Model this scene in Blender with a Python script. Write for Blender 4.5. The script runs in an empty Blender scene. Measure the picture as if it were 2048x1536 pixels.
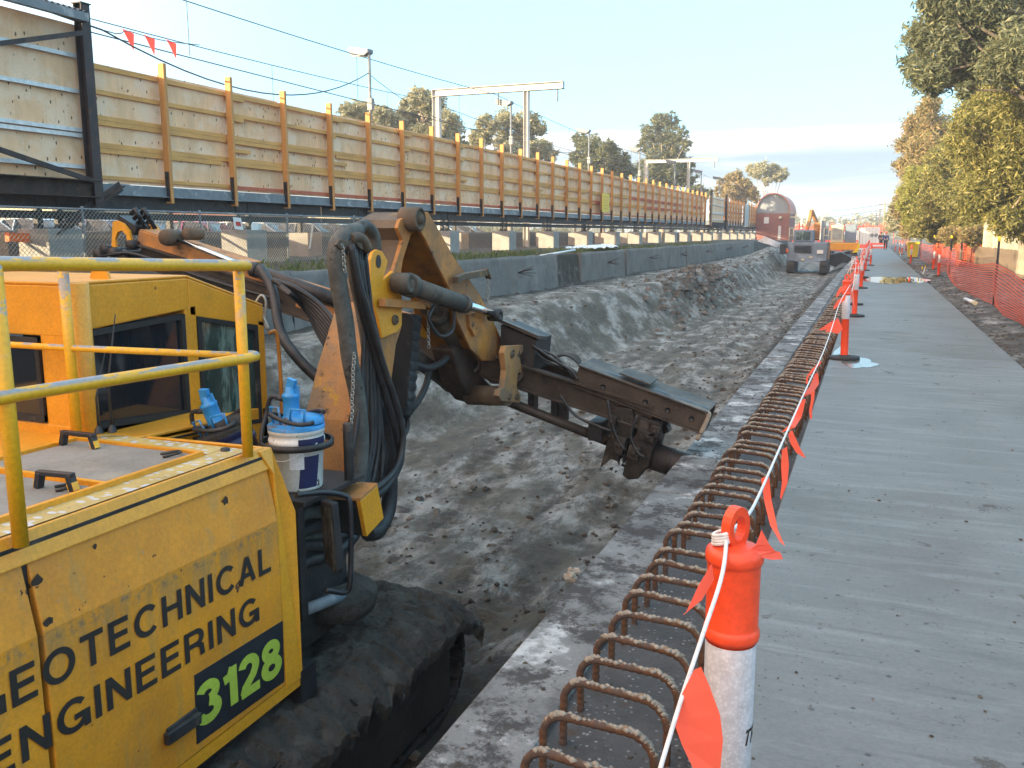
import bpy, bmesh, math, random
import numpy as np
from mathutils import Vector, Matrix, Quaternion
rnd = random.Random(7)
SC = bpy.context.scene
COL = SC.collection
R = math.radians
# ------------------------------------------------------------------ camera
F, TH, PH, EYE = 1770.0, R(21.88), R(9.68), 1.7
FW = Vector((-math.sin(TH)*math.cos(PH), math.cos(TH)*math.cos(PH), -math.sin(PH)))
RT = Vector((math.cos(TH), math.sin(TH), 0))
UP = RT.cross(FW)
cam_d = bpy.data.cameras.new('camera'); cam = bpy.data.objects.new('camera', cam_d); COL.objects.link(cam)
cam.location = (0, 0, EYE)
cam.rotation_euler = FW.to_track_quat('-Z', 'Y').to_euler()
cam_d.sensor_fit = 'HORIZONTAL'; cam_d.sensor_width = 36; cam_d.lens = F/2048*36
cam_d.clip_start = 0.05; cam_d.clip_end = 4000
SC.camera = cam
# ------------------------------------------------------------------ light
SUN_EL, SUN_AZ = R(9.5), R(222)                   # azimuth clockwise from +Y: behind and left of the camera
sdir = Vector((math.sin(SUN_AZ)*math.cos(SUN_EL), math.cos(SUN_AZ)*math.cos(SUN_EL), math.sin(SUN_EL)))
sun_d = bpy.data.lights.new('sun', 'SUN'); sun = bpy.data.objects.new('sun', sun_d); COL.objects.link(sun)
sun_d.energy = 5.0; sun_d.angle = R(0.5); sun_d.color = (1.0, 0.80, 0.50)
sun.rotation_euler = (-sdir).to_track_quat('-Z', 'Y').to_euler()
W = bpy.data.worlds.new('World'); SC.world = W; W.use_nodes = True
def build_world():
    nt = W.node_tree; N = nt.nodes; L = nt.links; N.clear()
    out = N.new('ShaderNodeOutputWorld'); bg = N.new('ShaderNodeBackground')
    sky = N.new('ShaderNodeTexSky'); sky.sky_type = 'NISHITA'; sky.sun_disc = False
    sky.sun_elevation = SUN_EL; sky.sun_rotation = SUN_AZ; sky.air_density = 1.0; sky.dust_density = 1.0; sky.ozone_density = 1.0
    tc = N.new('ShaderNodeTexCoord'); sep = N.new('ShaderNodeSeparateXYZ'); L.new(tc.outputs['Generated'], sep.inputs[0])
    def mix(f, a, b):
        m = N.new('ShaderNodeMix'); m.data_type = 'RGBA'
        for s, v in ((0, f), (6, a), (7, b)):
            if hasattr(v, 'links'): L.new(v, m.inputs[s])
            else: m.inputs[s].default_value = v if s == 0 else (*v, 1)
        return m.outputs[2]
    def ramp(v, pts):
        r = N.new('ShaderNodeValToRGB'); L.new(v, r.inputs[0]); e = r.color_ramp.elements
        e[0].position, e[0].color = pts[0][0], (pts[0][1],)*3+(1,)
        e[1].position, e[1].color = pts[1][0], (pts[1][1],)*3+(1,)
        for p, c in pts[2:]:
            x = e.new(p); x.color = (c,)*3+(1,)
        return r.outputs[0]
    # thin bright veil over the whole sky, then a bank of far cloud low over the horizon
    veil = mix(0.62, sky.outputs[0], (4.5, 9.6, 13.2))
    # the half of the sky round the low sun is white and warm
    dp = N.new('ShaderNodeVectorMath'); dp.operation = 'DOT_PRODUCT'; L.new(tc.outputs['Generated'], dp.inputs[0]); dp.inputs[1].default_value = tuple(sdir)
    warm = N.new('ShaderNodeMapRange'); warm.interpolation_type = 'SMOOTHSTEP'; L.new(dp.outputs['Value'], warm.inputs[0])
    for i, v in enumerate((-.25, .95, 0, 1)): warm.inputs[i+1].default_value = v
    veil = mix(warm.outputs[0], veil, (18.0, 13.0, 10.2))
    mp = N.new('ShaderNodeMapping'); mp.inputs['Scale'].default_value = (3.0, 3.0, 34.0); L.new(tc.outputs['Generated'], mp.inputs[0])
    no = N.new('ShaderNodeTexNoise'); no.inputs['Scale'].default_value = 1.6; no.inputs['Detail'].default_value = 7; no.inputs['Roughness'].default_value = .55
    L.new(mp.outputs[0], no.inputs['Vector'])
    edge = N.new('ShaderNodeTexNoise'); edge.inputs['Scale'].default_value = 9; edge.inputs['Detail'].default_value = 6; L.new(tc.outputs['Generated'], edge.inputs['Vector'])
    ad = N.new('ShaderNodeMath'); ad.operation = 'MULTIPLY_ADD'; L.new(edge.outputs[0], ad.inputs[0]); ad.inputs[1].default_value = .016; L.new(sep.outputs[2], ad.inputs[2])
    body = ramp(ad.outputs[0], [(0.028, 0), (0.05, 1), (0.1115, 1), (0.1150, 0)])
    grey = ramp(no.outputs[0], [(0.38, .35), (0.56, 1)])
    low = ramp(ad.outputs[0], [(0.030, 0), (0.045, 1), (0.086, 1), (0.106, 0)])
    gm = N.new('ShaderNodeMath'); gm.operation = 'MULTIPLY'; L.new(grey, gm.inputs[0]); L.new(low, gm.inputs[1])
    cl = mix(gm.outputs[0], (6.6, 6.9, 7.1), (2.7, 3.7, 4.5))
    fin = mix(body, veil, cl)
    haze = ramp(sep.outputs[2], [(0.0, .75), (0.05, 0.25), (.12, 0)])
    fin = mix(haze, fin, (4.2, 5.1, 5.4))
    L.new(fin, bg.inputs[0]); bg.inputs[1].default_value = 0.066; L.new(bg.outputs[0], out.inputs[0])
build_world()
SC.view_settings.view_transform = 'Standard'; SC.view_settings.look = 'None'
SC.view_settings.exposure = 1.62; SC.view_settings.gamma = 1.0
# ------------------------------------------------------------------ pixel of the photograph -> point on a plane of the place
def ray(px, py): return FW + RT*((px-1024)/F) - UP*((py-768)/F)
def AX(px, py, x): d = ray(px, py); t = x/d.x; return Vector((x, t*d.y, EYE+t*d.z))
def AY(px, py, y): d = ray(px, py); t = y/d.y; return Vector((t*d.x, y, EYE+t*d.z))
def AZ(px, py, z): d = ray(px, py); t = (z-EYE)/d.z; return Vector((t*d.x, t*d.y, z))
# ------------------------------------------------------------------ objects
ORG = {}
def meta(o, label=None, cat=None, group=None, kind=None):
    if label: o['label'] = label
    if cat: o['category'] = cat
    if group: o['group'] = group
    if kind: o['kind'] = kind
    return o
def thing(name, label, cat, loc=(0, 0, 0), group=None, rz=0):
    o = bpy.data.objects.new(name, None); o.empty_display_size = .2; COL.objects.link(o)
    o.location = loc; o.rotation_euler = (0, 0, rz); ORG[o.name] = Vector(loc)
    return meta(o, label, cat, group)
def copy_tree(o, parent=None):
    c = o.copy(); COL.objects.link(c)
    if parent is not None: c.parent = parent
    for ch in list(o.children): copy_tree(ch, c)
    return c
class MB:
    def __init__(s): s.v = []; s.f = []; s.m = []; s.sm = []; s.mi = 0; s.smooth = False
    def add(s, vs, fs):
        o = len(s.v); s.v += [tuple(p) for p in vs]
        for f in fs: s.f.append([o+i for i in f]); s.m.append(s.mi); s.sm.append(s.smooth)
        return s
    def box(s, a, b):
        x0, y0, z0 = a; x1, y1, z1 = b
        x0, x1 = min(x0, x1), max(x0, x1); y0, y1 = min(y0, y1), max(y0, y1); z0, z1 = min(z0, z1), max(z0, z1)
        return s.add([(x0,y0,z0),(x1,y0,z0),(x1,y1,z0),(x0,y1,z0),(x0,y0,z1),(x1,y0,z1),(x1,y1,z1),(x0,y1,z1)],
                     [(0,3,2,1),(4,5,6,7),(0,1,5,4),(1,2,6,5),(2,3,7,6),(3,0,4,7)])
    def bar(s, p, q, w, h, up=(0, 0, 1)):
        p, q = Vector(p), Vector(q); d = (q-p).normalized(); up = Vector(up)
        if abs(d.dot(up)) > .98: up = Vector((1, 0, 0))
        a = d.cross(up).normalized(); b = a.cross(d)
        vs = []
        for c in (p, q):
            for i, j in ((-1,-1),(1,-1),(1,1),(-1,1)): vs.append(c + a*(i*w/2) + b*(j*h/2))
        return s.add(vs, [(0,1,2,3),(7,6,5,4),(0,4,5,1),(1,5,6,2),(2,6,7,3),(3,7,4,0)])
    def tube(s, pts, r, n=8, cap=True):
        pts = [Vector(p) for p in pts]; k = len(pts)
        rs = r if isinstance(r, (list, tuple)) else [r]*k
        vs = []; fs = []; ref = None
        for i in range(k):
            d = (pts[min(i+1, k-1)]-pts[max(i-1, 0)]).normalized()
            if ref is None:
                ref = d.cross(Vector((0, 0, 1)) if abs(d.z) < .9 else Vector((1, 0, 0))).normalized()
            ref = (ref - d*ref.dot(d)).normalized(); b = d.cross(ref)
            for j in range(n):
                t = 2*math.pi*j/n; vs.append(pts[i] + (ref*math.cos(t)+b*math.sin(t))*rs[i])
        for i in range(k-1):
            for j in range(n): fs.append((i*n+j, i*n+(j+1) % n, (i+1)*n+(j+1) % n, (i+1)*n+j))
        old = s.smooth; s.smooth = True; s.add(vs, fs); s.smooth = old
        if cap:
            o = len(s.v)-len(vs)
            for f in (list(range(n))[::-1], list(range((k-1)*n, k*n))):
                s.f.append([o+i for i in f]); s.m.append(s.mi); s.sm.append(False)
        return s
    def cyl(s, p, q, r0, r1=None, n=16): return s.tube([p, q], [r0, r0 if r1 is None else r1], n)
    def prism(s, poly, ext):
        poly = [Vector(p) for p in poly]; e = Vector(ext); n = len(poly)
        nrm = Vector((0, 0, 0))
        for i in range(n): nrm += poly[i].cross(poly[(i+1) % n])
        if nrm.dot(e) > 0: poly = poly[::-1]
        vs = poly + [p+e for p in poly]
        return s.add(vs, [tuple(range(n)), tuple(range(2*n-1, n-1, -1))] + [(i, n+i, n+(i+1) % n, (i+1) % n) for i in range(n)])
    def lathe(s, c, prof, n=24, axis=(0, 0, 1)):
        ax = Vector(axis).normalized(); c = Vector(c)
        a = ax.orthogonal().normalized(); b = ax.cross(a); vs = []; fs = []; k = len(prof)
        for r, z in prof:
            for j in range(n):
                t = 2*math.pi*j/n; vs.append(c + ax*z + (a*math.cos(t)+b*math.sin(t))*max(r, 1e-4))
        for i in range(k-1):
            for j in range(n): fs.append((i*n+j, i*n+(j+1) % n, (i+1)*n+(j+1) % n, (i+1)*n+j))
        old = s.smooth; s.smooth = True; s.add(vs, fs); s.smooth = old
        return s
    def quad(s, *p): return s.add(p, [tuple(range(len(p)))])
    def build(s, name, mats, parent=None, bevel=0, seg=2, auto=True):
        org = Vector((0, 0, 0)); p = parent
        while p is not None:
            if p.name in ORG: org = ORG[p.name]; break
            p = p.parent
        me = bpy.data.meshes.new(name)
        me.from_pydata([tuple(Vector(v)-org) for v in s.v], [], s.f)
        for m in (mats if isinstance(mats, (list, tuple)) else [mats]): me.materials.append(m)
        me.polygons.foreach_set('material_index', s.m); me.polygons.foreach_set('use_smooth', s.sm)
        me.update()
        o = bpy.data.objects.new(name, me); COL.objects.link(o)
        if parent is not None: o.parent = parent
        if bevel:
            b = o.modifiers.new('bevel', 'BEVEL'); b.width = bevel; b.segments = seg; b.limit_method = 'ANGLE'; b.angle_limit = R(40)
        return o
def spline(pts, k=6):
    P = [Vector(p) for p in pts]; out = []
    P = [P[0]*2-P[1]] + P + [P[-1]*2-P[-2]]
    for i in range(1, len(P)-2):
        a, b, c, d = P[i-1:i+3]
        for j in range(k):
            t = j/k; out.append(.5*((2*b) + (c-a)*t + (2*a-5*b+4*c-d)*t*t + (3*b-a-3*c+d)*t**3))
    out.append(P[-2]); return out
def arc(cx, cy, rx, ry, a0, a1, n=18): return [(cx+rx*math.cos(R(a0+(a1-a0)*i/n)), cy+ry*math.sin(R(a0+(a1-a0)*i/n))) for i in range(n+1)]
GLYPH = {                                                 # plain grotesque capitals: width and stroke centre lines, cap height 1
 'G': (.84, [arc(.43, .5, .35, .42, 42, 352), [(.44, .42), (.855, .42)], [(.775, .5), (.775, .0)]]), 'C': (.80, [arc(.43, .5, .35, .42, 42, 318)]), 'O': (.88, [arc(.44, .5, .36, .42, 0, 360, 30)]),
 'E': (.64, [[(.08, 0), (.08, 1)], [(0, .92), (.62, .92)], [(0, .52), (.58, .52)], [(0, .08), (.64, .08)]]), 'T': (.68, [[(.34, 0), (.34, 1)], [(0, .92), (.68, .92)]]),
 'H': (.72, [[(.08, 0), (.08, 1)], [(.64, 0), (.64, 1)], [(.0, .53), (.70, .53)]]), 'N': (.72, [[(.08, 0), (.08, 1)], [(.64, 0), (.64, 1)], [(.08, .96), (.64, .04)]]), 'I': (.16, [[(.08, 0), (.08, 1)]]),
 'A': (.76, [[(.08, 0), (.38, .97)], [(.68, 0), (.38, .97)], [(.16, .30), (.60, .30)]]), 'L': (.58, [[(.08, 0), (.08, 1)], [(0, .08), (.58, .08)]]),
 'R': (.72, [[(.08, 0), (.08, 1)], [(0, .92), (.40, .92)] + arc(.42, .70, .20, .22, 90, -90, 12) + [(.0, .48)], [(.44, .48), (.60, .36), (.63, .02)]]),
 '3': (.64, [arc(.30, .745, .22, .18, 165, -80, 14), arc(.29, .29, .26, .21, 85, -165, 16)]), '1': (.40, [[(.30, 0), (.30, 1)], [(.02, .74), (.20, .78), (.30, .98)]]),
 '2': (.62, [arc(.30, .70, .22, .22, 170, -20, 14) + [(.42, .46), (.16, .22), (.10, .06)], [(.02, .08), (.62, .08)]]), '8': (.64, [arc(.32, .75, .20, .175, 0, 360, 20), arc(.32, .29, .24, .21, 0, 360, 24)])}
def text(body, name, mt, parent, o, ux, uy, w, h, weight=.16, shear=0, gap=.17):
    """lettering built from strokes, laid on the plane o + ux*u + uy*v"""
    o, ux, uy = Vector(o), Vector(ux).normalized(), Vector(uy).normalized(); n = ux.cross(uy); m = MB()
    total = sum(GLYPH[c][0] for c in body)+gap*(len(body)-1); sx = w/total; x = 0; lay = 0
    for c in body:
        gw, st = GLYPH[c]
        for k, ln in enumerate(st):
            closed = ln[0] == ln[-1] or (abs(ln[0][0]-ln[-1][0]) < 1e-6 and abs(ln[0][1]-ln[-1][1]) < 1e-6); P = [Vector((a, b)) for a, b in ln]; vs = []
            for i, p in enumerate(P):
                q0 = P[i-1] if i else (P[-2] if closed else p); q1 = P[i+1] if i < len(P)-1 else (P[1] if closed else p)
                d = (q1-p).normalized()+(p-q0).normalized() if (q1-p).length and (p-q0).length else (q1-q0); d.normalize(); nn = Vector((-d.y, d.x))
                for s_ in (-1, 1):
                    v = p+nn*(s_*weight/2); X = (x+v.x)*sx; Y = v.y*h; vs.append(o+ux*(X+shear*Y)+uy*Y+n*(.0003*k))
            m.add(vs, [(2*i+1, 2*i, 2*i+2, 2*i+3) for i in range(len(P)-1)])
        x += gw+gap
    return m.build(name, mt, parent)
# ------------------------------------------------------------------ procedural materials
def mat(name, col, rough=.7, metal=0.0, var=.2, scale=5.0, stretch=(1, 1, 1), layers=(), bump=0.0, bscale=30.0, bstretch=None, bump2=None, attr=None, spec=.5, grain=(55, .16)):
    """base colour with noise variation; layers = dicts(col, scale, lo, hi, stretch, up, attr, rough, amt)"""
    m = bpy.data.materials.new(name); m.use_nodes = True; nt = m.node_tree; N = nt.nodes; L = nt.links
    b = N['Principled BSDF']; b.inputs['Metallic'].default_value = metal; b.inputs['Roughness'].default_value = rough
    b.inputs['Specular IOR Level'].default_value = spec
    tc = N.new('ShaderNodeTexCoord')
    def noise(sc, st=(1, 1, 1), det=6, ro=.6, off=0):
        mp = N.new('ShaderNodeMapping'); mp.inputs['Scale'].default_value = st; mp.inputs['Location'].default_value = (off, off*.7, off*1.3)
        L.new(tc.outputs['Object'], mp.inputs[0])
        n = N.new('ShaderNodeTexNoise'); n.inputs['Scale'].default_value = sc; n.inputs['Detail'].default_value = det; n.inputs['Roughness'].default_value = ro
        L.new(mp.outputs[0], n.inputs['Vector']); return n.outputs['Fac']
    def rng(v, lo, hi, a=0.0, c=1.0):
        r = N.new('ShaderNodeMapRange'); r.interpolation_type = 'SMOOTHSTEP'; L.new(v, r.inputs[0])
        for i, x in enumerate((lo, hi, a, c)): r.inputs[i+1].default_value = x
        return r.outputs[0]
    def mul(a, c):
        x = N.new('ShaderNodeMath'); x.operation = 'MULTIPLY'; L.new(a, x.inputs[0])
        if hasattr(c, 'links'): L.new(c, x.inputs[1])
        else: x.inputs[1].default_value = c
        return x.outputs[0]
    def mixc(f, a, c):
        x = N.new('ShaderNodeMix'); x.data_type = 'RGBA'; L.new(f, x.inputs[0])
        for i, v in ((6, a), (7, c)):
            if hasattr(v, 'links'): L.new(v, x.inputs[i])
            else: x.inputs[i].default_value = (*v, 1)
        return x.outputs[2]
    c0 = tuple(max(0, x*(1-var)) for x in col); c1 = tuple(min(1, x*(1+var)) for x in col)
    cur = mixc(rng(noise(scale, stretch), .3, .7), c0, c1); rcur = None
    for i, ly in enumerate(layers):
        if ly.get('voro'):
            mp = N.new('ShaderNodeMapping'); mp.inputs['Scale'].default_value = ly.get('stretch', (1, 1, 1)); L.new(tc.outputs['Object'], mp.inputs[0])
            vn = N.new('ShaderNodeTexVoronoi'); vn.inputs['Scale'].default_value = ly['scale']; L.new(mp.outputs[0], vn.inputs['Vector'])
            f = rng(vn.outputs['Distance'], ly['hi'], ly['lo'])
            if ly.get('gate'): f = mul(f, rng(noise(ly['gate'][0], ly['gate'][3] if len(ly['gate']) > 3 else (1, 1, 1), off=3), ly['gate'][1], ly['gate'][2]))
        elif ly.get('scale'):
            f = rng(noise(ly['scale'], ly.get('stretch', (1, 1, 1)), ly.get('det', 8), ly.get('ro', .65), off=3.7*(i+1)), ly['lo'], ly['hi'])
        else: f = None
        if ly.get('up'):
            g = N.new('ShaderNodeNewGeometry'); sp = N.new('ShaderNodeSeparateXYZ'); L.new(g.outputs['Normal'], sp.inputs[0])
            u = rng(sp.outputs[2], *ly['up']); f = mul(f, u) if f else u
        if ly.get('zband'):           # a band of dirt at a given height of the part, ragged at both edges
            sp = N.new('ShaderNodeSeparateXYZ'); L.new(tc.outputs['Object'], sp.inputs[0]); z0, z1, z2 = ly['zband']
            bnd = mul(rng(sp.outputs[2], z2, z1), rng(sp.outputs[2], z0, z1)) ; f = mul(f, bnd) if f else bnd
        if ly.get('attr'):
            a = N.new('ShaderNodeAttribute'); a.attribute_name = 'zone'; sp = N.new('ShaderNodeSeparateColor'); L.new(a.outputs['Color'], sp.inputs[0])
            ch = sp.outputs[ly['attr']]
            if f:       # noise eats into the zone so that its edge is ragged
                ad = N.new('ShaderNodeMath'); ad.operation = 'ADD'; L.new(ch, ad.inputs[0]); L.new(noise(ly['scale'], ly.get('stretch', (1, 1, 1)), 9, .7, off=5.1*(i+1)), ad.inputs[1])
                f = rng(ad.outputs[0], ly['lo']+.5, ly['hi']+.5)
            else: f = ch
        if ly.get('amt'): f = mul(f, ly['amt'])
        cur = mixc(f, cur, ly['col'])
        if 'rough' in ly:
            x = N.new('ShaderNodeMix'); L.new(f, x.inputs[0])
            if rcur: L.new(rcur, x.inputs[2])
            else: x.inputs[2].default_value = rough
            x.inputs[3].default_value = ly['rough']; rcur = x.outputs[0]
    if grain:
        gx = N.new('ShaderNodeMix'); gx.data_type = 'RGBA'; gx.blend_type = 'MULTIPLY'; gx.inputs[0].default_value = 1; L.new(cur, gx.inputs[6])
        L.new(mixc(rng(noise(grain[0], det=3, ro=.7, off=9), .32, .68), (1-grain[1],)*3, (1, 1, 1)), gx.inputs[7]); cur = gx.outputs[2]
    L.new(cur, b.inputs['Base Color'])
    if rcur: L.new(rcur, b.inputs['Roughness'])
    if bump:
        bp = N.new('ShaderNodeBump'); bp.inputs['Strength'].default_value = 1; bp.inputs['Distance'].default_value = bump
        L.new(noise(bscale, bstretch or (1, 1, 1), 8, .65, off=1.3), bp.inputs['Height']); L.new(bp.outputs[0], b.inputs['Normal'])
        if bump2:
            b2 = N.new('ShaderNodeBump'); b2.inputs['Strength'].default_value = 1; b2.inputs['Distance'].default_value = bump2[0]; L.new(noise(bump2[1], (1, 1, 1), 5, .75, off=2.9), b2.inputs['Height']); L.new(b2.outputs[0], bp.inputs['Normal'])
    return m
def leafmat(name, c0, c1, c2):
    m = bpy.data.materials.new(name); m.use_nodes = True; nt = m.node_tree; N = nt.nodes; L = nt.links
    b = N['Principled BSDF']; out = N['Material Output']; g = N.new('ShaderNodeNewGeometry')
    r = N.new('ShaderNodeValToRGB'); L.new(g.outputs['Random Per Island'], r.inputs[0]); e = r.color_ramp.elements
    e[0].color = (*c0, 1); e[1].color = (*c2, 1); x = e.new(.55); x.color = (*c1, 1)
    L.new(r.outputs[0], b.inputs['Base Color']); b.inputs['Roughness'].default_value = .55
    t = N.new('ShaderNodeBsdfTranslucent'); L.new(r.outputs[0], t.inputs[0]); mx = N.new('ShaderNodeMixShader'); mx.inputs[0].default_value = .42
    L.new(b.outputs[0], mx.inputs[1]); L.new(t.outputs[0], mx.inputs[2]); L.new(mx.outputs[0], out.inputs[0])
    return m
def filmmat(name, c):
    m = bpy.data.materials.new(name); m.use_nodes = True; nt = m.node_tree; N = nt.nodes; L = nt.links; b = N['Principled BSDF']; b.inputs['Base Color'].default_value = (*c, 1); b.inputs['Roughness'].default_value = .5
    n = N.new('ShaderNodeTexNoise'); n.inputs['Scale'].default_value = 14; bp = N.new('ShaderNodeBump'); bp.inputs['Distance'].default_value = .0006; L.new(n.outputs[0], bp.inputs['Height']); L.new(bp.outputs[0], b.inputs['Normal'])
    t = N.new('ShaderNodeBsdfTranslucent'); t.inputs[0].default_value = (*c, 1); mx = N.new('ShaderNodeMixShader'); mx.inputs[0].default_value = .45; L.new(b.outputs[0], mx.inputs[1]); L.new(t.outputs[0], mx.inputs[2]); L.new(mx.outputs[0], N['Material Output'].inputs[0]); return m
RUST = (.085, .035, .016); DIRT = (.10, .085, .065)
M = {}
M['yellow'] = mat('yellow_paint', (.73, .315, .018), .42, 0, .10, 2.2, layers=[
    dict(col=(.50, .25, .03), scale=3, lo=.48, hi=.8, amt=.6), dict(col=(.30, .25, .17), scale=14, lo=.60, hi=.80, amt=.45, rough=.8),
    dict(col=(.30, .30, .30), scale=34, lo=.735, hi=.76, rough=.7), dict(col=RUST, scale=11, lo=.70, hi=.735, rough=.9)], bump=.0012, bscale=60)
M['yellow_flank'] = mat('yellow_flank_paint', (.72, .28, .018), .45, 0, .12, 2.2, layers=[
    dict(col=(.52, .19, .025), scale=2, lo=.42, hi=.72, amt=.7), dict(col=(.40, .24, .07), scale=26, lo=.5, hi=.7, stretch=(1, .5, .08), amt=.5), dict(col=(.33, .19, .06), scale=12, lo=.38, hi=.64, stretch=(1, 1, .10), zband=(1.55, 1.86, 1.90), amt=.7, rough=.8), dict(col=(.20, .13, .07), scale=30, lo=.48, hi=.62, zband=(1.80, 1.87, 1.895), amt=.8, rough=.85),
    dict(col=(.30, .25, .17), scale=14, lo=.60, hi=.80, amt=.45, rough=.8), dict(col=(.32, .31, .30), scale=30, lo=.68, hi=.70, rough=.7), dict(col=RUST, scale=9, lo=.66, hi=.69, rough=.9), dict(col=(.13, .07, .03), scale=60, lo=.68, hi=.72), dict(col=(.36, .20, .05), scale=5, lo=.5, hi=.7, zband=(.9, 1.0, 1.45), amt=.5)], bump=.0012, bscale=60)
M['barrel'] = mat('dusty_cylinder_barrel', (.085, .07, .055), .7, 0, .25, 5, layers=[dict(col=(.05, .042, .036), scale=6, lo=.52, hi=.7), dict(col=(.16, .135, .105), scale=9, lo=.58, hi=.72)], bump=.003, bscale=40)
M['yellow_rail'] = mat('yellow_rail_paint', (.78, .40, .014), .4, 0, .08, 3, layers=[
    dict(col=(.30, .31, .33), scale=10, lo=.49, hi=.53, up=(.2, .7), stretch=(1, .4, 1), rough=.6), dict(col=(.28, .24, .2), scale=30, lo=.70, hi=.74)], bump=.001, bscale=80)
M['yellow_old'] = mat('worn_yellow_paint', (.50, .20, .035), .55, 0, .2, 3, layers=[
    dict(col=(.27, .14, .065), scale=2.4, lo=.36, hi=.62, rough=.8), dict(col=(.07, .05, .035), scale=6, lo=.58, hi=.70, rough=.85),
    dict(col=RUST, scale=16, lo=.64, hi=.69, rough=.9)], bump=.003, bscale=40)
M['brown_old'] = mat('dirt_covered_steel', (.105, .072, .045), .75, 0, .3, 4, layers=[dict(col=(.24, .14, .04), scale=5, lo=.60, hi=.68), dict(col=(.03, .025, .02), scale=9, lo=.58, hi=.72)], bump=.004, bscale=30)
M['rusty'] = mat('rusty_steel', (.05, .031, .022), .8, .2, .35, 6, layers=[dict(col=(.16, .075, .03), scale=12, lo=.58, hi=.7), dict(col=(.02, .018, .016), scale=5, lo=.5, hi=.7)], bump=.003, bscale=50)
M['tan_worn'] = mat('tan_worn_plate', (.36, .18, .06), .7, 0, .2, 2.5, layers=[dict(col=(.20, .14, .085), scale=3, lo=.42, hi=.62), dict(col=(.055, .04, .028), scale=9, lo=.58, hi=.68), dict(col=(.42, .23, .03), scale=6, lo=.60, hi=.66)], bump=.003, bscale=40, bump2=(.0015, 150))
M['clampblack'] = mat('greasy_black_steel', (.024, .019, .016), .5, .2, .4, 8, layers=[dict(col=(.11, .06, .025), scale=14, lo=.62, hi=.70), dict(col=(.07, .06, .052), scale=7, lo=.56, hi=.7)], bump=.012, bscale=30, bump2=(.004, 90))
M['mast'] = mat('grimy_mast_steel', (.055, .043, .035), .6, .3, .3, 5, layers=[dict(col=(.17, .14, .11), scale=3, lo=.45, hi=.7, up=(.3, .9)), dict(col=(.22, .11, .03), scale=15, lo=.66, hi=.70), dict(col=(.02, .02, .02), scale=7, lo=.55, hi=.7)], bump=.003, bscale=40)
M['darksteel'] = mat('dark_steel', (.035, .033, .034), .55, .3, .3, 6, layers=[dict(col=(.11, .085, .065), scale=8, lo=.55, hi=.75)], bump=.002, bscale=50)
M['blacksteel'] = mat('black_painted_steel', (.016, .017, .021), .45, 0, .3, 6, layers=[dict(col=(.07, .06, .05), scale=14, lo=.62, hi=.75)], bump=.001)
M['framesteel'] = mat('brown_black_frame_steel', (.035, .024, .024), .6, .1, .3, 4, layers=[dict(col=(.085, .045, .03), scale=5, lo=.5, hi=.7)], bump=.002)
M['galv'] = mat('galvanised_steel', (.62, .63, .64), .4, .3, .12, 9, bump=.0006)
M['greysteel'] = mat('grey_painted_steel', (.17, .19, .21), .55, 0, .15, 4, layers=[dict(col=(.30, .32, .33), scale=3, lo=.56, hi=.62)])
M['palesteel'] = mat('pale_grey_steel', (.46, .47, .45), .5, 0, .08, 3)
M['chrome'] = mat('chromed_rod', (.75, .77, .8), .12, 1, .03, 5)
M['rubber'] = mat('hose_rubber', (.022, .022, .024), .55, 0, .35, 9, layers=[dict(col=(.10, .09, .08), scale=6, lo=.55, hi=.8, amt=.7)], bump=.001, bscale=90)
M['sleeve'] = mat('ribbed_hose_sleeve', (.075, .075, .068), .7, 0, .3, 12, layers=[dict(col=(.02, .02, .02), scale=18, lo=.55, hi=.68)], bump=.003, bscale=60)
M['glass'] = mat('tinted_glass', (.012, .016, .022), .06, 0, .2, 2, spec=.9)
M['glass_green'] = mat('green_tinted_glass', (.03, .06, .055), .06, 0, .3, 3, layers=[dict(col=(.16, .25, .22), scale=2.2, lo=.50, hi=.56, stretch=(1, 2.2, .5))], spec=.9)  # pale patches are reflections painted into the glass colour
M['mirrorglass'] = mat('dirty_mirror_glass', (.16, .14, .11), .25, .6, .3, 6, layers=[dict(col=(.05, .045, .035), scale=9, lo=.45, hi=.6, stretch=(1, 1, .3), rough=.8)])
M['deck'] = mat('grey_nonslip_deck', (.24, .22, .195), .8, 0, .18, 3, layers=[dict(col=(.42, .35, .22), scale=2.2, lo=.5, hi=.72, amt=.5), dict(col=(.16, .15, .14), scale=28, lo=.62, hi=.75, amt=.6)], bump=.002, bscale=160)
M['tread'] = mat('worn_tread_plate', (.50, .36, .12), .55, 0, .15, 6, layers=[dict(voro=1, col=(.56, .57, .58), scale=26, lo=.28, hi=.42, stretch=(.6, 1, 1), rough=.4), dict(col=(.18, .16, .13), scale=20, lo=.60, hi=.70)], bump=.002, bscale=60)
M['letter'] = mat('dark_brown_lettering', (.022, .017, .015), .6, 0, .2, 9, layers=[dict(col=(.35, .22, .06), scale=40, lo=.72, hi=.74)])
M['numplate'] = mat('black_number_plate', (.014, .016, .022), .55, 0, .3, 6, layers=[dict(col=(.12, .10, .08), scale=22, lo=.66, hi=.76)])
M['lime'] = mat('lime_number_film', (.42, .52, .06), .5, 0, .06, 9, layers=[dict(col=(.28, .34, .05), scale=24, lo=.62, hi=.75)])
M['blue'] = mat('blue_pump_enamel', (.03, .24, .55), .4, 0, .15, 9, layers=[dict(col=(.17, .12, .085), scale=9, lo=.56, hi=.62, rough=.9)])
M['navy'] = mat('navy_plastic', (.014, .018, .075), .4, 0, .2, 5, layers=[dict(col=(.12, .1, .08), scale=10, lo=.58, hi=.68)])
M['pail'] = mat('white_pail_plastic', (.70, .70, .67), .4, 0, .06, 5, layers=[dict(col=(.05, .035, .02), scale=13, lo=.635, hi=.655, rough=.9), dict(col=(.4, .36, .3), scale=5, lo=.6, hi=.8, amt=.5)])
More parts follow.
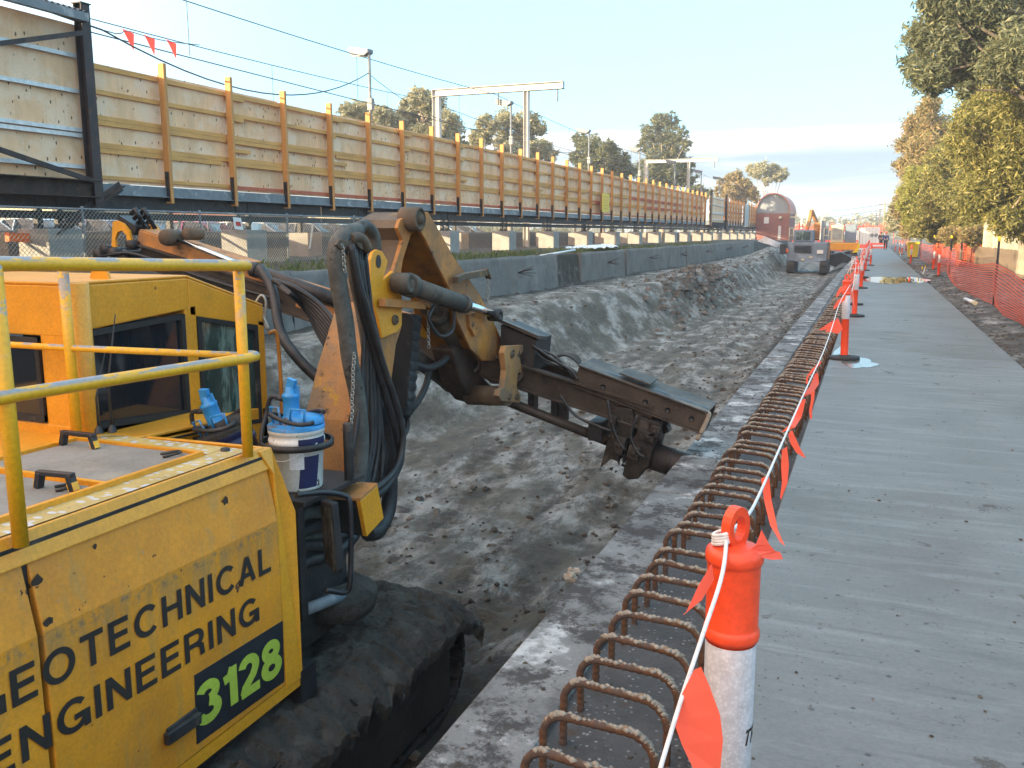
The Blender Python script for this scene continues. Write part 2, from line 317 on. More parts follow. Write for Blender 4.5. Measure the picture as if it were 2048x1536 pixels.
M['paper'] = mat('paper_label', (.62, .63, .66), .6, 0, .05, 9)
M['red'] = mat('red_ink', (.55, .05, .03), .6)
M['mudcake'] = mat('caked_mud', (.062, .053, .043), .75, 0, .3, 5, layers=[dict(col=(.115, .105, .09), scale=4, lo=.50, hi=.68), dict(col=(.03, .027, .025), scale=9, lo=.5, hi=.66)], bump=.05, bscale=12, bump2=(.03, 38))
M['ply'] = mat('plywood', (.80, .49, .275), .75, 0, .14, 2.5, (1, 1, .25), layers=[
    dict(col=(.84, .60, .41), scale=1.3, lo=.45, hi=.62), dict(col=(.47, .34, .22), scale=20, lo=.54, hi=.72, stretch=(1, 1, .07), amt=.5), dict(col=(.40, .30, .21), scale=2.4, lo=.60, hi=.75, amt=.5),
    dict(voro=1, col=(.12, .06, .03), scale=9, lo=.11, hi=.21, stretch=(.05, 1, .5), gate=(1.5, .45, .51, (.1, .2, 1.8)))], bump=.0015, bscale=40, bstretch=(1, 1, .1))
M['pine'] = mat('framing_pine', (.66, .34, .10), .7, 0, .16, 4, (1, .2, 1), layers=[dict(col=(.42, .17, .04), scale=24, lo=.52, hi=.72, stretch=(1, .12, 1), amt=.6), dict(col=(.12, .06, .03), scale=16, lo=.72, hi=.76)], bump=.001)
M['pine_post'] = mat('orange_pine_post', (.54, .255, .075), .7, 0, .18, 4, (1, 1, .15), layers=[dict(col=(.30, .13, .035), scale=22, lo=.52, hi=.72, stretch=(1, 1, .08), amt=.6)], bump=.001)
M['pine_red'] = mat('red_primed_timber', (.52, .12, .06), .7, 0, .15, 4, layers=[dict(col=(.36, .075, .04), scale=9, lo=.5, hi=.75)])
M['concrete_old'] = mat('weathered_concrete', (.29, .28, .26), .85, 0, .14, 3, layers=[dict(col=(.26, .25, .23), scale=5, lo=.52, hi=.7), dict(voro=1, col=(.1, .1, .09), scale=14, lo=.05, hi=.1)], bump=.004, bscale=30)
M['shotcrete'] = mat('grey_shotcrete', (.175, .17, .16), .95, 0, .14, 1.2, layers=[dict(col=(.13, .125, .12), scale=1.6, lo=.5, hi=.72), dict(col=(.27, .27, .26), scale=.8, lo=.55, hi=.7, amt=.6)], bump=.035, bscale=9, bump2=(.012, 40))
M['path'] = mat('broomed_concrete', (.143, .143, .138), .55, 0, .10, 1.0, layers=[
    dict(col=(.098, .087, .07), scale=.55, lo=.46, hi=.66, amt=.75), dict(col=(.215, .217, .216), scale=3.5, lo=.46, hi=.70, stretch=(.35, 2.6, 1), amt=.6, rough=.5),
    dict(col=(.085, .082, .075), scale=6, lo=.52, hi=.70, stretch=(.3, 3.0, 1), amt=.5), dict(col=(.055, .048, .04), scale=3.2, lo=.60, hi=.66, ro=.8, rough=.9, amt=.8),
    dict(voro=1, col=(.05, .042, .034), scale=9, lo=.07, hi=.14, gate=(2, .40, .50)), dict(voro=1, col=(.055, .046, .038), scale=26, lo=.10, hi=.17, gate=(5, .46, .56))], bump=.003, bscale=26, bstretch=(.3, 3, 1))
M['beam'] = mat('splashed_concrete', (.185, .184, .18), .7, 0, .18, 2.2, layers=[dict(col=(.095, .092, .09), scale=1.5, lo=.46, hi=.60), dict(col=(.46, .465, .465), scale=3.2, lo=.53, hi=.63), dict(col=(.036, .031, .030), scale=2.3, lo=.48, hi=.565, ro=.8, rough=.9, amt=.92),
    dict(col=(.04, .035, .03), scale=17, lo=.60, hi=.66)], bump=.006, bscale=30, bump2=(.004, 120))
M['keyway'] = mat('rough_wet_concrete', (.078, .072, .072), .65, 0, .2, 3, layers=[dict(col=(.06, .055, .052), scale=4, lo=.48, hi=.62), dict(voro=1, col=(.30, .30, .31), scale=30, lo=.12, hi=.26, gate=(4, .42, .54)), dict(col=(.09, .05, .03), scale=7, lo=.60, hi=.7)], bump=.022, bscale=26, bump2=(.010, 70))
M['rebar'] = mat('rusty_ribbed_bar', (.10, .047, .023), .85, .1, .3, 16, layers=[dict(col=(.075, .05, .04), scale=7, lo=.48, hi=.64), dict(col=(.27, .235, .19), scale=10, lo=.46, hi=.56, up=(.35, .75), rough=.95)], bump=.0025, bscale=70)
M['cement'] = mat('cement_crust', (.29, .255, .21), .95, 0, .2, 20, layers=[dict(col=(.22, .15, .09), scale=26, lo=.55, hi=.68)], bump=.004, bscale=80)
M['orange'] = mat('fluoro_orange_plastic', (.86, .078, .022), .42, 0, .04, 6, layers=[dict(col=(.55, .10, .05), scale=16, lo=.66, hi=.74, amt=.5)])
M['orange_flag'] = None
M['reflect'] = mat('silver_reflective_sleeve', (.56, .57, .62), .32, .15, .05, 20, layers=[dict(voro=1, col=(.70, .71, .76), scale=120, lo=.3, hi=.5, amt=.6), dict(col=(.42, .40, .38), scale=5, lo=.6, hi=.72)])
M['rope'] = mat('white_rope', (.72, .72, .72), .8, 0, .12, 60, bump=.001, bscale=300)
M['blackrubber'] = mat('black_rubber_base', (.018, .018, .019), .75, 0, .3, 8, layers=[dict(col=(.1, .09, .08), scale=5, lo=.6, hi=.75)])
M['net'] = mat('orange_barrier_mesh', (.72, .11, .045), .55, 0, .12, 2)
M['brick'] = mat('red_brick', (.27, .11, .085), .85, 0, .15, 2, layers=[dict(col=(.32, .15, .12), scale=40, lo=.58, hi=.7, stretch=(1, 1, 3))])
M['roofgrey'] = mat('blue_grey_roof_sheet', (.23, .26, .29), .5, 0, .08, 2)
M['bark'] = mat('pale_gum_bark', (.36, .29, .22), .85, 0, .2, 1.5, (1, 1, .4), layers=[dict(col=(.17, .13, .10), scale=3, lo=.52, hi=.66, stretch=(1, 1, .3))], bump=.02, bscale=9)
M['bark_dark'] = mat('grey_bark', (.16, .13, .105), .9, 0, .25, 3, (1, 1, .3), bump=.02, bscale=9)
M['white'] = mat('white_paint', (.72, .73, .72), .45, 0, .05, 4)
M['cream'] = mat('cream_paint', (.60, .55, .38), .6, 0, .08, 3)
M['poly'] = mat('frosted_sheet', (.34, .35, .33), .35, 0, .15, 3)
M['paling'] = mat('grey_brown_palings', (.19, .14, .095), .9, 0, .25, 6, (1, 6, .2), bump=.003)
M['binyellow'] = mat('yellow_bin_plastic', (.78, .55, .01), .45, 0, .05, 4)
M['wire'] = mat('dark_wire', (.05, .05, .055), .5, .4)
M['chain'] = mat('grey_mesh_wire', (.33, .33, .30), .5, .5, .1, 5)
M['greybody'] = mat('blue_grey_machine_paint', (.17, .225, .29), .5, 0, .15, 3, layers=[dict(col=(.16, .14, .12), scale=6, lo=.55, hi=.75)], bump=.002)
M['tyre'] = mat('tyre_rubber', (.02, .02, .021), .8)
M['plastic_white'] = mat('crumpled_white_plastic', (.68, .70, .72), .35, 0, .08, 6)
M['navycloth'] = mat('blue_work_jacket', (.02, .035, .17), .85, 0, .2, 9)
M['darkcloth'] = mat('dark_trousers', (.015, .017, .028), .85, 0, .2, 9)
M['skin'] = mat('skin', (.45, .26, .18), .6, 0, .1, 9)
M['hivis'] = mat('orange_hivis', (.85, .16, .03), .7, 0, .1, 9)
M['puddle'] = mat('still_water', (.05, .048, .042), .02, 0, .1, 3, spec=.6)
M['wetmark'] = mat('wet_concrete', (.13, .13, .125), .12, 0, .2, 5)
M['lampglow'] = mat('lamp_lens', (.55, .50, .38), .3)
M['orange_flag'] = filmmat('fluoro_orange_film', (1.0, .21, .13))
# ================================================================== terrain
def vn(x, y, s=0):
    xi = np.floor(x).astype(np.int64); yi = np.floor(y).astype(np.int64); fx = x-xi; fy = y-yi
    fx = fx*fx*(3-2*fx); fy = fy*fy*(3-2*fy)
    def h(a, b):
        n = (a*374761393 + b*668265263 + s*974711) & 0x7fffffff
        n = ((n ^ (n >> 13))*1274126177) & 0x7fffffff
        return ((n ^ (n >> 16)) & 0xffff)/65535.0
    return (h(xi, yi)*(1-fx)+h(xi+1, yi)*fx)*(1-fy) + (h(xi, yi+1)*(1-fx)+h(xi+1, yi+1)*fx)*fy
def fbm(x, y, o=4, s=0, g=.5):
    a = 1; t = 0; n = 0
    for i in range(o): t = t+a*vn(x*2**i+i*17.3, y*2**i+i*9.1, s+i); n += a; a *= g
    return t/n - .5
def sstep(a, b, v): t = np.clip((v-a)/(b-a), 0, 1); return t*t*(3-2*t)
def pitfloor(y): return np.interp(y, [-50, 9, 20, 35, 58, 78, 100, 140], [-1.62, -1.60, -1.25, -1.1, -.92, -.6, -.12, -.05])
def banktop(y): return np.interp(y, [0, 9, 13, 18, 29, 35, 65, 90], [-8.4, -8.2, -7.9, -7.6, -6.8, -6.3, -6.3, -6.0])
def bankfoot(y): return np.interp(y, [0, 9, 12, 14, 22, 29, 48, 60, 90], [-6.6, -6.4, -6.1, -5.7, -5.75, -5.2, -4.9, -5.1, -5.2])
def height(x, y):
    pf = pitfloor(y); xt = banktop(y); xb = bankfoot(y)
    plat = .05 + .12*fbm(x*.6, y*.35, 3, 3)
    plat = plat*np.interp(y, [60, 85], [1, .3])
    bank = plat + (pf-plat)*sstep(0, 1, (x-xt)/(xb-xt))
    z = np.where(x < xt, plat, np.where(x < xb, bank, pf))
    inner = (x > -9.05) & (x < -1.2)
    lump = (.10*fbm(x*1.1, y*.9, 5, 11, .55) + .09*np.abs(fbm(x*4.5, y*3.4, 4, 21, .66)))
    rut = .05*np.sin(x*5.2+fbm(x*.2, y*.3, 2, 5)*6)*sstep(-4.2, -3.4, x)*sstep(-1.4, -1.8, x)
    slopem = ((x > xt) & (x < xb))
    lump = np.where(slopem, lump*.5 + .05*fbm(x*2.2+y*1.2, y*7, 3, 44), lump)
    z = z + np.where(inner, lump+rut, 0)
    for tx in (-2.75, -3.35, -4.4, -5.0):                  # prints left by tracked machines
        w = np.exp(-((x-tx-.12*np.sin(y*.21+tx))/.24)**4); z = z + np.where(inner, w*(.018*np.sign(np.sin(y*28+tx*3))*(vn(x*1.5, y*.7, 7) > .42) - .03), 0)
    # mud heaped along the foot of the beam and clods churned up beside the rig
    heap = np.exp(-((x+1.75-.25*fbm(y*.8, y*0+2, 2, 8))/.30)**2)*(.20+.35*fbm(x*2.2, y*1.5, 4, 31))
    z = z + np.where(inner, heap, 0)
    churn = sstep(9.5, 6, y)*sstep(-4.5, -3, x)*np.where(inner, 1, 0)
    z = z + churn*(.22*fbm(x*3.2, y*3.0, 4, 61, .6))
    # spoil mound at the end of the bank and rubble ridge
    z = z + .75*np.exp(-(((x+6.4)/1.3)**2+((y-66)/6)**2)) + .14*np.exp(-(((x+6.1)/.6)**2+((y-36)/5)**2))
    # behind the shotcrete wall
    emb = np.interp(x, [-400, -40, -26, -24.4, -18.2, -17.5, -16.75, -12, -9.3], [.7, .7, .75, 1.66, 1.74, 1.72, 1.0, 1.03, 1.0]) + .10*fbm(x*.9, y*.7, 4, 71)
    emb = np.where(x < -26, .75, emb)*np.interp(y, [95, 150], [1, .2])
    t = sstep(-9.16, -9.04, x); z = np.where(x < -9.04, emb*(1-t)+(.12)*t, z)
    # under the slabs and the verge on the right
    r = np.interp(x, [-1.2, -.3, 1.7, 1.96, 2.6, 4, 8, 400], [-.7, -.6, -.3, -.07, .0, .06, .1, .1]) + np.where(x > 1.85, .10*fbm(x*2.2, y*2.0, 5, 81, .6), 0)
    z = np.where(x > -1.2, r, z)
    far = sstep(140, 190, y)
    return z*(1-far) - .05*far
def make_terrain():
    xs = np.concatenate([[-900, -400, -200, -120, -80, -60, -45], np.arange(-36, -18, 1.0), np.arange(-18, -16, .16), np.arange(-16, -9.5, .22), np.arange(-9.5, -8.9, .045), np.arange(-8.9, -6.6, .09),
                         np.arange(-6.6, -1.2, .05), np.arange(-1.2, 1.8, .5), np.arange(1.8, 4.2, .06), np.arange(4.2, 8, .25), np.arange(8, 40, 4), [45, 60, 80, 120, 200, 400, 900]])
    ys = [-60, -30, -15, -8, -4, -2, 0, 1]; y = 1.5
    while y < 165: ys.append(y); y += max(.045, y*.0105)
    ys += [175, 190, 220, 300, 500, 900, 1600, 2600]
    ys = np.array(ys, float); X, Y = np.meshgrid(xs, ys); Z = height(X, Y)
    nx, ny = len(xs), len(ys); co = np.stack([X, Y, Z], -1).reshape(-1, 3)
    i = np.arange(nx-1)[None, :]+np.arange(ny-1)[:, None]*nx
    q = np.stack([i, i+1, i+nx+1, i+nx], -1).reshape(-1, 4)
    me = bpy.data.meshes.new('ground'); me.vertices.add(len(co)); me.vertices.foreach_set('co', co.ravel())
    me.loops.add(q.size); me.loops.foreach_set('vertex_index', q.ravel().astype(np.int32)); me.polygons.add(len(q))
    me.polygons.foreach_set('loop_start', np.arange(0, q.size, 4, dtype=np.int32)); me.polygons.foreach_set('loop_total', np.full(len(q), 4, np.int32))
    me.polygons.foreach_set('use_smooth', np.ones(len(q), bool)); me.update()
    xt, xb = banktop(Y), bankfoot(Y)
    clay = np.where((X > xt-.3) & (X < xb+.4), .80*sstep(42, 27, Y)+.32, 0) + np.where((X >= xb) & (X < -1.25), .36, 0)
    clay = clay + np.where((X >= xb) & (X < -2.0), .22*sstep(5.8, 7.5, Y)*sstep(19, 9, Y), 0)
    clay = clay*np.clip(1-.9*np.exp(-((X+1.75)/.35)**2), 0, 1)
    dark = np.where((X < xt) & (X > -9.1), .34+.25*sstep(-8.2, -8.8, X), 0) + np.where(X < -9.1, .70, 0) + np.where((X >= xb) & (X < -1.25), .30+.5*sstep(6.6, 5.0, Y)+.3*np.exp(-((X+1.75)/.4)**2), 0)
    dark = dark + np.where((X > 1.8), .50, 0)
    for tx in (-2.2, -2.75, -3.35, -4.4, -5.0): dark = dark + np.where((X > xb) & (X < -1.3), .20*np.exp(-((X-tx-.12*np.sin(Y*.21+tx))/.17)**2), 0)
    grass = np.where((X < -9.2) & (X > -11.5), .42, 0) + np.where((X < -21), .35, 0) + np.where(X > 6, .55, 0)
    far = sstep(110, 160, Y); clay, dark = clay*(1-far), dark*(1-far); grass = grass*(1-far) + .5*far
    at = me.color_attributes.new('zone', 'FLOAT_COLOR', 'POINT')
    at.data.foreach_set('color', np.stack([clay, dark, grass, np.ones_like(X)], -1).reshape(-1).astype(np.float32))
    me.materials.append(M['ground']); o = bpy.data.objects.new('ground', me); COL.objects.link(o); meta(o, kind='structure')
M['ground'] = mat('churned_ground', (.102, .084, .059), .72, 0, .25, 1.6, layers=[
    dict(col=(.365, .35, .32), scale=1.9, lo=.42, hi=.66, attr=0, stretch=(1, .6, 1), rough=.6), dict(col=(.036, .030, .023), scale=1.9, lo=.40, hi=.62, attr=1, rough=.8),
    dict(col=(.060, .048, .033), scale=3, lo=.46, hi=.62, ro=.8, amt=.9, stretch=(1.5, .5, 1)), dict(col=(.036, .028, .021), scale=9, lo=.57, hi=.68, ro=.8, amt=.7), dict(col=(.045, .055, .018), scale=3, lo=.46, hi=.60, attr=2, rough=.95),
    dict(col=(.14, .12, .09), scale=2.2, lo=.62, hi=.72, amt=.6)], bump=.07, bscale=9, bump2=(.022, 42))
make_terrain()
def gz(x, y): return float(height(np.array([float(x)]), np.array([float(y)]))[0])
# concrete path slab, capping beam and the rough strip the bars stand in
m = MB(); m.box((-.44, -12, -.35), (1.9, 118, 0)); meta(m.build('path', M['path'], bevel=.012), kind='structure')
m = MB(); y = -12.0
while y < 100:                                        # the beam was cast in lengths
    y2 = y+3.6; j = rnd.uniform(-.012, .012); m.box((-1.34+j+max(0, y-40)*.004, y, -2.2), (-1.0, y2-.012, -.10+j*.4)); y = y2
meta(m.build('capping_beam', M['beam'], bevel=.014), kind='structure')
def strip(name, x0, x1, y0, y1, z, nx, ny, amp, mt):
    X, Y = np.meshgrid(np.linspace(x0, x1, nx), np.linspace(0, 1, ny)**2*(y1-y0)+y0); Z = z + amp*fbm(X*9, Y*9, 4, 5, .6)
    mm = MB(); mm.smooth = True
    mm.add(np.stack([X, Y, Z], -1).reshape(-1, 3).tolist(), [(j*nx+i, j*nx+i+1, (j+1)*nx+i+1, (j+1)*nx+i) for j in range(ny-1) for i in range(nx-1)])
    return mm.build(name, mt)
meta(strip('rough_concrete_strip', -1.03, -.43, -2, 100, -.125, 16, 500, .05, M['keyway']), kind='structure')
m = MB()
for cx, cy, rx, ry in ((.55, 35.4, .85, 2.2), (1.45, 35.9, .55, 2.0), (.1, 34.9, .4, 1.0)):
    m.add([(cx+rx*(1+.18*math.sin(a*3+cx))*math.cos(a), cy+ry*(1+.2*math.sin(a*2+cy))*math.sin(a), .004+.0005*len(m.v)/24) for a in np.linspace(0, 2*math.pi, 24, endpoint=False)], [tuple(range(24))])
meta(m.build('puddle', M['puddle']), kind='structure')
m = MB()
for cx, cy, rx, ry in ((-.08, 12.5, .17, .5), (-.3, 13.6, .10, .9), (.05, 12.35, .12, .25)):
    m.add([(cx+rx*(1+.25*math.sin(a*3+cx*9))*math.cos(a), cy+ry*(1+.2*math.sin(a*2+cy))*math.sin(a), .004+.0005*len(m.v)/24) for a in np.linspace(0, 2*math.pi, 24, endpoint=False)], [tuple(range(24))])
meta(m.build('water_stain', M['wetmark']), kind='structure')
# ================================================================== hoarding on the left
HX = -14.1
def hoarding(label, y0, nbays, posts0=True, bay=2.05, rich=18, seed=1, redfrom=999):
    rr = random.Random(seed)
    t = thing('timber_hoarding', label, 'hoarding', (HX, y0, 2.3), 'timber hoarding runs along the railway')
    L = nbays*bay
    for i in range(nbays):                              # plywood: one sheet face per bay, two sheets high
        m = MB(); ya = y0+i*bay; dz = rr.uniform(-.02, .03)
        m.box((HX-.02, ya+.004, 2.68), (HX, ya+bay-.004, 3.86)); m.box((HX-.022, ya+.004, 3.868), (HX-.002, ya+bay-.004, 4.94+dz))
        m.build('plywood_sheet', M['ply'], t)
    levels = [(4.86, .09), (4.40, .085), (3.90, .085), (3.40, .10), (2.76, .07)]
    for k, (z, h) in enumerate(levels):                 # battens, each about two bays long
        i = 0
        while i < nbays:
            n = min(2, nbays-i); off = rr.uniform(-.02, .02); ya, yb = y0+i*bay, y0+(i+n)*bay+(.35 if i+n < nbays else 0)
            red = (k == 4 and rr.random() < .55) or (k >= 2 and ya > redfrom and rr.random() < .6)
            xo = HX+.003+(.045 if (i//2) % 2 else 0)
            m = MB(); m.box((xo, ya, z-h/2+off), (xo+.044, yb, z+h/2+off))
            if k in (2, 3): m.box((xo+.002, ya+rr.uniform(0, .5), z-h/2+off-.095), (xo+.043, yb-rr.uniform(0, .9), z-h/2+off-.004))
            m.build('batten', M['pine_red'] if red else M['pine'], t); i += n
    for i in range(min(nbays, rich)):
        if i % 2 == 0 and i > 0:
            ya = y0+i*bay
            for z in (4.80, 4.33, 3.62, 3.30): m = MB(); m.box((HX+.05, ya+.06, z-.05), (HX+.09, ya+.06+rr.uniform(.35, 1.0), z+.05-rr.random()*.02)); m.build('packing_timber', M['pine'], t)
    m = MB(); m.box((HX-.06, y0, 2.44), (HX+.14, y0+L, 2.655)); m.box((HX+.14, y0, 2.44), (HX+.20, y0+L, 2.46)); m.build('base_angle', M['greysteel'], t)
    for i in range(0 if posts0 else 1, nbays+1):
        y = y0+i*bay+rr.uniform(-.03, .03); x0 = HX+.10
        m = MB(); m.bar((x0+.07, y, 2.32), (x0+.07, y, 5.19+rr.uniform(-.03, .03)), .085, .15, (1, 0, 0)); p = m.build('post', M['pine_post'], t, bevel=.004)
        b = MB(); b.bar((x0+.07, y-.05, 2.36), (x0+.07, y-.05, 2.98), .012, .10, (1, 0, 0)); b.box((x0-.03, y-.057, 2.36), (x0+.12, y-.045, 2.5))
        if i < rich:
            for z in (2.44, 2.56, 2.7, 2.84): b.cyl((x0+.07, y-.056, z), (x0+.07, y-.074, z), .014, n=6)
        b.build('bracket', M['blacksteel'], p)
    return t
HY0 = 13.12
hoarding('long timber hoarding with orange posts behind the yellow rig, nearest run', HY0, 33, False, redfrom=HY0+32)
hoarding('short timber hoarding run between the far plywood box and the white panel', 92.0, 7, True, rich=0, seed=2, redfrom=0)
hoarding('last timber hoarding run, between the white panel and the brick building', 111.5, 8, True, rich=0, seed=3, redfrom=0)
# steel framed plywood section, the near one
def framed(name, label, x, y0, y1, top, bays, corr=True):
    t = thing(name, label, 'hoarding', (x, y1, 2.3))
    m = MB(); n = max(1, int(round((y1-y0)/2.4)))
    for i in range(n):
        a, b = y0+(y1-y0)*i/n, y0+(y1-y0)*(i+1)/n
        m.box((x-.22, a+.003, 2.66), (x-.20, b-.003, 4.057)); m.box((x-.222, a+.003, 4.058), (x-.202, b-.003, top-.22))
    m.build('plywood_face', M['ply'], t)
    for z in (2.93, 3.50, 3.60, 4.30, 4.93):
        if z < top-.2:
            m = MB(); m.bar((x-.16, y0, z), (x-.16, y1, z), .06, .075); m.bar((x-.125, y0, z-.03), (x-.125, y1, z-.03), .01, .012); m.build('rail', M['galv'], t)
    for y in ([y1] + [y1-bays*k for k in range(1, int((y1-y0)/bays)+1)]):
        m = MB()
        for dx in (-.09, .09): m.box((x+dx-.008, y-.10, 2.1), (x+dx+.008, y+.10, top+.12))
        m.box((x-.082, y-.006, 2.1), (x+.082, y+.006, top+.12)); m.box((x-.12, y-.12, top+.12), (x+.12, y+.12, top+.14))
        m.build('column', M['framesteel'], t)
    y = y1 if corr else -99
    while y-bays > y0-1:
        for a, b in (((y-.05, top-.42), (y-bays, 3.52)), ((y-.05, 2.62), (y-bays, 3.95))):
            m = MB(); m.bar((x+.06, a[0], a[1]), (x+.06, b[0], b[1]), .012, .085, (1, 0, 0)); m.bar((x+.10, a[0], a[1]+.03), (x+.10, b[0], b[1]+.03), .085, .01, (1, 0, 0)); m.build('diagonal_brace', M['framesteel'], t)
        y -= bays
    m = MB(); m.box((x-.14, y0, 2.36), (x+.14, y1, 2.38)); m.box((x-.14, y0, 2.66), (x+.14, y1, 2.68)); m.box((x-.006, y0, 2.38), (x+.006, y1, 2.66)); m.build('floor_beam', M['rusty'], t)
    if corr:
        m = MB(); n = int((y1-y0)/.04); pts = []
        vs = []
        for i in range(n+1):
            y = y0+(y1-y0)*i/n; z = .022*math.sin(i*math.pi/1.5)
            vs += [(x+.16, y, top-.03+z), (x-.9, y, top+.22+z)]
        m.smooth = True; m.add(vs, [(2*i, 2*i+1, 2*i+3, 2*i+2) for i in range(n)]); m.smooth = False
        m.box((x+.06, y0, top-.20), (x+.17, y1, top-.05)); m.build('corrugated_roof', M['greysteel'], t)
    return t
c = AX(228, 60, -13.75)
framed('steel_framed_hoarding', 'tall steel framed plywood hoarding with galvanised rails and crossed braces, nearest left', -13.75, -34, 13.0, 5.72, 6.1)
framed('steel_framed_hoarding', 'small steel framed plywood box projecting from the far timber hoarding', -13.7, 82.5, 91.4, 5.3, 8.9, False)
t = thing('white_panel', 'plain pale grey panel in the hoarding between two far timber runs', 'panel', (HX, 109, 2.5)); m = MB(); m.box((HX+.1, 106.6, 2.5), (HX+.2, 111.2, 5.0)); m.build('sheet', M['palesteel'], t)
m = MB(); m.box((HX+.205, 106.6, 2.5), (HX+.26, 106.75, 5.05)); m.box((HX+.205, 111.0, 2.5), (HX+.26, 111.2, 5.05)); m.build('frame', M['blacksteel'], t)
# raking prop under the near corner
m = MB(); p, q = AX(242, 372, -13.75), AX(108, 468, -13.75)
m.bar(p, q, .20, .012, (1, 0, 0)); m.bar(p, q, .012, .24, (1, 0, 0)); meta(m.build('raking_prop', M['framesteel']), 'heavy brown steel prop raking down from the corner of the near framed hoarding', 'steel prop')
# platform steelwork: two long beams, stub posts and concrete blocks
t = thing('platform_steelwork', 'dark steel beams and short legs carrying the timber hoarding above the blocks', 'steel frame', (HX, 13, 2.2))
for i in range(16):
    m = MB(); a, b = -34+i*11, -34+(i+1)*11-.02
    for z0, z1, w in ((2.16, 2.44, .16), (1.96, 2.10, .12)):
        m.box((HX+.02-w/2, a, z0), (HX+.02+w/2, b, z0+.018)); m.box((HX+.02-w/2, a, z1-.018), (HX+.02+w/2, b, z1)); m.box((HX+.01, a, z0+.018), (HX+.03, b, z1-.018))
    m.box((-16.4, a, 2.2), (-16.28, b, 2.42)); m.build('beam', M['darksteel'], t)
BY = [12.2+5.5*k for k in range(-4, 22)]
for y in BY:
    for yy in (y-.22, y+.22): m = MB(); m.box((HX-.05, yy-.06, 1.75), (HX+.05, yy+.06, 2.44)); m.box((HX-.02, yy-.005, 1.75), (HX+.02, yy+.005, 2.44)); m.build('leg', M['darksteel'], t)
    m = MB(); m.box((-16.4, y-.06, 1.7), (-16.28, y+.06, 2.2)); m.build('leg', M['darksteel'], t)
    if y > 40:
        m = MB(); m.bar((HX, y+.3, 1.8), (HX, y+2.7, 2.3), .05, .05); m.build('diagonal', M['darksteel'], t)
    if y < 30: m = MB(); m.bar((HX-.4, y-2.2, 1.25), (-15.6, y-.3, 2.2), .05, .05); m.build('diagonal', M['greysteel'], t)
blk = thing('concrete_block', 'concrete footing block, front row under the hoarding', 'concrete block', (0, 0, 0), 'concrete blocks under the hoarding, front row')
m = MB(); m.box((-.38, -.38, 0), (.38, .38, .78)); b_ = m.build('block', M['concrete_old'], blk, bevel=.02)
m = MB(); m.box((-.2, -.2, .781), (.2, .2, .80)); m.build('base_plate', M['rusty'], blk)
for k, y in enumerate(BY):
    o = blk if k == 0 else copy_tree(blk); o.location = (HX+.02, y, 1.0); o.rotation_euler = (0, 0, rnd.uniform(-.03, .03))
for k, y in enumerate(BY):
    o = copy_tree(blk); o.location = (-16.35, y+.25, .93); o['label'] = 'concrete footing block, back row behind the front blocks under the hoarding'; o['group'] = 'concrete blocks under the hoarding, back row'
# chain link fence in front of the blocks
def chainlink(name, label, x, y0, y1, z0, z1, pitch, lean=0.0):
    t = thing(name, label, 'fence', (x, y0, z0)); m = MB(); n = int((y1-y0)/pitch); H = z1-z0
    for i in range(-int(H/pitch), n):
        for sgn in (1, -1):
            ya, yb = (y0+i*pitch, y0+i*pitch+H) if sgn > 0 else (y0+i*pitch+H, y0+i*pitch)
            za, zb = z0, z1
            lo, hi = y0, y1
            def cl(yq): return z0+(z1-z0)*(yq-ya)/(yb-ya)
            p, q = (ya, za), (yb, zb)
            a, b = sorted([p, q])
            if a[0] < lo: a = (lo, cl(lo))
            if b[0] > hi: b = (hi, cl(hi))
            if b[0]-a[0] < .02: continue
            xx = x+.002*sgn
            m.tube([(xx, a[0], a[1]), (xx, b[0], b[1])], .0045, 3, False)
    m.build('wire_mesh', M['chain'], t)
    y = y0
    while y <= y1+.01:
        p = MB(); p.tube([(x-.04, y, z0-.1), (x-.04, y, z1+.05)], .025, 8); p.build('post', M['greysteel'], t); y += 3.0
    p = MB(); p.tube([(x-.03, y0, z1), (x-.03, y1, z1)], .02, 6); p.build('top_rail', M['greysteel'], t)
    return t
chainlink('chain_link_fence', 'long chain link fence standing in front of the footing blocks at left', -13.0, 6, 24, .98, 2.12, .085)
chainlink('chain_link_fence', 'far chain link fence in front of the parked cars beyond the blocks', -20.5, 18, 66, 1.65, 2.45, .16)
# shotcrete retaining wall with bar tufts and a recess with pipes
t = thing('shotcrete_wall', 'long low grey shotcrete retaining wall with starter bars along the excavation', 'retaining wall', (-9.0, 10, 0))
def wallseg(y0, y1):
    n = max(4, int((y1-y0)/.10)); k = 12; Y, Z = np.meshgrid(np.linspace(y0, y1, n), np.linspace(-.05, 1.06, k)); X = -9.0 + .10*fbm(Y*1.5, Z*1.7, 5, 91, .6) + .04*fbm(Y*9, Z*9, 2, 92) - .05*Z
    Zt = Z + np.where(Z > 1.0, .09*fbm(Y*1.6, Z*0, 4, 93), 0)
    m = MB(); m.smooth = True; vs = np.stack([X, Y, Zt], -1).reshape(-1, 3).tolist(); nb = len(vs)
    m.add(vs + [(-9.45, y, 1.03) for y in np.linspace(y0, y1, n)], [(j*n+i, j*n+i+1, (j+1)*n+i+1, (j+1)*n+i) for j in range(k-1) for i in range(n-1)] + [((k-1)*n+i, (k-1)*n+i+1, nb+i+1, nb+i) for i in range(n-1)])
    m.smooth = False
    for y, s in ((y0, 0), (y1, n-1)): m.quad((-9.45, y, -.1), vs[s], vs[(k-1)*n+s], (-9.45, y, 1.03))
    m.build('wall_face', M['shotcrete'], t)
ra, rb = 26.3, 28.7
for a, b in ((-6, 12.5), (12.5, ra), (rb, 34.5), (34.8, 47), (47.2, 60), (60, 76)): wallseg(a, b)
m = MB(); m.box((-9.8, ra-.02, -.05), (-9.75, rb+.02, 1.0)); m.build('recess_back', M['brown_old'], t)
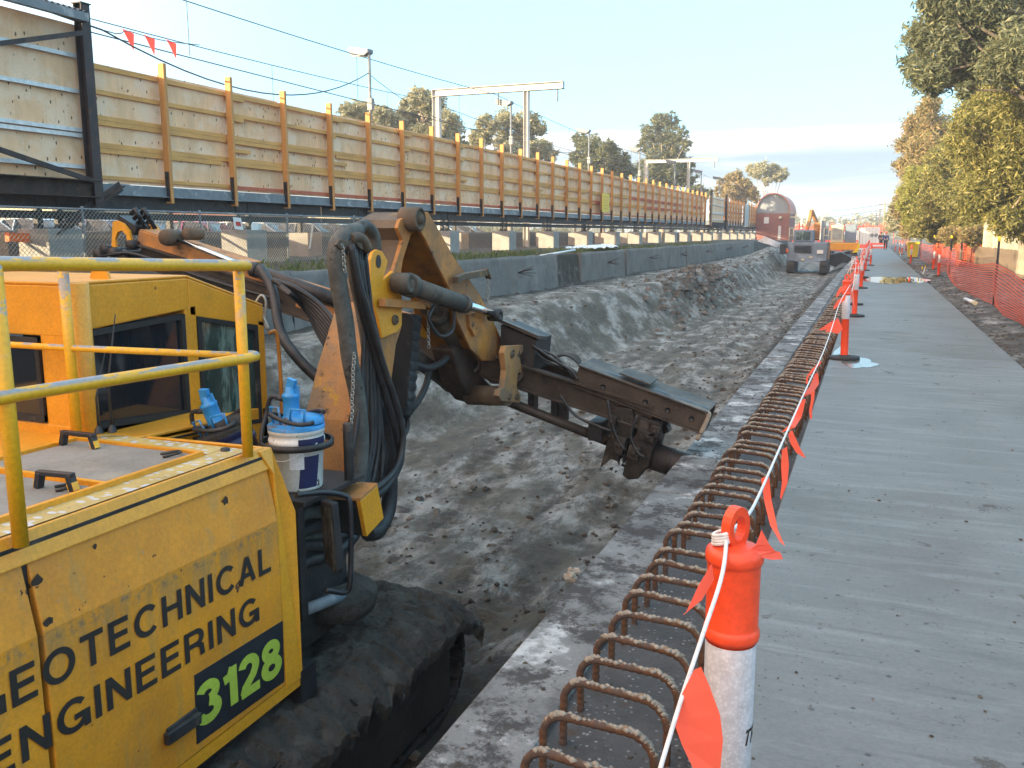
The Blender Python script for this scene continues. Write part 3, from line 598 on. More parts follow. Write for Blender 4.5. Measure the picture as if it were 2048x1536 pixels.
for y in (26.9, 27.25, 28.0, 28.35):
    m = MB(); m.tube(spline([(-9.5, y, .95), (-9.35, y+.03, .6), (-9.3, y+.12, .1)], 4), .045, 8); m.build('pipe', M['plastic_white'] if y not in (27.25,) else M['orange'], t)
m = MB()
for y in (26.7, 27.45, 28.2): m.box((-9.60, y, .25), (-9.55, y+.16, .85))
m.build('marker_strip', M['greysteel'], t)
for y in (22.9, 31.9, 38.6, 45.5, 53, 61, 69):
    m = MB()
    for j in range(7): m.tube([(-9.02, y, .62), (-8.62+rnd.uniform(-.08, .05), y+rnd.uniform(-.12, .30), .68+rnd.uniform(-.16, .16))], .008, 5)
    m.build('starter_bar_tuft', M['rusty'], t)
# ================================================================== the yellow drilling rig
GZ = -1.62
rig = thing('drilling_rig', 'yellow tracked drilling rig with folded boom and long mast, in the pit beside the beam', 'drilling rig', (-4.1, 2.5, GZ))
XS = -2.70                                                      # plane of the flank
def SP(px, py, x=XS): return AX(px, py, x)
# --- engine housing: flank panels follow a profile that leans in above the crease
prof = [(-2.70, -.66), (-2.70, .27), (-2.76, .585), (-2.79, .625)]
def flank(y0, y1, name, lo=-.66, off=0.0):
    m = MB(); pr = [(x+off, max(z, lo)) for x, z in prof]
    m.prism([(x, y0, z) for x, z in pr] + [(x-.05, y0, z) for x, z in reversed(pr)], (0, y1-y0, 0))
    return m.build(name, M['yellow_flank'], rig, bevel=.006)
seam = SP(85, 1300).y
pan = flank(seam+.012, 3.545, 'side_door', -.63)
flank(-1.2, seam-.012, 'side_door', -.63)
m = MB(); m.box((-2.80, -1.2, -.66), (-2.755, 3.56, .60)); m.build('inner_wall', M['darksteel'], rig)
# corner post of the housing
m = MB(); m.prism([(-2.70, 3.555, -.66), (-2.70, 3.70, -.66), (-2.70, 3.70, .27), (-2.76, 3.60, .63), (-2.76, 3.50, .63), (-2.72, 3.555, .50)], (-.06, 0, 0)); m.build('corner_post', M['yellow'], rig, bevel=.006)
m = MB(); m.prism([(-2.76, 3.70, -.66), (-2.76, 3.70, .27), (-2.80, 3.60, .63), (-3.75, 3.56, .63), (-3.75, 3.66, -.1), (-3.75, 3.66, -.66)], (0, -.03, 0)); m.build('front_plate', M['yellow'], rig, bevel=.005)
# lip above the doors and the deck
m = MB(); m.prism([(-2.735, -1.2, .53), (-2.735, 3.56, .53), (-2.775, 3.56, .640), (-2.775, -1.2, .640)], (-.03, 0, 0)); m.build('upper_lip', M['yellow'], rig, bevel=.006)
m = MB(); m.box((-5.6, -1.2, .585), (-2.78, 3.50, .632)); m.build('deck', M['yellow'], rig)
m = MB(); m.box((-2.93, -1.2, .633), (-2.785, 3.48, .640)); m.box((-3.74, 3.33, .633), (-2.935, 3.48, .6405)); m.build('tread_strip', M['tread'], rig)
for y0, y1 in ((2.76, 3.28), (1.2, 2.68), (-.9, 1.16)):
    m = MB(); m.box((-3.72, y0, .634), (-2.97, y1, .650)); h = m.build('deck_hatch', M['deck'], rig, bevel=.004)
    if y1 > 1.5:
        for cx, cy, dx, dy in (((-3.60, 3.18, .22, 0) if y1 > 3 else (-3.08, 2.59, .18, .02)),):
            k = MB(); a, b = Vector((cx-dx/2, cy-dy/2, .65)), Vector((cx+dx/2, cy+dy/2, .65)); up = Vector((0, 0, .07))
            k.bar(a+up*.95, b+up*.95, .03, .022); k.bar(a, a+up+(b-a)*.10, .028, .035, (0, 1, 0)); k.bar(b, b+up-(b-a)*.10, .028, .035, (0, 1, 0)); k.build('grab_handle', M['blacksteel'], h, bevel=.005)
            k = MB(); k.bar(a+up*.02-(b-a)*.03, b*.02+a*.98+up*.55, .03, .02, (0, 1, 0)); k.bar(b+up*.02, b+up*.5-(b-a)*.06, .034, .03, (0, 1, 0)); k.build('handle_stripe', M['yellow_rail'], h)
        k = MB(); k.tube(spline([(-3.05, y1-.12, .655), (-3.0, y1-.06, .668), (-3.06, y1-.02, .66), (-3.10, y1-.08, .656)], 4), .007, 5); k.build('latch_ring', M['darksteel'], h)
m = MB()
for p in ((-2.90, 3.42), (-2.86, 2.0), (-2.86, 1.86)): m.lathe((p[0], p[1], .641), [(.0, .012), (.022, .012), (.024, 0)], 10)
m.build('deck_plug', M['blacksteel'], rig)
m = MB()
for a, b, c_ in ((-2.94, 1.2, 3.3), (-3.75, -.9, 3.3)): m.box((a-.012, b, .634), (a+.012, c_, .662))
for y in (3.30, 2.72, 1.18): m.box((-3.74, y-.012, .634), (-2.955, y+.012, .660))
m.build('hatch_frame', M['yellow'], rig)
m = MB(); m.box((-4.9, 1.0, .632), (-3.9, 2.5, .86)); m.build('perforated_cover', mat('perforated_sheet', (.30, .17, .04), .6, 0, .2, 5, layers=[dict(voro=1, col=(.012, .011, .01), scale=38, lo=.25, hi=.38)]), rig, bevel=.01)
# lettering and number plate on the flank
N = (0, 0, 1)
def flank_text(s, pl, pr, h, wt, mt, name, off=.004, shear=0):
    a, b = SP(*pl), SP(*pr)
    return text(s, name, mt, pan, (XS+off, a.y, a.z), (0, b.y-a.y, b.z-a.z), N, (b-a).length, h, wt, shear)
flank_text('GEOTECHNICAL', (-62, 1462), (541, 1141), .136, .175, M['letter'], 'lettering')
flank_text('ENGINEERING', (-28, 1571), (517, 1240), .136, .175, M['letter'], 'lettering')
a, b = SP(393, 1489), SP(568, 1363); c_, d_ = SP(388, 1351), SP(565, 1241)
m = MB(); m.prism([(XS+.0025, a.y, a.z), (XS+.0025, b.y, b.z), (XS+.0025, d_.y, d_.z), (XS+.0025, c_.y, c_.z)], (-.004, 0, 0)); m.build('number_plate', M['numplate'], pan)
a, b = SP(397, 1456), SP(561, 1343)
text('3128', 'number', M['lime'], pan, (XS+.005, a.y, a.z), (0, b.y-a.y, b.z-a.z), N, (b-a).length, .195, .235, 0, .10)
a, b = SP(325, 1478), SP(392, 1432)
m = MB(); m.bar((XS+.02, a.y, a.z), (XS+.02, b.y, b.z), .03, .055); m.bar((XS+.008, a.y+.02, a.z), (XS+.008, b.y, b.z+.01), .012, .075); m.build('door_handle', M['darksteel'], pan, bevel=.008)
# scrapes with bare metal and rust runs have a shape of their own: thin raised flakes
m = MB()
for px, py, r in ((462, 1004, .020), (88, 1165, .022), (98, 1245, .02), (205, 1095, .011), (440, 975, .010)):
    p = SP(px, py); k = 9; xx = XS+.0035 - max(0, p.z-.27)*.19
    pts = [(xx, p.y+r*(.5+.8*rnd.random())*math.cos(a)*1.1, p.z+r*(.5+.9*rnd.random())*math.sin(a)) for a in np.linspace(0, 2*math.pi, k, endpoint=False)]
    m.add(pts, [tuple(range(k))])
m.build('rust_scar', M['rusty'], pan)
m = MB(); m.box((XS-.03, -1.2, -.70), (XS-.005, 3.70, -.635)); m.build('skirt', M['yellow'], rig)
# --- guard rail on the deck
def rail(pts, r, name='guard_rail', k=1):
    m = MB(); m.tube(spline(pts, k) if k > 1 else pts, r, 12); return m.build(name, M['yellow_rail'], rig)
b1, t1 = AX(42, 1092, -2.72), AX(8, 528, -2.72)
b2, t2 = AX(496, 913, -2.74), AX(478, 530, -2.74)
b3 = Vector((-3.79, 3.34, .63))
rail([b1, (b1.x, b1.y+.0, t1.z)], .027, 'rail_post'); rail([b2, (b2.x, b2.y, t2.z)], .026, 'rail_post'); rail([b3, (b3.x+.0, b3.y, t2.z-.015)], .027, 'rail_post')
tr0, tr1 = AX(-60, 527, -2.72), AX(492, 531, -2.72)
rail([(-2.72, .4, tr0.z-.01), (-2.72, tr0.y, tr0.z), tr1, tr1+Vector((-.02, .03, 0))], .026)
rail([(-2.73, 3.42, tr1.z), (-3.2, 3.40, tr1.z-.005), (-3.79, 3.34, tr1.z-.005), (-5.4, 3.28, tr1.z-.005)], .022)
q0, q1 = AX(31, 790, -2.70), AX(497, 716, -2.70)
rail([(-2.70, .4, 1.15), q0, q1, q1+Vector((0, .05, .003)), q1+Vector((-.035, .075, .0)), q1+Vector((-.09, .07, .0))], .025)
rail([(-2.78, 3.44, q1.z), (-3.79, 3.34, q1.z+.0), (-5.4, 3.28, q1.z+.0)], .017)
# --- cab
CX, CY0, CY1, CYB = -3.86, 3.42, 5.02, 4.30
cab = MB()
def cabbox(a, b): cab.box(a, b)
roof = 1.43; rf = 1.20; base = .28
# right side frame as prisms leaving window openings
def sideY(polys, x=CX, t=-.06):
    for p in polys: cab.prism([(x, y, z) for y, z in p], (t, 0, 0))
sideY([[(CY0, base), (CY0+.10, base), (CY0+.10, 1.20), (CY0, 1.20)],                      # rear pillar
       [(CY0, 1.18), (CYB, 1.24), (CYB, roof), (CY0, roof)], [(CYB, 1.20), (CY1, 1.06), (CY1, rf), (CYB, roof)],
       [(CYB-.04, base), (CYB+.06, base), (CYB+.06, 1.26), (CYB-.04, 1.26)], [(CY1-.07, base), (CY1, base), (CY1, 1.10), (CY1-.07, 1.12)],
       [(CY0, base-.3), (CY1, base-.3), (CY1, .50), (CY0, .62)]])
cab.prism([(CX-1.45, CY0, roof), (CX, CY0, roof), (CX, CYB, roof), (CX-1.45, CYB, roof)], (0, 0, .018))
cab.prism([(CX-1.45, CYB, roof), (CX, CYB, roof), (CX, CY1, rf), (CX-1.45, CY1, rf)], (0, 0, .018))
cab.box((CX-1.45, CY0-.0, 1.16), (CX-.06, CY0+.06, roof)); cab.box((CX-1.45, CY0, .2), (CX-.06, CY0+.06, .68)); cab.box((CX-.23, CY0+.002, .6), (CX-.061, CY0+.058, 1.18)); cab.box((CX-1.45, CY0+.002, .6), (CX-1.3, CY0+.058, 1.18))
cab.box((CX-1.45, CY0+.06, base), (CX-1.40, CY1, .7)); cab.box((CX-1.45, CY0+.06, 1.2), (CX-1.40, CY1-.1, roof-.1)); cab.box((CX-1.45, CY1-.1, .3), (CX-1.38, CY1, rf)); cab.box((CX-1.45, CY0+.06, base), (CX, CY1, base+.02))
cab.box((CX-1.38, CY1-.06, .25), (CX-.07, CY1, .45)); cab.box((CX-1.38, CY1-.06, 1.1), (CX-.07, CY1, 1.18))
cb = cab.build('cab', M['yellow'], rig, bevel=.012)
m = MB(); m.tube([(CX+.0, CY0+.05, base), (CX+.0, CY0+.05, roof+.012)], .065, 16); m.build('corner_pillar', M['yellow'], cb)
def win(y0, y1, za0, za1, zb0, zb1, mt, x=CX-.03, name='window'):
    """side window: rear edge z za0..za1, front edge z zb0..zb1; rubber gasket with glass as its sub-part"""
    m = MB(); w = .032
    P = [(y0, za0), (y1, zb0), (y1, zb1), (y0, za1)]; Q = [(y0+w, za0+w), (y1-w, zb0+w), (y1-w, zb1-w), (y0+w, za1-w)]
    for i in range(4):
        j = (i+1) % 4; m.prism([(x+.035, *P[i]), (x+.035, *P[j]), (x+.035, *Q[j]), (x+.035, *Q[i])], (-.03, 0, 0))
    f = m.build(name, M['blackrubber'], cb)
    g = MB(); g.prism([(x+.012, y, z) for y, z in Q], (-.006, 0, 0)); g.build('glass_pane', mt, f)
win(CY0+.105, CYB-.045, .645, 1.185, .59, 1.215, M['glass'])
win(CYB+.065, CY1-.075, .46, 1.19, .40, 1.08, M['glass_green'])
m = MB(); x0, x1 = CX-1.29, CX-.235
for a in ((x0, .69, x1, .725), (x0, 1.12, x1, 1.15)): m.box((a[0], CY0-.012, a[1]), (a[2], CY0+.004, a[3]))
for a in (x0, x1-.03): m.box((a, CY0-.0115, .69), (a+.03, CY0+.004, 1.15))
f = m.build('window', M['blackrubber'], cb)
m = MB(); m.box((x0+.03, CY0-.002, .72), (x1-.03, CY0+.002, 1.13)); m.build('glass_pane', M['glass'], f)
m = MB(); m.box((CX-1.38, CY1-.03, .45), (CX-.07, CY1-.024, 1.1)); m.build('windscreen', M['glass_green'], cb)
m = MB(); m.box((CX-.9, CY0+.5, .3), (CX-.4, CY0+1.0, .75)); m.prism([(CX-.88, CY0+.45, .7), (CX-.42, CY0+.45, .7), (CX-.45, CY0+.4, 1.15), (CX-.85, CY0+.4, 1.15)], (0, .12, 0)); m.build('driver_seat', M['blacksteel'], cb)
m = MB(); m.box((CX-.035, CY0+.36, .98), (CX-.028, CY0+.56, 1.12)); m.build('purple_sticker', mat('purple_film', (.05, .03, .22), .4), cb)
m = MB()
for y, z in ((CY0+.35, roof+.018), (CY0-.0, roof+.018)):
    x = CX-.55 if y < CY0+.1 else CX-.15
    m.prism([(x-.07, y, z), (x+.07, y, z), (x+.04, y, z+.10), (x-.03, y, z+.10)], (0, .02, 0))
m.build('lifting_eye', M['yellow'], cb)
m = MB(); p = Vector((CX-.05, CY1-.04, rf+.01))
m.tube(spline([p, p+Vector((.05, .02, .07)), p+Vector((.08, .03, .02)), p+Vector((.06, .03, -.12)), p+Vector((.10, .02, -.16)), p+Vector((.05, .03, -.07))], 4), .009, 6); m.build('padlock_chain', M['chain'], cb)
m = MB(); m.tube(spline([(CX+.01, CY1+.03, 1.02), (CX+.04, CY1+.09, .95), (CX+.04, CY1+.09, .2), (CX+.01, CY1+.03, .12)], 5), .014, 8); m.build('grab_rail', mat('orange_rail', (.55, .20, .02), .5), cb)
for dx, h_ in ((0, .42), (.045, .62)):
    m = MB(); bp = Vector((-3.70+dx, 3.40+dx, .665)); m.lathe(bp, [(.024, 0), (.02, .02), (.008, .04)], 10); m.tube([bp+Vector((0, 0, .03)), bp+Vector((.0, .0, h_*.45)), bp+Vector((.03, .05, h_))], [.008, .006, .003], 6); m.build('antenna', M['blacksteel'], rig)
# ledge box beside the cab
m = MB(); m.prism([(-3.86, 3.42, .60), (-3.53, 3.50, .62), (-3.45, 4.28, .60), (-3.86, 4.30, .585)], (0, 0, .018)); m.prism([(-3.53, 3.52, .60), (-3.46, 4.26, .585), (-3.46, 4.26, -.1), (-3.53, 3.52, -.1)], (-.03, 0, 0)); m.prism([(-3.86, 4.27, .58), (-3.46, 4.27, .58), (-3.46, 4.27, -.1), (-3.86, 4.27, -.1)], (0, .02, 0))
m.build('side_box', M['yellow'], rig, bevel=.005)
m = MB(); m.prism([(-3.525, 3.52, .595), (-3.452, 4.27, .58), (-3.452, 4.27, .57), (-3.525, 3.52, .583)], (.008, 0, 0)); m.build('seal_strip', M['blackrubber'], rig)
# --- chassis and slew ring
m = MB(); m.box((-5.5, -.9, -.80), (-2.78, 3.60, -.60)); m.box((-5.2, 3.6, -.72), (-2.95, 4.55, -.2)); m.lathe((-4.1, 2.0, -1.0), [(.9, 0), (.9, .22), (.7, .3)], 24); m.box((-3.75, 3.70, -.5), (-3.16, 4.5, .22))
m.build('slewing_frame', M['darksteel'], rig, bevel=.01)
m = MB(); m.lathe((-3.0, 4.45, -.62), [(.0, .0), (.26, .0), (.28, .05), (.28, .12), (.22, .16), (.10, .18)], 20); m.build('swivel_cap', M['mudcake'], rig)
m = MB(); a, b = AX(605, 1222, -2.85), AX(688, 1190, -2.85); m.tube([a, b], .035, 12); m.build('stabiliser_rod', M['greysteel'], rig)
m = MB(); m.box((-5.3, 3.4, -.1), (-3.9, 5.0, .30)); m.build('cab_floor', M['darksteel'], rig)
m = MB(); m.box((-2.85, 3.68, -1.0), (-2.70, 3.82, -.62)); m.build('step_block', M['blacksteel'], rig)
M['muddy_plate'] = mat('mud_smeared_plate', (.032, .026, .022), .6, 0, .3, 3, layers=[dict(col=(.06, .05, .042), scale=3, lo=.5, hi=.7, stretch=(1, .4, 1))], bump=.006, bscale=20)
# --- tracks, caked with mud
def track(xc, w, y0, y1):
    zt, zb = -.92, GZ; r = (zt-zb)/2; zc = (zt+zb)/2
    path = [(y0+r+(y1-y0-2*r)*i/14, zt) for i in range(15)] + [(y1-r+r*math.sin(a), zc+r*math.cos(a)) for a in np.linspace(0, math.pi, 9)[1:-1]] + [(y1-r-(y1-y0-2*r)*i/14, zb) for i in range(15)] + [(y0+r-r*math.sin(a), zc-r*math.cos(a)) for a in np.linspace(0, math.pi, 9)[1:-1]]
    t = MB(); k = len(path)
    for i in range(k):
        (ya, za), (yb, zb_) = path[i], path[(i+1) % k]; d = Vector((0, yb-ya, zb_-za)); n = Vector((0, -d.z, d.y)).normalized()*-1
        p, q = Vector((xc, ya, za)), Vector((xc, yb, zb_)); t.bar(p-n*.02, q-n*.02, w, .05, n); t.bar((p+q)/2 - d*.06, (p+q)/2 + d*.06, w*.98, .09, n)
    tr = t.build('track', M['darksteel'], rig)
    f = MB(); f.box((xc-w*.30, y0+r, zc-.30), (xc+w*.50, y1-r*.55, zc+.27)); f.lathe((xc-w*.4, y1-r, zc), [(r*.8, 0), (r*.8, w*.8), (.1, w*.82)], 20, (1, 0, 0)); f.lathe((xc-w*.4, y0+r, zc), [(r*.8, 0), (r*.8, w*.8), (.1, w*.82)], 20, (1, 0, 0)); f.build('track_frame', M['muddy_plate'], tr, bevel=.03)
    return tr
trk = track(-2.86, .60, -.6, 5.42); track(-5.35, .60, -.6, 5.42)
def mudslab():                                                   # slab of clay squeezed over the track shoes
    ys = np.linspace(2.2, 5.50, 260); us = np.linspace(0, 1, 60); Y, U = np.meshgrid(ys, us)
    X = -3.2 + U*.76; n = fbm(X*4, Y*4, 5, 301, .6); blk_ = np.abs(fbm(X*0+2.1, Y*1.7, 2, 305)); Z = -.80 + .10*n + .09*fbm(X*11, Y*9, 4, 310, .65) + .018*(np.abs(((Y+.03*fbm(X*3, Y*3, 2, 4))/.19) % 1-.5) < .22)*(vn(X*2, Y*3, 5)*.8+.4) - .10*sstep(.65, 1, U)
    edge = sstep(.90, 1.0, U); X = X + sstep(.7, 1, U)*(.16*fbm(Y*3.5, Y*0, 5, 77, .65)); Z = Z - edge*(.03+.30*np.abs(fbm(Y*5.3, Y*0+1, 5, 79, .65)))
    fr = sstep(5.25, 5.50, Y); Z = Z - fr*(.16+.10*fbm(X*9, Y*5, 3, 55)); m = MB(); m.smooth = True; nx = len(ys)
    vs = np.stack([X, Y, Z], -1).reshape(-1, 3).tolist(); lo = [(x-.02, y, z-.09) for x, y, z in vs[-nx:]]; lo2 = [(x, y-.05, z-.12) for x, y, z in vs[nx-1::nx]]
    k = len(vs)
    m.add(vs+lo+lo2, [(j*nx+i, j*nx+i+1, (j+1)*nx+i+1, (j+1)*nx+i) for j in range(len(us)-1) for i in range(nx-1)] + [((len(us)-1)*nx+i, (len(us)-1)*nx+i+1, k+i+1, k+i) for i in range(nx-1)] + [(j*nx+nx-1, k+nx+j, k+nx+j+1, (j+1)*nx+nx-1) for j in range(len(us)-1)])
    rr = random.Random(5)
    for i in range(60):
        p = Vector((-2.55+rr.gauss(0, .10), rr.uniform(2.5, 5.55), -.88+rr.gauss(0, .035))); s_ = rr.uniform(.012, .04)
        q = [p+Vector((rr.uniform(-1, 1), rr.uniform(-1, 1), rr.uniform(-.8, .8)))*s_ for _ in range(6)]
        m.add(q, [(0, 1, 2), (0, 2, 3), (0, 3, 4), (0, 4, 1), (5, 2, 1), (5, 3, 2), (5, 4, 3), (5, 1, 4)])
    m.build('caked_clay', M['mudcake'], trk)
mudslab()
# --- boom (rear leg) : two side plates and skins between them
BX = -3.05; BW = .36
def BP(*pts, x=BX): return [AX(px, py, x) for px, py in pts]
rear = [(852, 428), (826, 424), (800, 440), (795, 456), (806, 480), (788, 540), (768, 577), (765, 606), (752, 632), (722, 735), (696, 842), (684, 1000)]
front = [(730, 1030), (752, 930), (778, 800), (792, 690), (803, 655), (801, 600), (800, 560), (806, 520), (822, 470), (842, 452)]
m = MB(); m.prism(BP(*(rear+front)), (-.03, 0, 0)); m.prism(BP(*(rear+front), x=BX-BW+.03), (-.03, 0, 0))
boom = m.build('boom', M['yellow_old'], rig, bevel=.004)
m = MB()
sk = BP(*rear)
for i in range(1, len(sk)-1):
    m.mi = 1 if i > 6 else 0; a, b = sk[i], sk[i+1]; e = Vector((-BW+.06, 0, 0)); s0 = Vector((-.03, 0, 0)); m.quad(a+s0, b+s0, b+s0+e, a+s0+e)
fk = BP(*front)
for i in range(len(fk)-1):
    a, b = fk[i], fk[i+1]; e = Vector((-BW+.06, 0, 0)); s0 = Vector((-.03, 0, 0)); m.quad(b+s0, a+s0, a+s0+e, b+s0+e)
m.build('boom_skin', [M['brown_old'], M['tan_worn']], boom)
m = MB(); lug = BP((742, 585), (741, 520), (747, 503), (755, 499), (765, 503), (776, 522), (766, 560), (786, 542), (803, 560), (804, 600), (804, 650), (794, 664), (765, 676), (758, 640), (748, 610), x=BX+.028)
m.prism(lug, (-.026, 0, 0)); lg = m.build('boom_lug', M['yellow'], boom, bevel=.003)
m = MB(); o_ = AX(757, 523, BX+.03); m.add([o_+Vector((.001, math.cos(a)*.034, math.sin(a)*.045)) for a in np.linspace(0, 2*math.pi, 16, endpoint=False)], [tuple(range(16))]); m.build('lug_hole', M['blacksteel'], lg)
def pin(px, py, x, r, l, name, par, mt='brown_old'):
    m = MB(); c = AX(px, py, x); m.lathe(c-Vector((l, 0, 0)), [(r*.98, 0), (r, .01), (r, l-.01), (r*.8, l), (r*.78, l-.012), (r*.42, l-.012), (r*.40, l+.006), (0, l+.006)], 20, (1, 0, 0)); return m.build(name, M[mt], par)
pin(843, 438, BX+.10, .085, .15, 'hinge_pin', boom); pin(843, 438, BX-BW+.02, .085, .12, 'hinge_pin', boom)
pin(794, 640, BX+.05, .035, .05, 'grease_boss', boom)
def bracket(pts, w, h, x, par, name='hose_bracket', mt='yellow_old'):
    m = MB(); P = BP(*pts, x=x)
    for a, b in zip(P[:-1], P[1:]): m.bar(a, b, w, h)
    return m.build(name, M[mt], par, bevel=.004)
bracket([(764, 605), (846, 611)], .05, .055, BX+.07, boom); bracket([(842, 604), (857, 618)], .06, .02, BX+.075, boom)
def chain(px, py0, py1, x, par, px1=None):
    m = MB(); n = max(3, int((py1-py0)/6))
    P = [AX(px+((px1 or px)-px)*i/n+math.sin(i*.7)*.6, py0+(py1-py0)*i/n, x) for i in range(n+1)]
    for i in range(n):
        a, b = P[i], P[i+1]; d = (b-a)*.62; s_ = Vector((1, 0, 0)) if i % 2 else Vector((0, 1, 0)); c = (a+b)/2; w = .010
        m.tube([c-d, c-d*.6+s_*w, c+d*.6+s_*w, c+d, c+d*.6-s_*w, c-d*.6-s_*w, c-d], .0035, 4, False)
    m.build('chain', M['chain'], par)
chain(857, 620, 696, BX+.075, boom)
# --- arm (front leg)
AXX = -2.98
arm_r = [(838, 424), (856, 424), (866, 440), (905, 510), (960, 590), (985, 640), (1008, 690), (1012, 704), (1001, 721)]
arm_l = [(966, 722), (942, 698), (915, 640), (902, 588), (898, 575), (876, 532), (852, 480), (832, 448), (828, 432)]
m = MB(); m.prism(BP(*(arm_r+arm_l), x=AXX), (-.025, 0, 0)); m.prism(BP(*(arm_r+arm_l), x=AXX-.40), (-.025, 0, 0))
arm = m.build('arm', M['yellow_old'], rig, bevel=.004)
m = MB(); A = BP(*arm_l, x=AXX-.03)
for i in range(1, len(A)-1): e = Vector((-.37, 0, 0)); m.quad(A[i], A[i+1], A[i+1]+e, A[i]+e)
A = BP(*arm_r, x=AXX-.03)
for i in range(1, len(A)-1): e = Vector((-.37, 0, 0)); m.quad(A[i+1], A[i], A[i]+e, A[i+1]+e)
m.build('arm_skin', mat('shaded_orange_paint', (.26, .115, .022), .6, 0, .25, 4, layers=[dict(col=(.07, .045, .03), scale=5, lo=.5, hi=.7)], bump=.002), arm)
bracket([(910, 560), (926, 553), (972, 545)], .05, .05, AXX+.06, arm, mt='brown_old'); bracket([(970, 538), (978, 557)], .05, .02, AXX+.065, arm, mt='brown_old'); chain(976, 558, 610, AXX+.065, arm)
pin(947, 650, AXX+.035, .03, .05, 'eye_boss', arm)
m = MB(); m.prism(BP((938, 630), (958, 622), (972, 660), (950, 672), (941, 655), x=AXX+.03), (-.03, 0, 0)); m.build('arm_lug', M['yellow_old'], arm)
# --- cylinders
def ram(p, q, r, frac, x0, x1, par, name='hydraulic_cylinder', rr=None, endr=None):
    a, b = AX(*p, x0), AX(*q, x1); c = a+(b-a)*frac; m = MB(); d = (b-a).normalized()
    m.tube([a, c-d*.05], r, 18); m.tube([c-d*.06, c], r*1.10, 18); m.lathe(a-Vector((r*1.0, 0, 0)), [(0, 0), (r*1.05, 0), (r*1.05, r*2), (r*.7, r*2), (r*.6, r*1.9), (0, r*1.9)], 16, (1, 0, 0)); m.tube([a+d*r*.8, a+d*r*2], r*1.25, 14)
    y = m.build(name, M['barrel'], par)
    m = MB(); m.tube([c, b], rr or r*.52, 14); m.build('piston_rod', M['chrome'], y)
    m = MB(); e = endr or r*.8; m.lathe(b-Vector((e, 0, 0)), [(0, 0), (e, 0), (e, e*2), (e*.5, e*2), (e*.45, e*1.9), (0, e*1.9)], 16, (1, 0, 0)); m.build('rod_eye', M['darksteel'], y)
    return y
ram((806, 566), (990, 630), .066, .62, BX+.12, AXX+.10, boom)
ram((866, 610), (976, 788), .078, .68, BX-.12, AXX-.14, boom)
ram((800, 690), (925, 785), .075, .80, BX-.42, AXX-.36, boom)
# belly plate and link at the end of the arm
m = MB(); m.prism(BP((836, 622), (870, 628), (898, 690), (840, 672), x=BX-.30), (-.04, 0, 0)); m.build('belly_plate', M['yellow'], boom)
m = MB(); m.prism(BP((905, 700), (925, 690), (958, 745), (1000, 790), (985, 812), (950, 802), (925, 770), x=AXX-.10), (-.2, 0, 0)); m.build('link_casting', M['rusty'], arm, bevel=.02)
m = MB(); a, b = AX(938, 790, AXX-.16), AX(1016, 792, AXX+.24); m.tube([a, b], .085, 16); m.build('link_pin', M['brown_old'], arm)
endp = [(1012, 692), (1048, 690), (1050, 698), (1040, 712), (1042, 728), (1054, 742), (1046, 748), (1036, 745), (1034, 775), (1042, 790), (1040, 806), (1004, 802), (998, 792), (1000, 780), (1008, 776), (1012, 740), (1008, 706)]
m = MB(); m.prism([AX(px, py, AXX+.26) for px, py in endp], (-.05, 0, 0)); pl = m.build('end_plate', M['tan_worn'], arm, bevel=.004)
for px, py, r in ((1027, 708, .04), (1021, 794, .028), (1036, 794, .028)): pin(px, py, AXX+.275, r, .05, 'boss', pl)
m = MB(); a, b = AX(1027, 708, AXX+.22), AX(985, 706, AXX-.35); m.tube([a, b], .06, 14); a, b = AX(1027, 745, AXX+.2), AX(990, 750, AXX-.35); m.tube([a, b], .09, 14); m.build('cross_shaft', M['rusty'], arm)
# --- mast: a long feed beam sloping down to the face of the beam
MY = 7.05
L0, L1 = AY(232, 474, MY), AY(1412, 845, MY)
MD = (L1-L0).normalized(); MN = Vector((-MD.z, 0, MD.x)); ML = (L1-L0).length
if MN.z < 0: MN = -MN
def mp(s, n, y=0): return L0+MD*s+MN*n+Vector((0, y, 0))
def sOf(px, py): p = AY(px, py, MY); return (p-L0).dot(MD)
m = MB(); s1 = sOf(1300, 850)
m.bar(mp(.35, -.02, .18), mp(s1, -.10, .18), .36, .012, MN)
for yy in (0.0, .36): m.bar(mp(.35, -.10, yy), mp(s1, -.10, yy), .012, .20, MN); m.bar(mp(.35, .0, yy-.02), mp(s1, .0, yy-.02), .09, .014, MN); m.bar(mp(.35, -.20, yy-.02), mp(s1, -.20, yy-.02), .09, .014, MN)
m.bar(mp(.35, -.19, .18), mp(s1, -.19, .18), .36, .012, MN)
mast = m.build('mast', M['mast'], rig)
s0 = sOf(1150, 770)
m = MB()
for yy in (-.03, .33): m.bar(mp(s0, .06, yy), mp(ML, .0, yy), .016, .16, MN)
m.bar(mp(s0, .155, .15), mp(ML, .095, .15), .44, .014, MN); m.bar(mp(s0, -.03, .15), mp(ML, -.09, .15), .40, .012, MN)
up_rail = m.build('mast_extension', M['mast'], mast, bevel=.003)
for s_ in (.25, .45, .62, .80, .93):
    a = s0+(ML-s0)*s_; n_ = .155-.06*s_+.0095; m = MB(); m.bar(mp(a-.07, n_, .06), mp(a+.07, n_-.005, .06), .06, .004, MN); m.build('slot', M['blacksteel'], up_rail)
for s_ in (.22, .55, .72, .90): c = mp(s0+(ML-s0)*s_, .05-.05*s_, -.040); m = MB(); m.lathe(c, [(0, 0), (.022, 0), (.022, -.01)], 10, (0, 1, 0)); m.build('bolt_hole', M['blacksteel'], up_rail)
m = MB(); m.bar(mp(s0+.35, .185, .12), mp(s0+.62, .17, .12), .30, .012, MN); m.build('loose_plate', M['mast'], up_rail)
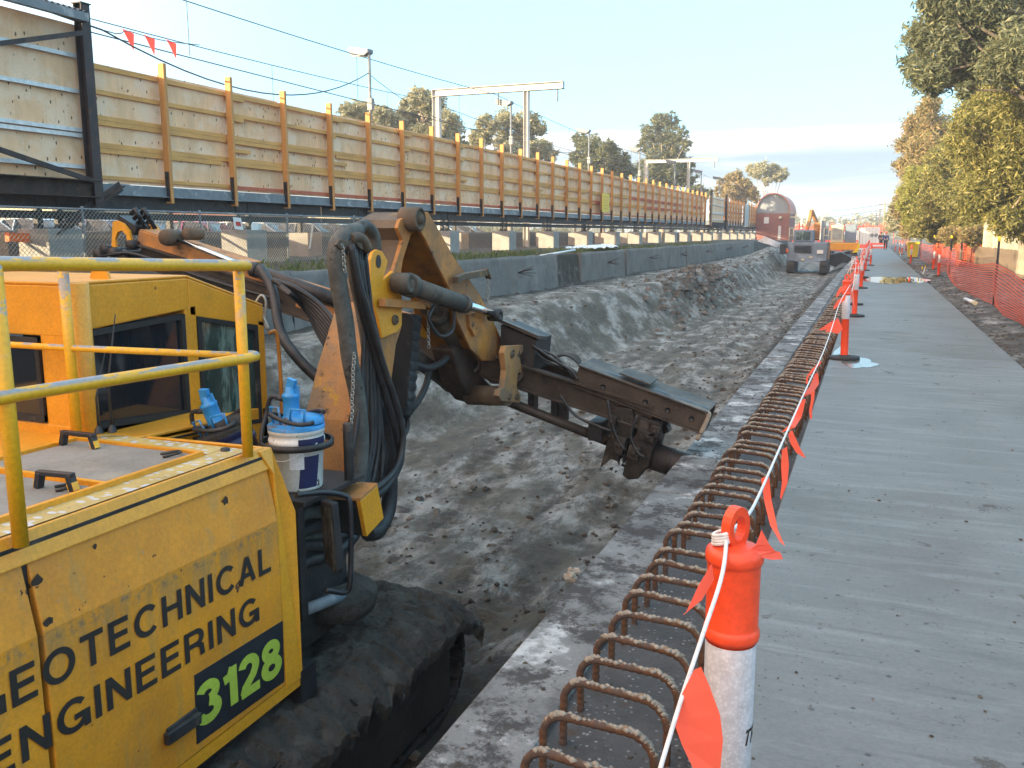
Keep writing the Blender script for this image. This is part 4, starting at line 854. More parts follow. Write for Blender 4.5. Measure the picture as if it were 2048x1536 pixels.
# yellow upper part of the mast with feed cylinder, end plate and cable rollers
m = MB(); m.bar(mp(.28, .06, .03), mp(3.6, .06, .03), .05, .15, MN); m.bar(mp(.28, .14, .15), mp(1.6, .13, .15), .26, .02, MN); m.bar(mp(2.3, -.06, -.04), mp(3.3, -.06, -.04), .03, .10, MN)
m.build('mast_side_beam', M['yellow_old'], mast, bevel=.004)
e = [AY(px, py, MY-.04) for px, py in ((223, 494), (225, 444), (232, 441), (246, 447), (258, 462), (264, 492), (256, 494), (252, 470), (244, 461), (235, 464), (230, 478), (232, 494))]
m = MB(); m.prism(e, (.0, .03, 0)); m.prism([p+Vector((.02, .4, 0)) for p in e], (0, .03, 0)); m.build('end_plate', M['yellow'], mast)
m = MB()
for k, (px, py) in enumerate(((192, 508), (206, 499), (222, 505), (243, 514), (258, 490))): c = AY(px, py, MY-.12); m.lathe(c, [(0, 0), (.05, 0), (.05, .1), (.02, .1), (.02, .4)], 14, (0, 1, 0))
m.build('cable_roller', M['darksteel'], mast)
m = MB()
for k in range(9): m.tube(spline([AY(205+k*4, 512-k*2, MY-.1+k*.03), AY(260+k*3, 506+k, MY-.15+k*.03), AY(330, 528-k, MY-.1+k*.03), AY(420, 560-k*2, MY-.1+k*.03), AY(560, 600+k, MY-.12+k*.03)], 4), .014, 6)
m.build('cable_chain', M['rubber'], mast)
m = MB(); m.bar(AY(250, 440, MY+.1), AY(285, 462, MY+.1), .2, .10, MN)
for k in range(6): c = AY(262+k*6, 428+(k % 3)*10, MY+.05*k); m.tube([c, c+Vector((.06, 0, .05)), c+Vector((.1, .02, -.05))], .025, 6)
m.build('valve_block', M['blacksteel'], mast)
m = MB(); a, b, c_ = AY(343, 475, MY-.08), AY(505, 538, MY-.08), AY(690, 606, MY-.08); m.tube([b, c_], .062, 16); m.tube([b, b+(c_-b)*.06], .072, 16); cy = m.build('feed_cylinder', M['darksteel'], mast)
m = MB(); m.tube([a, b], .024, 12); m.build('piston_rod', M['chrome'], cy)
m = MB(); m.lathe(a+Vector((0, -.1, 0)), [(0, 0), (.075, 0), (.085, .05), (.075, .2), (0, .2)], 14, (0, 1, 0)); m.lathe(AY(372, 468, MY-.02), [(0, 0), (.06, 0), (.06, .2)], 14, (0, 1, 0)); m.build('trunnion', M['brown_old'], cy)
# grey guard box and hose loops on the mast behind the arm
g = [AY(px, py, MY-.02) for px, py in ((1002, 650), (1072, 680), (1066, 742), (1050, 746), (1000, 700))]
m = MB(); m.prism(g, (0, .4, 0)); gb = m.build('guard_box', M['darksteel'], mast)
m = MB(); q = [AY(996, 644, MY-.05), AY(1075, 678, MY-.05), AY(1096, 680, MY+.3), AY(1010, 645, MY+.45)]; m.prism(q, (0, 0, .03)); m.build('guard_lid', M['mast'], gb)
m = MB(); rr = random.Random(3)
for k in range(12):
    a = Vector((rr.uniform(-1, 1)*6, rr.uniform(-1, 1)*7, 0)); pts = [(1064, 690+k*3), (1090+a.x, 705+k*2+a.y), (1115+a.x, 722+a.y+k), (1140-a.x, 742-a.y*.5), (1158+a.x*.6, 760+a.y*.3)]
    if k > 7: pts = [(1100, 722), (1130, 718-k), (1158, 728-(k-8)*4), (1160, 748), (1150, 765), (1120, 780)]
    m.tube(spline([AY(px, py, MY-.05+.03*k) for px, py in pts], 5), .011, 6)
m.build('hose_loops', M['rubber'], mast)
# drill string below the mast, head, clamps and casing entering the ground
m = MB(); m.tube([AY(826, 728, MY-.02), AY(1215, 882, MY+.05)], .042, 14); m.build('drill_rod', M['mast'], mast)
for px, py in ((1066, 798), (1112, 812), (1128, 818)): p = AY(px, py, MY+.1); m = MB(); m.box(p-Vector((.03, .05, .10)), p+Vector((.03, .05, .10))); m.build('rod_guide', M['blacksteel'], mast)
m = MB(); m.box(AY(1178, 838, MY)+Vector((0, -.02, -.02)), AY(1204, 882, MY)+Vector((0, .3, 0))); m.build('rod_guide', M['blacksteel'], mast)
cl = [(1226, 812), (1264, 818), (1270, 842), (1266, 866), (1256, 880), (1250, 925), (1240, 912), (1236, 924), (1222, 918), (1200, 936), (1212, 890), (1222, 860)]
for dy in (-.05, .22): m = MB(); m.prism([AY(px, py, MY-.05)+Vector((0, dy+.05, 0)) for px, py in cl], (0, .12, 0)); m.build('rod_clamp', M['clampblack'], mast, bevel=.006)
cl = [(1280, 832), (1320, 848), (1318, 868), (1322, 880), (1308, 886), (1298, 930), (1276, 958), (1256, 960), (1244, 950), (1252, 920), (1262, 882), (1272, 868)]
for dy in (0, .31): m = MB(); m.prism([AY(px, py, MY-.07)+Vector((0, dy, 0)) for px, py in cl], (0, .13, 0)); m.build('casing_clamp', M['clampblack'], mast, bevel=.008)
for px, py, w, h in ((1240, 890, .09, .16), (1268, 905, .10, .12), (1296, 872, .12, .08), (1310, 862, .08, .10), (1226, 842, .06, .10)):
    p = AY(px, py, MY-.10); m = MB(); m.bar(p-MN*h/2, p+MN*h/2, w, .06, (0, 1, 0)); m.lathe(p-Vector((0, .03, 0)), [(0, 0), (.022, 0), (.022, .02), (0, .02)], 8, (0, -1, 0)); m.build('clamp_jaw', M['clampblack'], mast, bevel=.008)
for pts in (((1215, 800), (1222, 840), (1236, 880), (1250, 900)), ((1275, 830), (1262, 868), (1272, 900), (1288, 915)), ((1120, 790), (1150, 830), (1190, 850), (1222, 862))):
    m = MB(); m.tube(spline([AY(px, py, MY-.13) for px, py in pts], 5), .012, 6); m.build('clamp_hose', M['rubber'], mast)
m = MB(); rr = random.Random(9)
for i in range(60):
    px, py = rr.choice(((1232, 900), (1262, 930), (1290, 900), (1248, 880))); p = AY(px+rr.gauss(0, 12), py+rr.gauss(0, 20), MY-.06+rr.random()*.35); s_ = rr.uniform(.012, .04)
    q = [p+Vector((rr.uniform(-1, 1), rr.uniform(-1, 1), rr.uniform(-1, 1)))*s_ for _ in range(6)]; m.add(q, [(0, 1, 2), (0, 2, 3), (0, 3, 4), (0, 4, 1), (5, 2, 1), (5, 3, 2), (5, 4, 3), (5, 1, 4)])
m.build('clinging_mud', M['mudcake'], mast)['kind'] = 'stuff'
a = AY(1288, 906, MY+.08); b = a+MD*.75
m = MB(); m.tube([a, b], .115, 24); m.tube([a-MD*.02, a+MD*.02], .125, 24); m.tube([a+MD*.22, a+MD*.24], .119, 24); m.build('drill_casing', M['darksteel'], mast)
m = MB(); m.tube(spline([AY(1412, 826, MY-.03), AY(1418, 830, MY-.03), AY(1404, 862, MY-.03), AY(1394, 880, MY-.03)], 4), .02, 6); m.build('rag_of_mud', M['cement'], mast)
# --- hoses draped over the boom
def hose(pts, x, r, mt='rubber', name='hose', par=None, n=8):
    if not isinstance(x, (list, tuple)): x = [x]*len(pts)
    m = MB(); m.tube(spline([AX(px, py, xx) for (px, py), xx in zip(pts, x)], 6), r, n); return m.build(name, M[mt], par or boom)
hose([(715, 462), (690, 470), (672, 500), (676, 560), (690, 640), (700, 720), (716, 800), (722, 900), (712, 985)], BX+.16, .052, 'sleeve')
hose([(700, 470), (710, 540), (726, 620), (738, 700), (744, 800)], BX+.10, .05, 'sleeve')
hose([(708, 466), (728, 450), (748, 470), (752, 500)], BX-.05, .04, 'sleeve')
hose([(690, 462), (684, 470), (690, 490), (712, 505)], BX+.12, .045, 'sleeve')
hose([(705, 500), (720, 600), (748, 700), (775, 800), (792, 860), (800, 920), (770, 975), (730, 1000)], [BX+.2]*8, .030)
hose([(702, 490), (716, 560), (740, 640), (770, 740), (796, 820), (806, 880), (790, 940), (740, 985), (715, 1000)], [BX+.24]*9, .022)
hose([(752, 800), (775, 880), (780, 960), (776, 1020), (755, 1062), (735, 1066)], BX+.1, .055)
rr = random.Random(21)
for k in range(15):
    o = rr.uniform(-9, 9); w = rr.uniform(0, 1)
    hose([(722+o*.4, 520), (732+w*10, 620), (738+w*26, 720), (742+w*36+o*.3, 820), (738+w*40, 900), (716+w*52, 985+rr.uniform(-10, 30))], BX+.05+rr.uniform(0, .12), rr.uniform(.012, .020), n=6)
for k in range(7):
    w = k/6; hose([(716+w*14, 505), (728+w*16, 640), (722+w*34, 780), (705+w*60, 900), (690+w*70, 990)], BX+.13+rr.uniform(0, .05), .015, n=6)
hose([(700, 478), (712, 474), (724, 480), (735, 500)], BX+.2, .035, 'brown_old', 'hose_clamp')
m = MB(); m.prism(BP((672, 490), (680, 478), (700, 482), (716, 470), (722, 480), (728, 500), (722, 498), (712, 486), (700, 498), (684, 500), x=BX+.215), (-.02, 0, 0)); m.build('hose_clamp', M['brown_old'], boom, bevel=.003)
chain(684, 488, 545, BX+.22, boom, 690); chain(708, 705, 970, BX+.24, boom, 698); chain(777, 800, 960, BX-.1, boom)
hose([(822, 630), (816, 690), (808, 760), (800, 830), (806, 790)], BX-.12, .085, 'blackrubber', 'wrapped_hose_bundle')
for k in range(9): hose([(814-k*1.6-8, 650+k*20), (812-k*1.6+10, 653+k*20)], BX-.12, .09, 'blackrubber', 'bundle_tie', n=10)
hose([(800, 840), (806, 870), (815, 850), (812, 800)], BX-.1, .02); hose([(826, 728), (858, 736), (890, 720), (905, 690)], BX-.1, .03); hose([(790, 850), (830, 810), (852, 770), (858, 740)], BX-.2, .028)
hose([(868, 610), (858, 640), (880, 672), (905, 660), (908, 620)], AXX+.05, .014)
for k in range(9): hose([(545+k*4, 560+k*3), (590+k*3, 575+k*6), (640, 610+k*8), (680, 660+k*9), (720, 720+k*8)], [-4.3+k*.03, -4.1, -3.9, -3.7, -3.5], .02, n=6)
hose([(520, 535), (545, 580), (560, 660), (590, 710), (640, 760), (690, 800)], [-4.5, -4.3, -4.1, -3.9, -3.7, -3.5], .04)
for k in range(9): hose([(585-k*2, 1030+k*17), (612, 1012+k*16), (645, 1004+k*15+(k % 3)*6), (680, 1000+k*14), (712, 1010+k*8)], -2.98+.03*(k % 2), .024+.014*(k % 2), 'sleeve' if k in (1, 4) else 'rubber')
# --- front platform with mirror and lamp box
m = MB(); a = AX(600, 985, -2.9); m.box((-3.35, 3.80, .255), (-2.72, 4.42, .285)); m.box((-3.35, 3.82, .16), (-2.80, 3.9, .255)); m.box((-2.80, 3.8, -.4), (-2.76, 3.86, .255)); m.tube([(-2.74, 4.28, .28), (-2.74, 4.28, .62)], .03, 8); m.build('pail_shelf', M['darksteel'], rig, bevel=.004)
m = MB(); m.lathe((-2.93, 4.05, .285), [(.19, .24), (.205, .24), (.205, .275), (.19, .275)], 28); m.box((-3.5, 3.86, .52), (-3.12, 3.90, .56)); m.build('pail_hoop', M['darksteel'], rig)
m = MB(); m.tube(spline([AX(592, 990, -2.68), AX(650, 985, -2.66), AX(690, 992, -2.62), AX(700, 1010, -2.6), AX(702, 1090, -2.6), AX(700, 1165, -2.6), AX(690, 1185, -2.62), AX(650, 1180, -2.66)], 5), .016, 8); mr = m.build('mirror_arm', M['blacksteel'], rig)
mq = [AX(px, py, x) for px, py, x in ((640, 1000, -2.72), (662, 1008, -2.60), (676, 1140, -2.60), (670, 1152, -2.62), (650, 1125, -2.72))]
m = MB(); m.prism([p for p in mq], (0.015, .05, 0)); sh = m.build('mirror_shell', M['blackrubber'], mr, bevel=.01)
cc = sum(mq, Vector())/5; m = MB(); m.prism([cc+(p-cc)*.88+Vector((-.002, -.006, 0)) for p in mq], (0.0, .004, 0)); m.build('mirror_glass', M['mirrorglass'], mr)
lb = [AX(px, py, -2.66) for px, py in ((702, 1012), (738, 980), (751, 1046), (716, 1084))]
m = MB(); m.prism([p+Vector((0, .1, 0)) for p in lb], (-.03, -.0, 0)); lx = m.build('lamp_box', M['yellow'], rig, bevel=.003)
m = MB(); m.prism([lb[0]+Vector((0, .1, .001)), lb[1]+Vector((0, .1, .001)), lb[1]+Vector((-.2, .06, .0)), lb[0]+Vector((-.2, .06, .0))], (0, 0, .015)); m.build('lamp_box_lid', M['yellow_old'], lx)
m = MB(); m.prism([p+Vector((-.032, .1, 0)) for p in lb], (-.16, 0, 0)); m.build('lamp_box_core', M['darksteel'], lx)
# ================================================================== greasing pails on the front shelf
def pailset(name, label, c, tilt, mt, pumpcol='blue'):
    t = thing(name, label, 'pail', c); r = .15; q = Matrix.Rotation(tilt, 4, 'Y') @ Matrix.Rotation(-tilt*.6, 4, 'X')
    c = Vector(c)
    def place(o):
        o.rotation_euler = q.to_euler(); return o
    m = MB(); m.lathe(c, [(0, 0), (.130, 0), (.135, .01), (.147, .255), (.155, .258), (.155, .285), (.148, .288), (.150, .315), (.156, .318), (.156, .355), (.15, .36), (0, .358)], 36); pa = place(m.build('pail_body', M[mt], t))
    if mt == 'pail':
        m = MB()                                                # blue printed panel and paper label, wrapped round the wall
        for a0, a1, z0, z1, rr_, mm in ((-.95, -.15, .02, .20, .1395, 'navy'), (-1.25, -.70, .13, .25, .1445, 'paper'), (-.9, .3, .262, .30, .1565, 'navy')):
            m = MB(); n = 8; vs = []
            for i in range(n+1):
                a = a0+(a1-a0)*i/n
                for z in (z0, z1): rz_ = (.135+(.012)*(z/.255))+.0015 if z < .255 else .1572; k = (.14 if (mm == 'navy' and z == z1 and z1 < .25) else 0); aa = a+k*(1 if True else 0); vs.append(c+Vector((rz_*math.cos(aa), rz_*math.sin(aa), z)))
            m.smooth = True; m.add(vs, [(2*i, 2*i+2, 2*i+3, 2*i+1) for i in range(n)]); m.build('printed_panel' if mm == 'navy' else 'paper_label', M[mm], pa)
    m = MB(); m.lathe(c+Vector((0, 0, .36)), [(0, .012), (.12, .012), (.145, .002), (.158, .0), (.158, -.02)], 30); m.lathe(c+Vector((.035, .02, .37)), [(.115, 0), (.115, .03), (.10, .042), (0, .046)], 26); place(m.build('pump_lid', M['blue'] if mt == 'pail' else M['mudcake'], t))
    m = MB(); pc = c+Vector((-.035, .01, .375)); m.lathe(pc, [(.055, 0), (.055, .02), (.046, .03), (.046, .13), (.050, .135), (.050, .15), (.03, .16), (.028, .19), (0, .195)], 22); m.bar(pc+Vector((0, 0, .18)), pc+Vector((.015, .0, .235)), .03, .05); m.box(pc+Vector((.02, .0, .12)), pc+Vector((.05, .012, .2)))
    place(m.build('pump', M['blue'], t))
    for s_ in (-1, 1):
        m = MB(); z = Vector((0, 0, .37)); m.tube([c+z+Vector((s_*.10, -.07, 0)), c+z+Vector((s_*.115, -.075, .09)), c+z+Vector((s_*.04, -.10, .095)), c+z+Vector((s_*.03, -.10, .0))], .0075, 6); place(m.build('lid_handle', M['blue'], t))
    m = MB(); m.tube(spline([c+Vector((-.09, .01, .49)), c+Vector((-.16, .0, .50)), c+Vector((-.20, .0, .40)), c+Vector((-.18, -.08, .28)), c+Vector((-.16, -.10, .10))], 5), .013, 8); m.tube([c+Vector((-.08, .01, .49)), c+Vector((-.13, .005, .50))], .015, 8); place(m.build('supply_hose', M['rubber'], t))
    m = MB(); m.tube([c+Vector((.09*math.cos(a)*1.7+.03, .10*math.sin(a)*1.3-.03, .41+.02*math.sin(a*2))) for a in np.linspace(.6, 5.9, 26)], .013, 8); place(m.build('coiled_hose', M['rubber'], t))
    m = MB(); m.tube(spline([c+Vector((-.157, -.01, .27)), c+Vector((-.10, -.14, .20)), c+Vector((.05, -.17, .19)), c+Vector((.157, -.03, .27))], 6), .003, 5); place(m.build('wire_handle', M['galv'], t))
    return t
pailset('grease_pail', 'mud spattered white pail with blue greasing pump, in front of the yellow boom', (-2.93, 4.05, .287), 0, 'pail')
pailset('grease_pail', 'mud covered navy pail with tilted blue greasing pump, between the cab and the rail post', (-3.22, 3.98, .27), -.30, 'navy')
# ================================================================== reinforcing hoops
def hoop_mesh(seed):
    rr = random.Random(seed); w, hgt, rc = .38, .24, .075
    pts = [(-w/2, 0, -.12), (-w/2, 0, hgt-rc)] + [(-w/2+rc-rc*math.cos(a), 0, hgt-rc+rc*math.sin(a)) for a in np.linspace(.25, math.pi/2, 5)]
    pts += [(w/2-rc*1.3+rc*1.3*math.sin(a), 0, hgt-.012-rc*1.3+rc*1.3*math.cos(a)) for a in np.linspace(0, math.pi/2-.2, 5)] + [(w/2, 0, hgt-rc-.04), (w/2, 0, -.12)]
    P = [];  pts = [Vector(p) for p in pts]
    for a, b in zip(pts[:-1], pts[1:]):                              # resample for ribs
        n = max(1, int((b-a).length/.007))
        for i in range(n): P.append(a+(b-a)*i/n)
    P.append(pts[-1]); rad = [.0138+(.0018 if i % 4 < 2 else 0) for i in range(len(P))]
    m = MB(); m.tube(P, rad, 8); return m, pts
hp = []
for k in range(4):
    m, pts = hoop_mesh(k); t = thing('rebar_hoop', 'rusty reinforcing hoop with cement crust, standing in the row beside the concrete path', 'rebar hoop', (0, 0, 0), 'rebar hoops along the concrete path')
    m.build('bar', M['rebar'], t)
    rr = random.Random(40+k); c = MB(); n = 60                         # cement left along the top of the bar
    top = []
    for a, b in zip(pts[3:-2], pts[4:-1]):
        for i in range(12): top.append(a+(b-a)*i/12)
    x0 = rr.uniform(0, .25); x1 = rr.uniform(.55, 1)
    for i, p in enumerate(top):
        u = i/len(top)
        if not x0 < u < x1 or rr.random() < .12: continue
        s_ = rr.uniform(.007, .014); p = p+Vector((rr.uniform(-.004, .004), rr.uniform(-.009, .009), .012))
        q = [p+Vector((-1.3*s_, 0, 0)), p+Vector((0, -s_, -.003)), p+Vector((1.3*s_, 0, 0)), p+Vector((0, s_, -.003)), p+Vector((0, 0, s_*.8)), p-Vector((0, 0, s_))]
        c.smooth = True; c.add(q, [(0, 1, 4), (1, 2, 4), (2, 3, 4), (3, 0, 4), (1, 0, 5), (2, 1, 5), (3, 2, 5), (0, 3, 5)])
    c.build('cement_crust', M['cement'], t); hp.append(t)
y = 1.95; k = 0
while y < 52:
    o = hp[k] if k < 4 else copy_tree(hp[rnd.randrange(4)])
    o.location = (-.735+rnd.uniform(-.012, .012)+min(.1, max(0, y-4)*.006), y+rnd.uniform(-.018, .018), -.125+rnd.uniform(-.02, .012)); o.rotation_euler = (rnd.uniform(-.05, .05), rnd.uniform(-.03, .03), rnd.uniform(-.06, .06))
    y += .215; k += 1
m = MB()
while y < 92:
    m.tube([(-.83, y, -.1), (-.83, y, .06), (-.78, y, .115), (-.52, y, .10), (-.46, y, .05), (-.46, y, -.1)], .015, 5); y += .215
meta(m.build('distant_rebar_hoops', M['rebar']), 'far end of the row of rusty hoops fading into the distance', 'rebar hoops', 'rebar hoops along the concrete path', 'stuff')
# ================================================================== bollards
def bollard(name='delineator_post'):
    t = thing(name, 'x', 'bollard')
    m = MB(); m.lathe((0, 0, 0), [(.05, .03), (.05, .875), (.0555, .876), (.0575, .884), (.0575, .892), (.0555, .900), (.054, .902), (.0535, .906), (.0535, 1.034), (.054, 1.038), (.057, 1.041), (.0585, 1.048), (.0585, 1.056), (.056, 1.066), (.048, 1.072), (.045, 1.073), (.02, 1.08), (0, 1.08)], 28); pb = m.build('post', M['orange'], t)
    m = MB(); n = 20                                                # flat grip loop on top, slightly turned
    for i in range(n):
        a, b = math.pi*2*i/n, math.pi*2*(i+1)/n
        P = []
        for an in (a, b):
            for r in (.019, .033): P.append((math.sin(an)*r*.95, math.cos(an)*r*1.35))
        vs = []
        for x, z in P:
            for yy in (-.011, .011): vs.append((x, yy, 1.112+z))
        m.add(vs, [(2, 3, 7, 6), (0, 4, 5, 1), (0, 2, 6, 4), (1, 5, 7, 3)])
    m.build('grip_loop', M['orange'], pb)
    m = MB(); m.lathe((0, 0, 0), [(.0512, .55), (.0518, .551), (.0518, .868), (.0512, .869)], 28); m.build('reflective_sleeve', M['reflect'], t)
    m = MB(); m.lathe((0, 0, 0), [(0, 0), (.20, 0), (.205, .01), (.20, .035), (.19, .04), (.10, .042), (.07, .06), (0, .06)], 28); m.build('rubber_base', M['blackrubber'], t)
    return t
bp = bollard()
BOL = [(-.22, 1.765, 'nearest orange bollard, silver sleeve, white rope tied to its loop, bottom of the picture'), (-.255, 12.83, 'second orange bollard along the left path edge, rope tied round its cap'),
       (-.245, 19.58, 'third orange bollard along the left path edge, flag over its white band'), (-.30, 22.8, 'fourth orange bollard on the left path edge, with tangled flags'), (-.23, 29.7, 'fifth orange bollard on the left edge, just before the puddle'),
       (-.24, 37, 'sixth orange bollard on the left edge, just past the puddle'), (-.2, 44, 'seventh orange bollard on the left edge, among flags'), (0.0, 51.1, 'orange bollard set right of the others, beyond the puddle'), (-.2, 60, 'ninth orange bollard on the left edge of the path'),
       (-.2, 70, 'tenth orange bollard on the left edge, level with the yellow bin'), (-.2, 82, 'far orange bollard on the left edge before the two people')]
RB = [(2.565, 39.6, 'orange bollard on the right verge, nearest the long orange mesh'), (2.72, 45.9, 'orange bollard on the right verge just behind another, on a concrete foot'), (2.12, 56.0, 'slim orange bollard leaning in front of the yellow bin'),
      (2.3, 79, 'far orange bollard on the right verge past the yellow bin'), (2.3, 86, 'farther orange bollard on the right verge, second past the yellow bin'), (2.2, 96, 'farthest orange bollard on the right verge near the people')]
for k, (x, y, lb) in enumerate(BOL+RB):
    o = bp if k == 0 else copy_tree(bp); left = k < len(BOL); z = 0 if left else gz(x, y)-.02
    o.location = (x, y, z); o.rotation_euler = (rnd.uniform(-.02, .02)*(k > 0), rnd.uniform(-.03, .03)*(k > 0), R(-35) if k == 0 else rnd.uniform(0, 6)); o['label'] = lb; o['group'] = 'bollards along the left edge of the path' if left else 'bollards on the right verge'
bp.rotation_euler[2] = R(58)
# the near bollard carries two printed letters on its sleeve
def wrap_text(s, par, a0, z0, w, h, r):
    o = text(s, 'printed_letters', M['letter'], par, (0, 0, 0), (1, 0, 0), (0, 1, 0), w, h, .2, .25)
    for v in o.data.vertices:
        u, q = v.co.x, v.co.y; a = a0+u/r; v.co = (math.cos(a)*(r+v.co.z), math.sin(a)*(r+v.co.z), z0+q)
    return o
sl = [c for c in bp.children if c.name.startswith('reflective')][0]
wrap_text('TRA', sl, -R(58)+R(-44), .655, .075, .034, .0524)
# ================================================================== rope with flags
def flag(par, p, pts, thick=.002):
    """little film pennant: outline given relative to the rope point p, in its own plane, with a curl"""
    m = MB(); n = len(pts); m.smooth = True
    vs = [p+Vector(q) for q in pts]; c = sum(vs, Vector())/n
    m.add(vs, [tuple(range(n))] if n < 4 else [(0, 1, n-1)]+[(i, i+1, n-i) if False else (i, i+1, n-i, n-i+1) for i in range(1, (n)//2)]); return m.build('flag', M['orange_flag'], par)
def pflag(par, px, y_or, mt=None):
    """outline px traced flag hung at depth y (list of (px,py,y))"""
    m = MB(); n = len(px)
    vs = [AY(a, b, c) for a, b, c in px]; h = n//2
    fs = []
    L_, R_ = vs[:h], vs[h:][::-1]
    fs = [(i, i+1, n-2-i, n-1-i) for i in range(h-1)]
    m.add(vs, fs); o = m.build('flag', M['orange_flag'], par); s_ = o.modifiers.new('thick', 'SOLIDIFY'); s_.thickness = .001; return o
bun = thing('flag_rope', 'white rope with orange pennants from the nearest bollard to the second', 'flag rope', (-.3, 1.7, 1.0))
top0 = Vector((-.235, 1.755, 1.10)); end1 = AY(1700, 570, 12.78)
near = [AY(1318, 1545, 1.35), AY(1362, 1400, 1.45), AY(1408, 1262, 1.56), AY(1444, 1150, 1.66), top0]
far = [top0, AY(1492, 1035, 2.0), AY(1518, 990, 2.6), AY(1560, 895, 3.6), AY(1612, 778, 5.6), AY(1646, 705, 7.6), AY(1664, 655, 10), AY(1680, 605, 12), end1]
m = MB(); m.tube(spline(near, 10), .0042, 8); m.tube(spline(far, 10), .0045, 6); m.build('rope', M['rope'], bun)
m = MB()
for k in range(4): m.tube([top0+Vector((-.008+.019*math.cos(a), -.004+.016*math.sin(a), -.016+.006*k+.006*math.cos(a))) for a in np.linspace(0, 2*math.pi, 15)], .0042, 6)
m.build('knot', M['rope'], bun)
pf = [
 [(1388,1340,1.462),(1358,1400,1.452),(1346,1440,1.446),(1364,1490,1.443),(1390,1545,1.44), (1440,1545,1.454),(1446,1480,1.456),(1440,1430,1.458),(1420,1375,1.46),(1402,1334,1.462)],
 [(1424,1128,1.70),(1398,1170,1.68),(1372,1226,1.66), (1366,1230,1.66),(1404,1200,1.68),(1428,1160,1.70)],
 [(1488,1098,1.735),(1510,1112,1.74),(1545,1120,1.76), (1566,1118,1.78),(1560,1104,1.78),(1550,1102,1.77)],
 [(1500,1098,1.735),(1512,1090,1.74),(1522,1062,1.75), (1523,1060,1.75),(1538,1088,1.76),(1550,1102,1.77)],
 [(1522,957,3.0),(1528,1000,3.0),(1540,1050,2.98),(1560,1084,2.96), (1570,1092,2.96),(1556,1060,2.98),(1543,1000,3.0),(1538,950,3.0)],
 [(1564,900,3.6),(1562,930,3.6),(1564,965,3.6),(1560,995,3.6), (1562,1000,3.6),(1575,965,3.6),(1578,930,3.6),(1574,893,3.6)],
 [(1576,868,4.0),(1580,885,4.0),(1592,905,4.0),(1606,914,4.0), (1612,916,4.0),(1602,900,4.0),(1592,878,4.0),(1584,860,4.0)],
 [(1600,800,5.2),(1590,825,5.2),(1578,850,5.1),(1565,862,5.1), (1563,865,5.1),(1590,855,5.1),(1603,835,5.2),(1612,798,5.2)],
 [(1622,785,5.6),(1622,800,5.6),(1618,820,5.6),(1620,838,5.6), (1624,838,5.6),(1624,820,5.6),(1628,800,5.6),(1630,782,5.6)],
 [(1630,748,6.5),(1620,772,6.4),(1608,790,6.3),(1602,794,6.3), (1602,796,6.3),(1626,786,6.4),(1638,768,6.5),(1636,745,6.5)],
 [(1640,722,7.2),(1622,740,7.2),(1612,755,7.2),(1612,768,7.2), (1616,766,7.2),(1616,755,7.2),(1626,744,7.2),(1644,724,7.2)],
 [(1672,640,11),(1660,652,11),(1650,664,11),(1662,664,11), (1676,668,11),(1686,658,11),(1678,640,11),(1675,636,11)],
 [(1668,640,10.6),(1655,648,10.6),(1640,658,10.6),(1638,660,10.6), (1640,661,10.6),(1658,658,10.6),(1668,650,10.6),(1670,640,10.6)],
 [(1690,590,12.5),(1676,600,12.5),(1668,612,12.5),(1667,618,12.5), (1670,618,12.5),(1680,608,12.5),(1690,600,12.5),(1692,590,12.5)],
 [(1690,570,12.6),(1680,575,12.6),(1674,585,12.6),(1672,594,12.6), (1675,594,12.6),(1682,585,12.6),(1690,580,12.6),(1694,572,12.6)]]
for f in pf: pflag(bun, f, 0)
prev = end1; rr = random.Random(12)
for i, (x, y, lb) in enumerate(BOL[2:]):
    q = Vector((x-.03, y, 1.07)); p = prev; prev = q
    t = thing('flag_rope', 'white rope with orange pennants slung to the %s bollard on the left edge' % ['third', 'fourth', 'fifth', 'sixth', 'seventh', 'eighth', 'ninth', 'tenth', 'last'][i], 'flag rope', tuple(p), 'flag ropes between the left bollards')
    pts = [p+(q-p)*u - Vector((0, 0, .28*4*u*(1-u))) for u in np.linspace(0, 1, 10)]
    m = MB(); m.tube(pts, .006, 5); m.build('rope', M['rope'], t)
    for u in ([.06, .2, .4, .6, .8, .93] if y < 60 else [.1, .4, .7, .93]):
        a = p+(q-p)*u - Vector((0, 0, .28*4*u*(1-u))); m = MB(); w = rr.uniform(.09, .15); s_ = rr.uniform(-.22, .12); h = rr.uniform(.2, .34)
        m.add([a, a+Vector((.02, w, -.005)), a+Vector((s_*.4+.02, w*.7, -h*.5)), a+Vector((s_, w*.4, -h)), a+Vector((s_*.6-.02, .02, -h*.55))], [(0, 1, 2, 4), (4, 2, 3)]); m.build('flag', M['orange_flag'], t)
    if i < 4:
        m = MB()
        for k in range(5): a = Vector((x, y, 1.08)); m.tube(spline([a, a+Vector((rr.uniform(-.12, .12), -.06, rr.uniform(-.08, .1))), a+Vector((rr.uniform(-.25, .12), -.08, rr.uniform(-.3, -.1)))], 4), .006, 5)
        m.build('rope_tail', M['rope'], t)
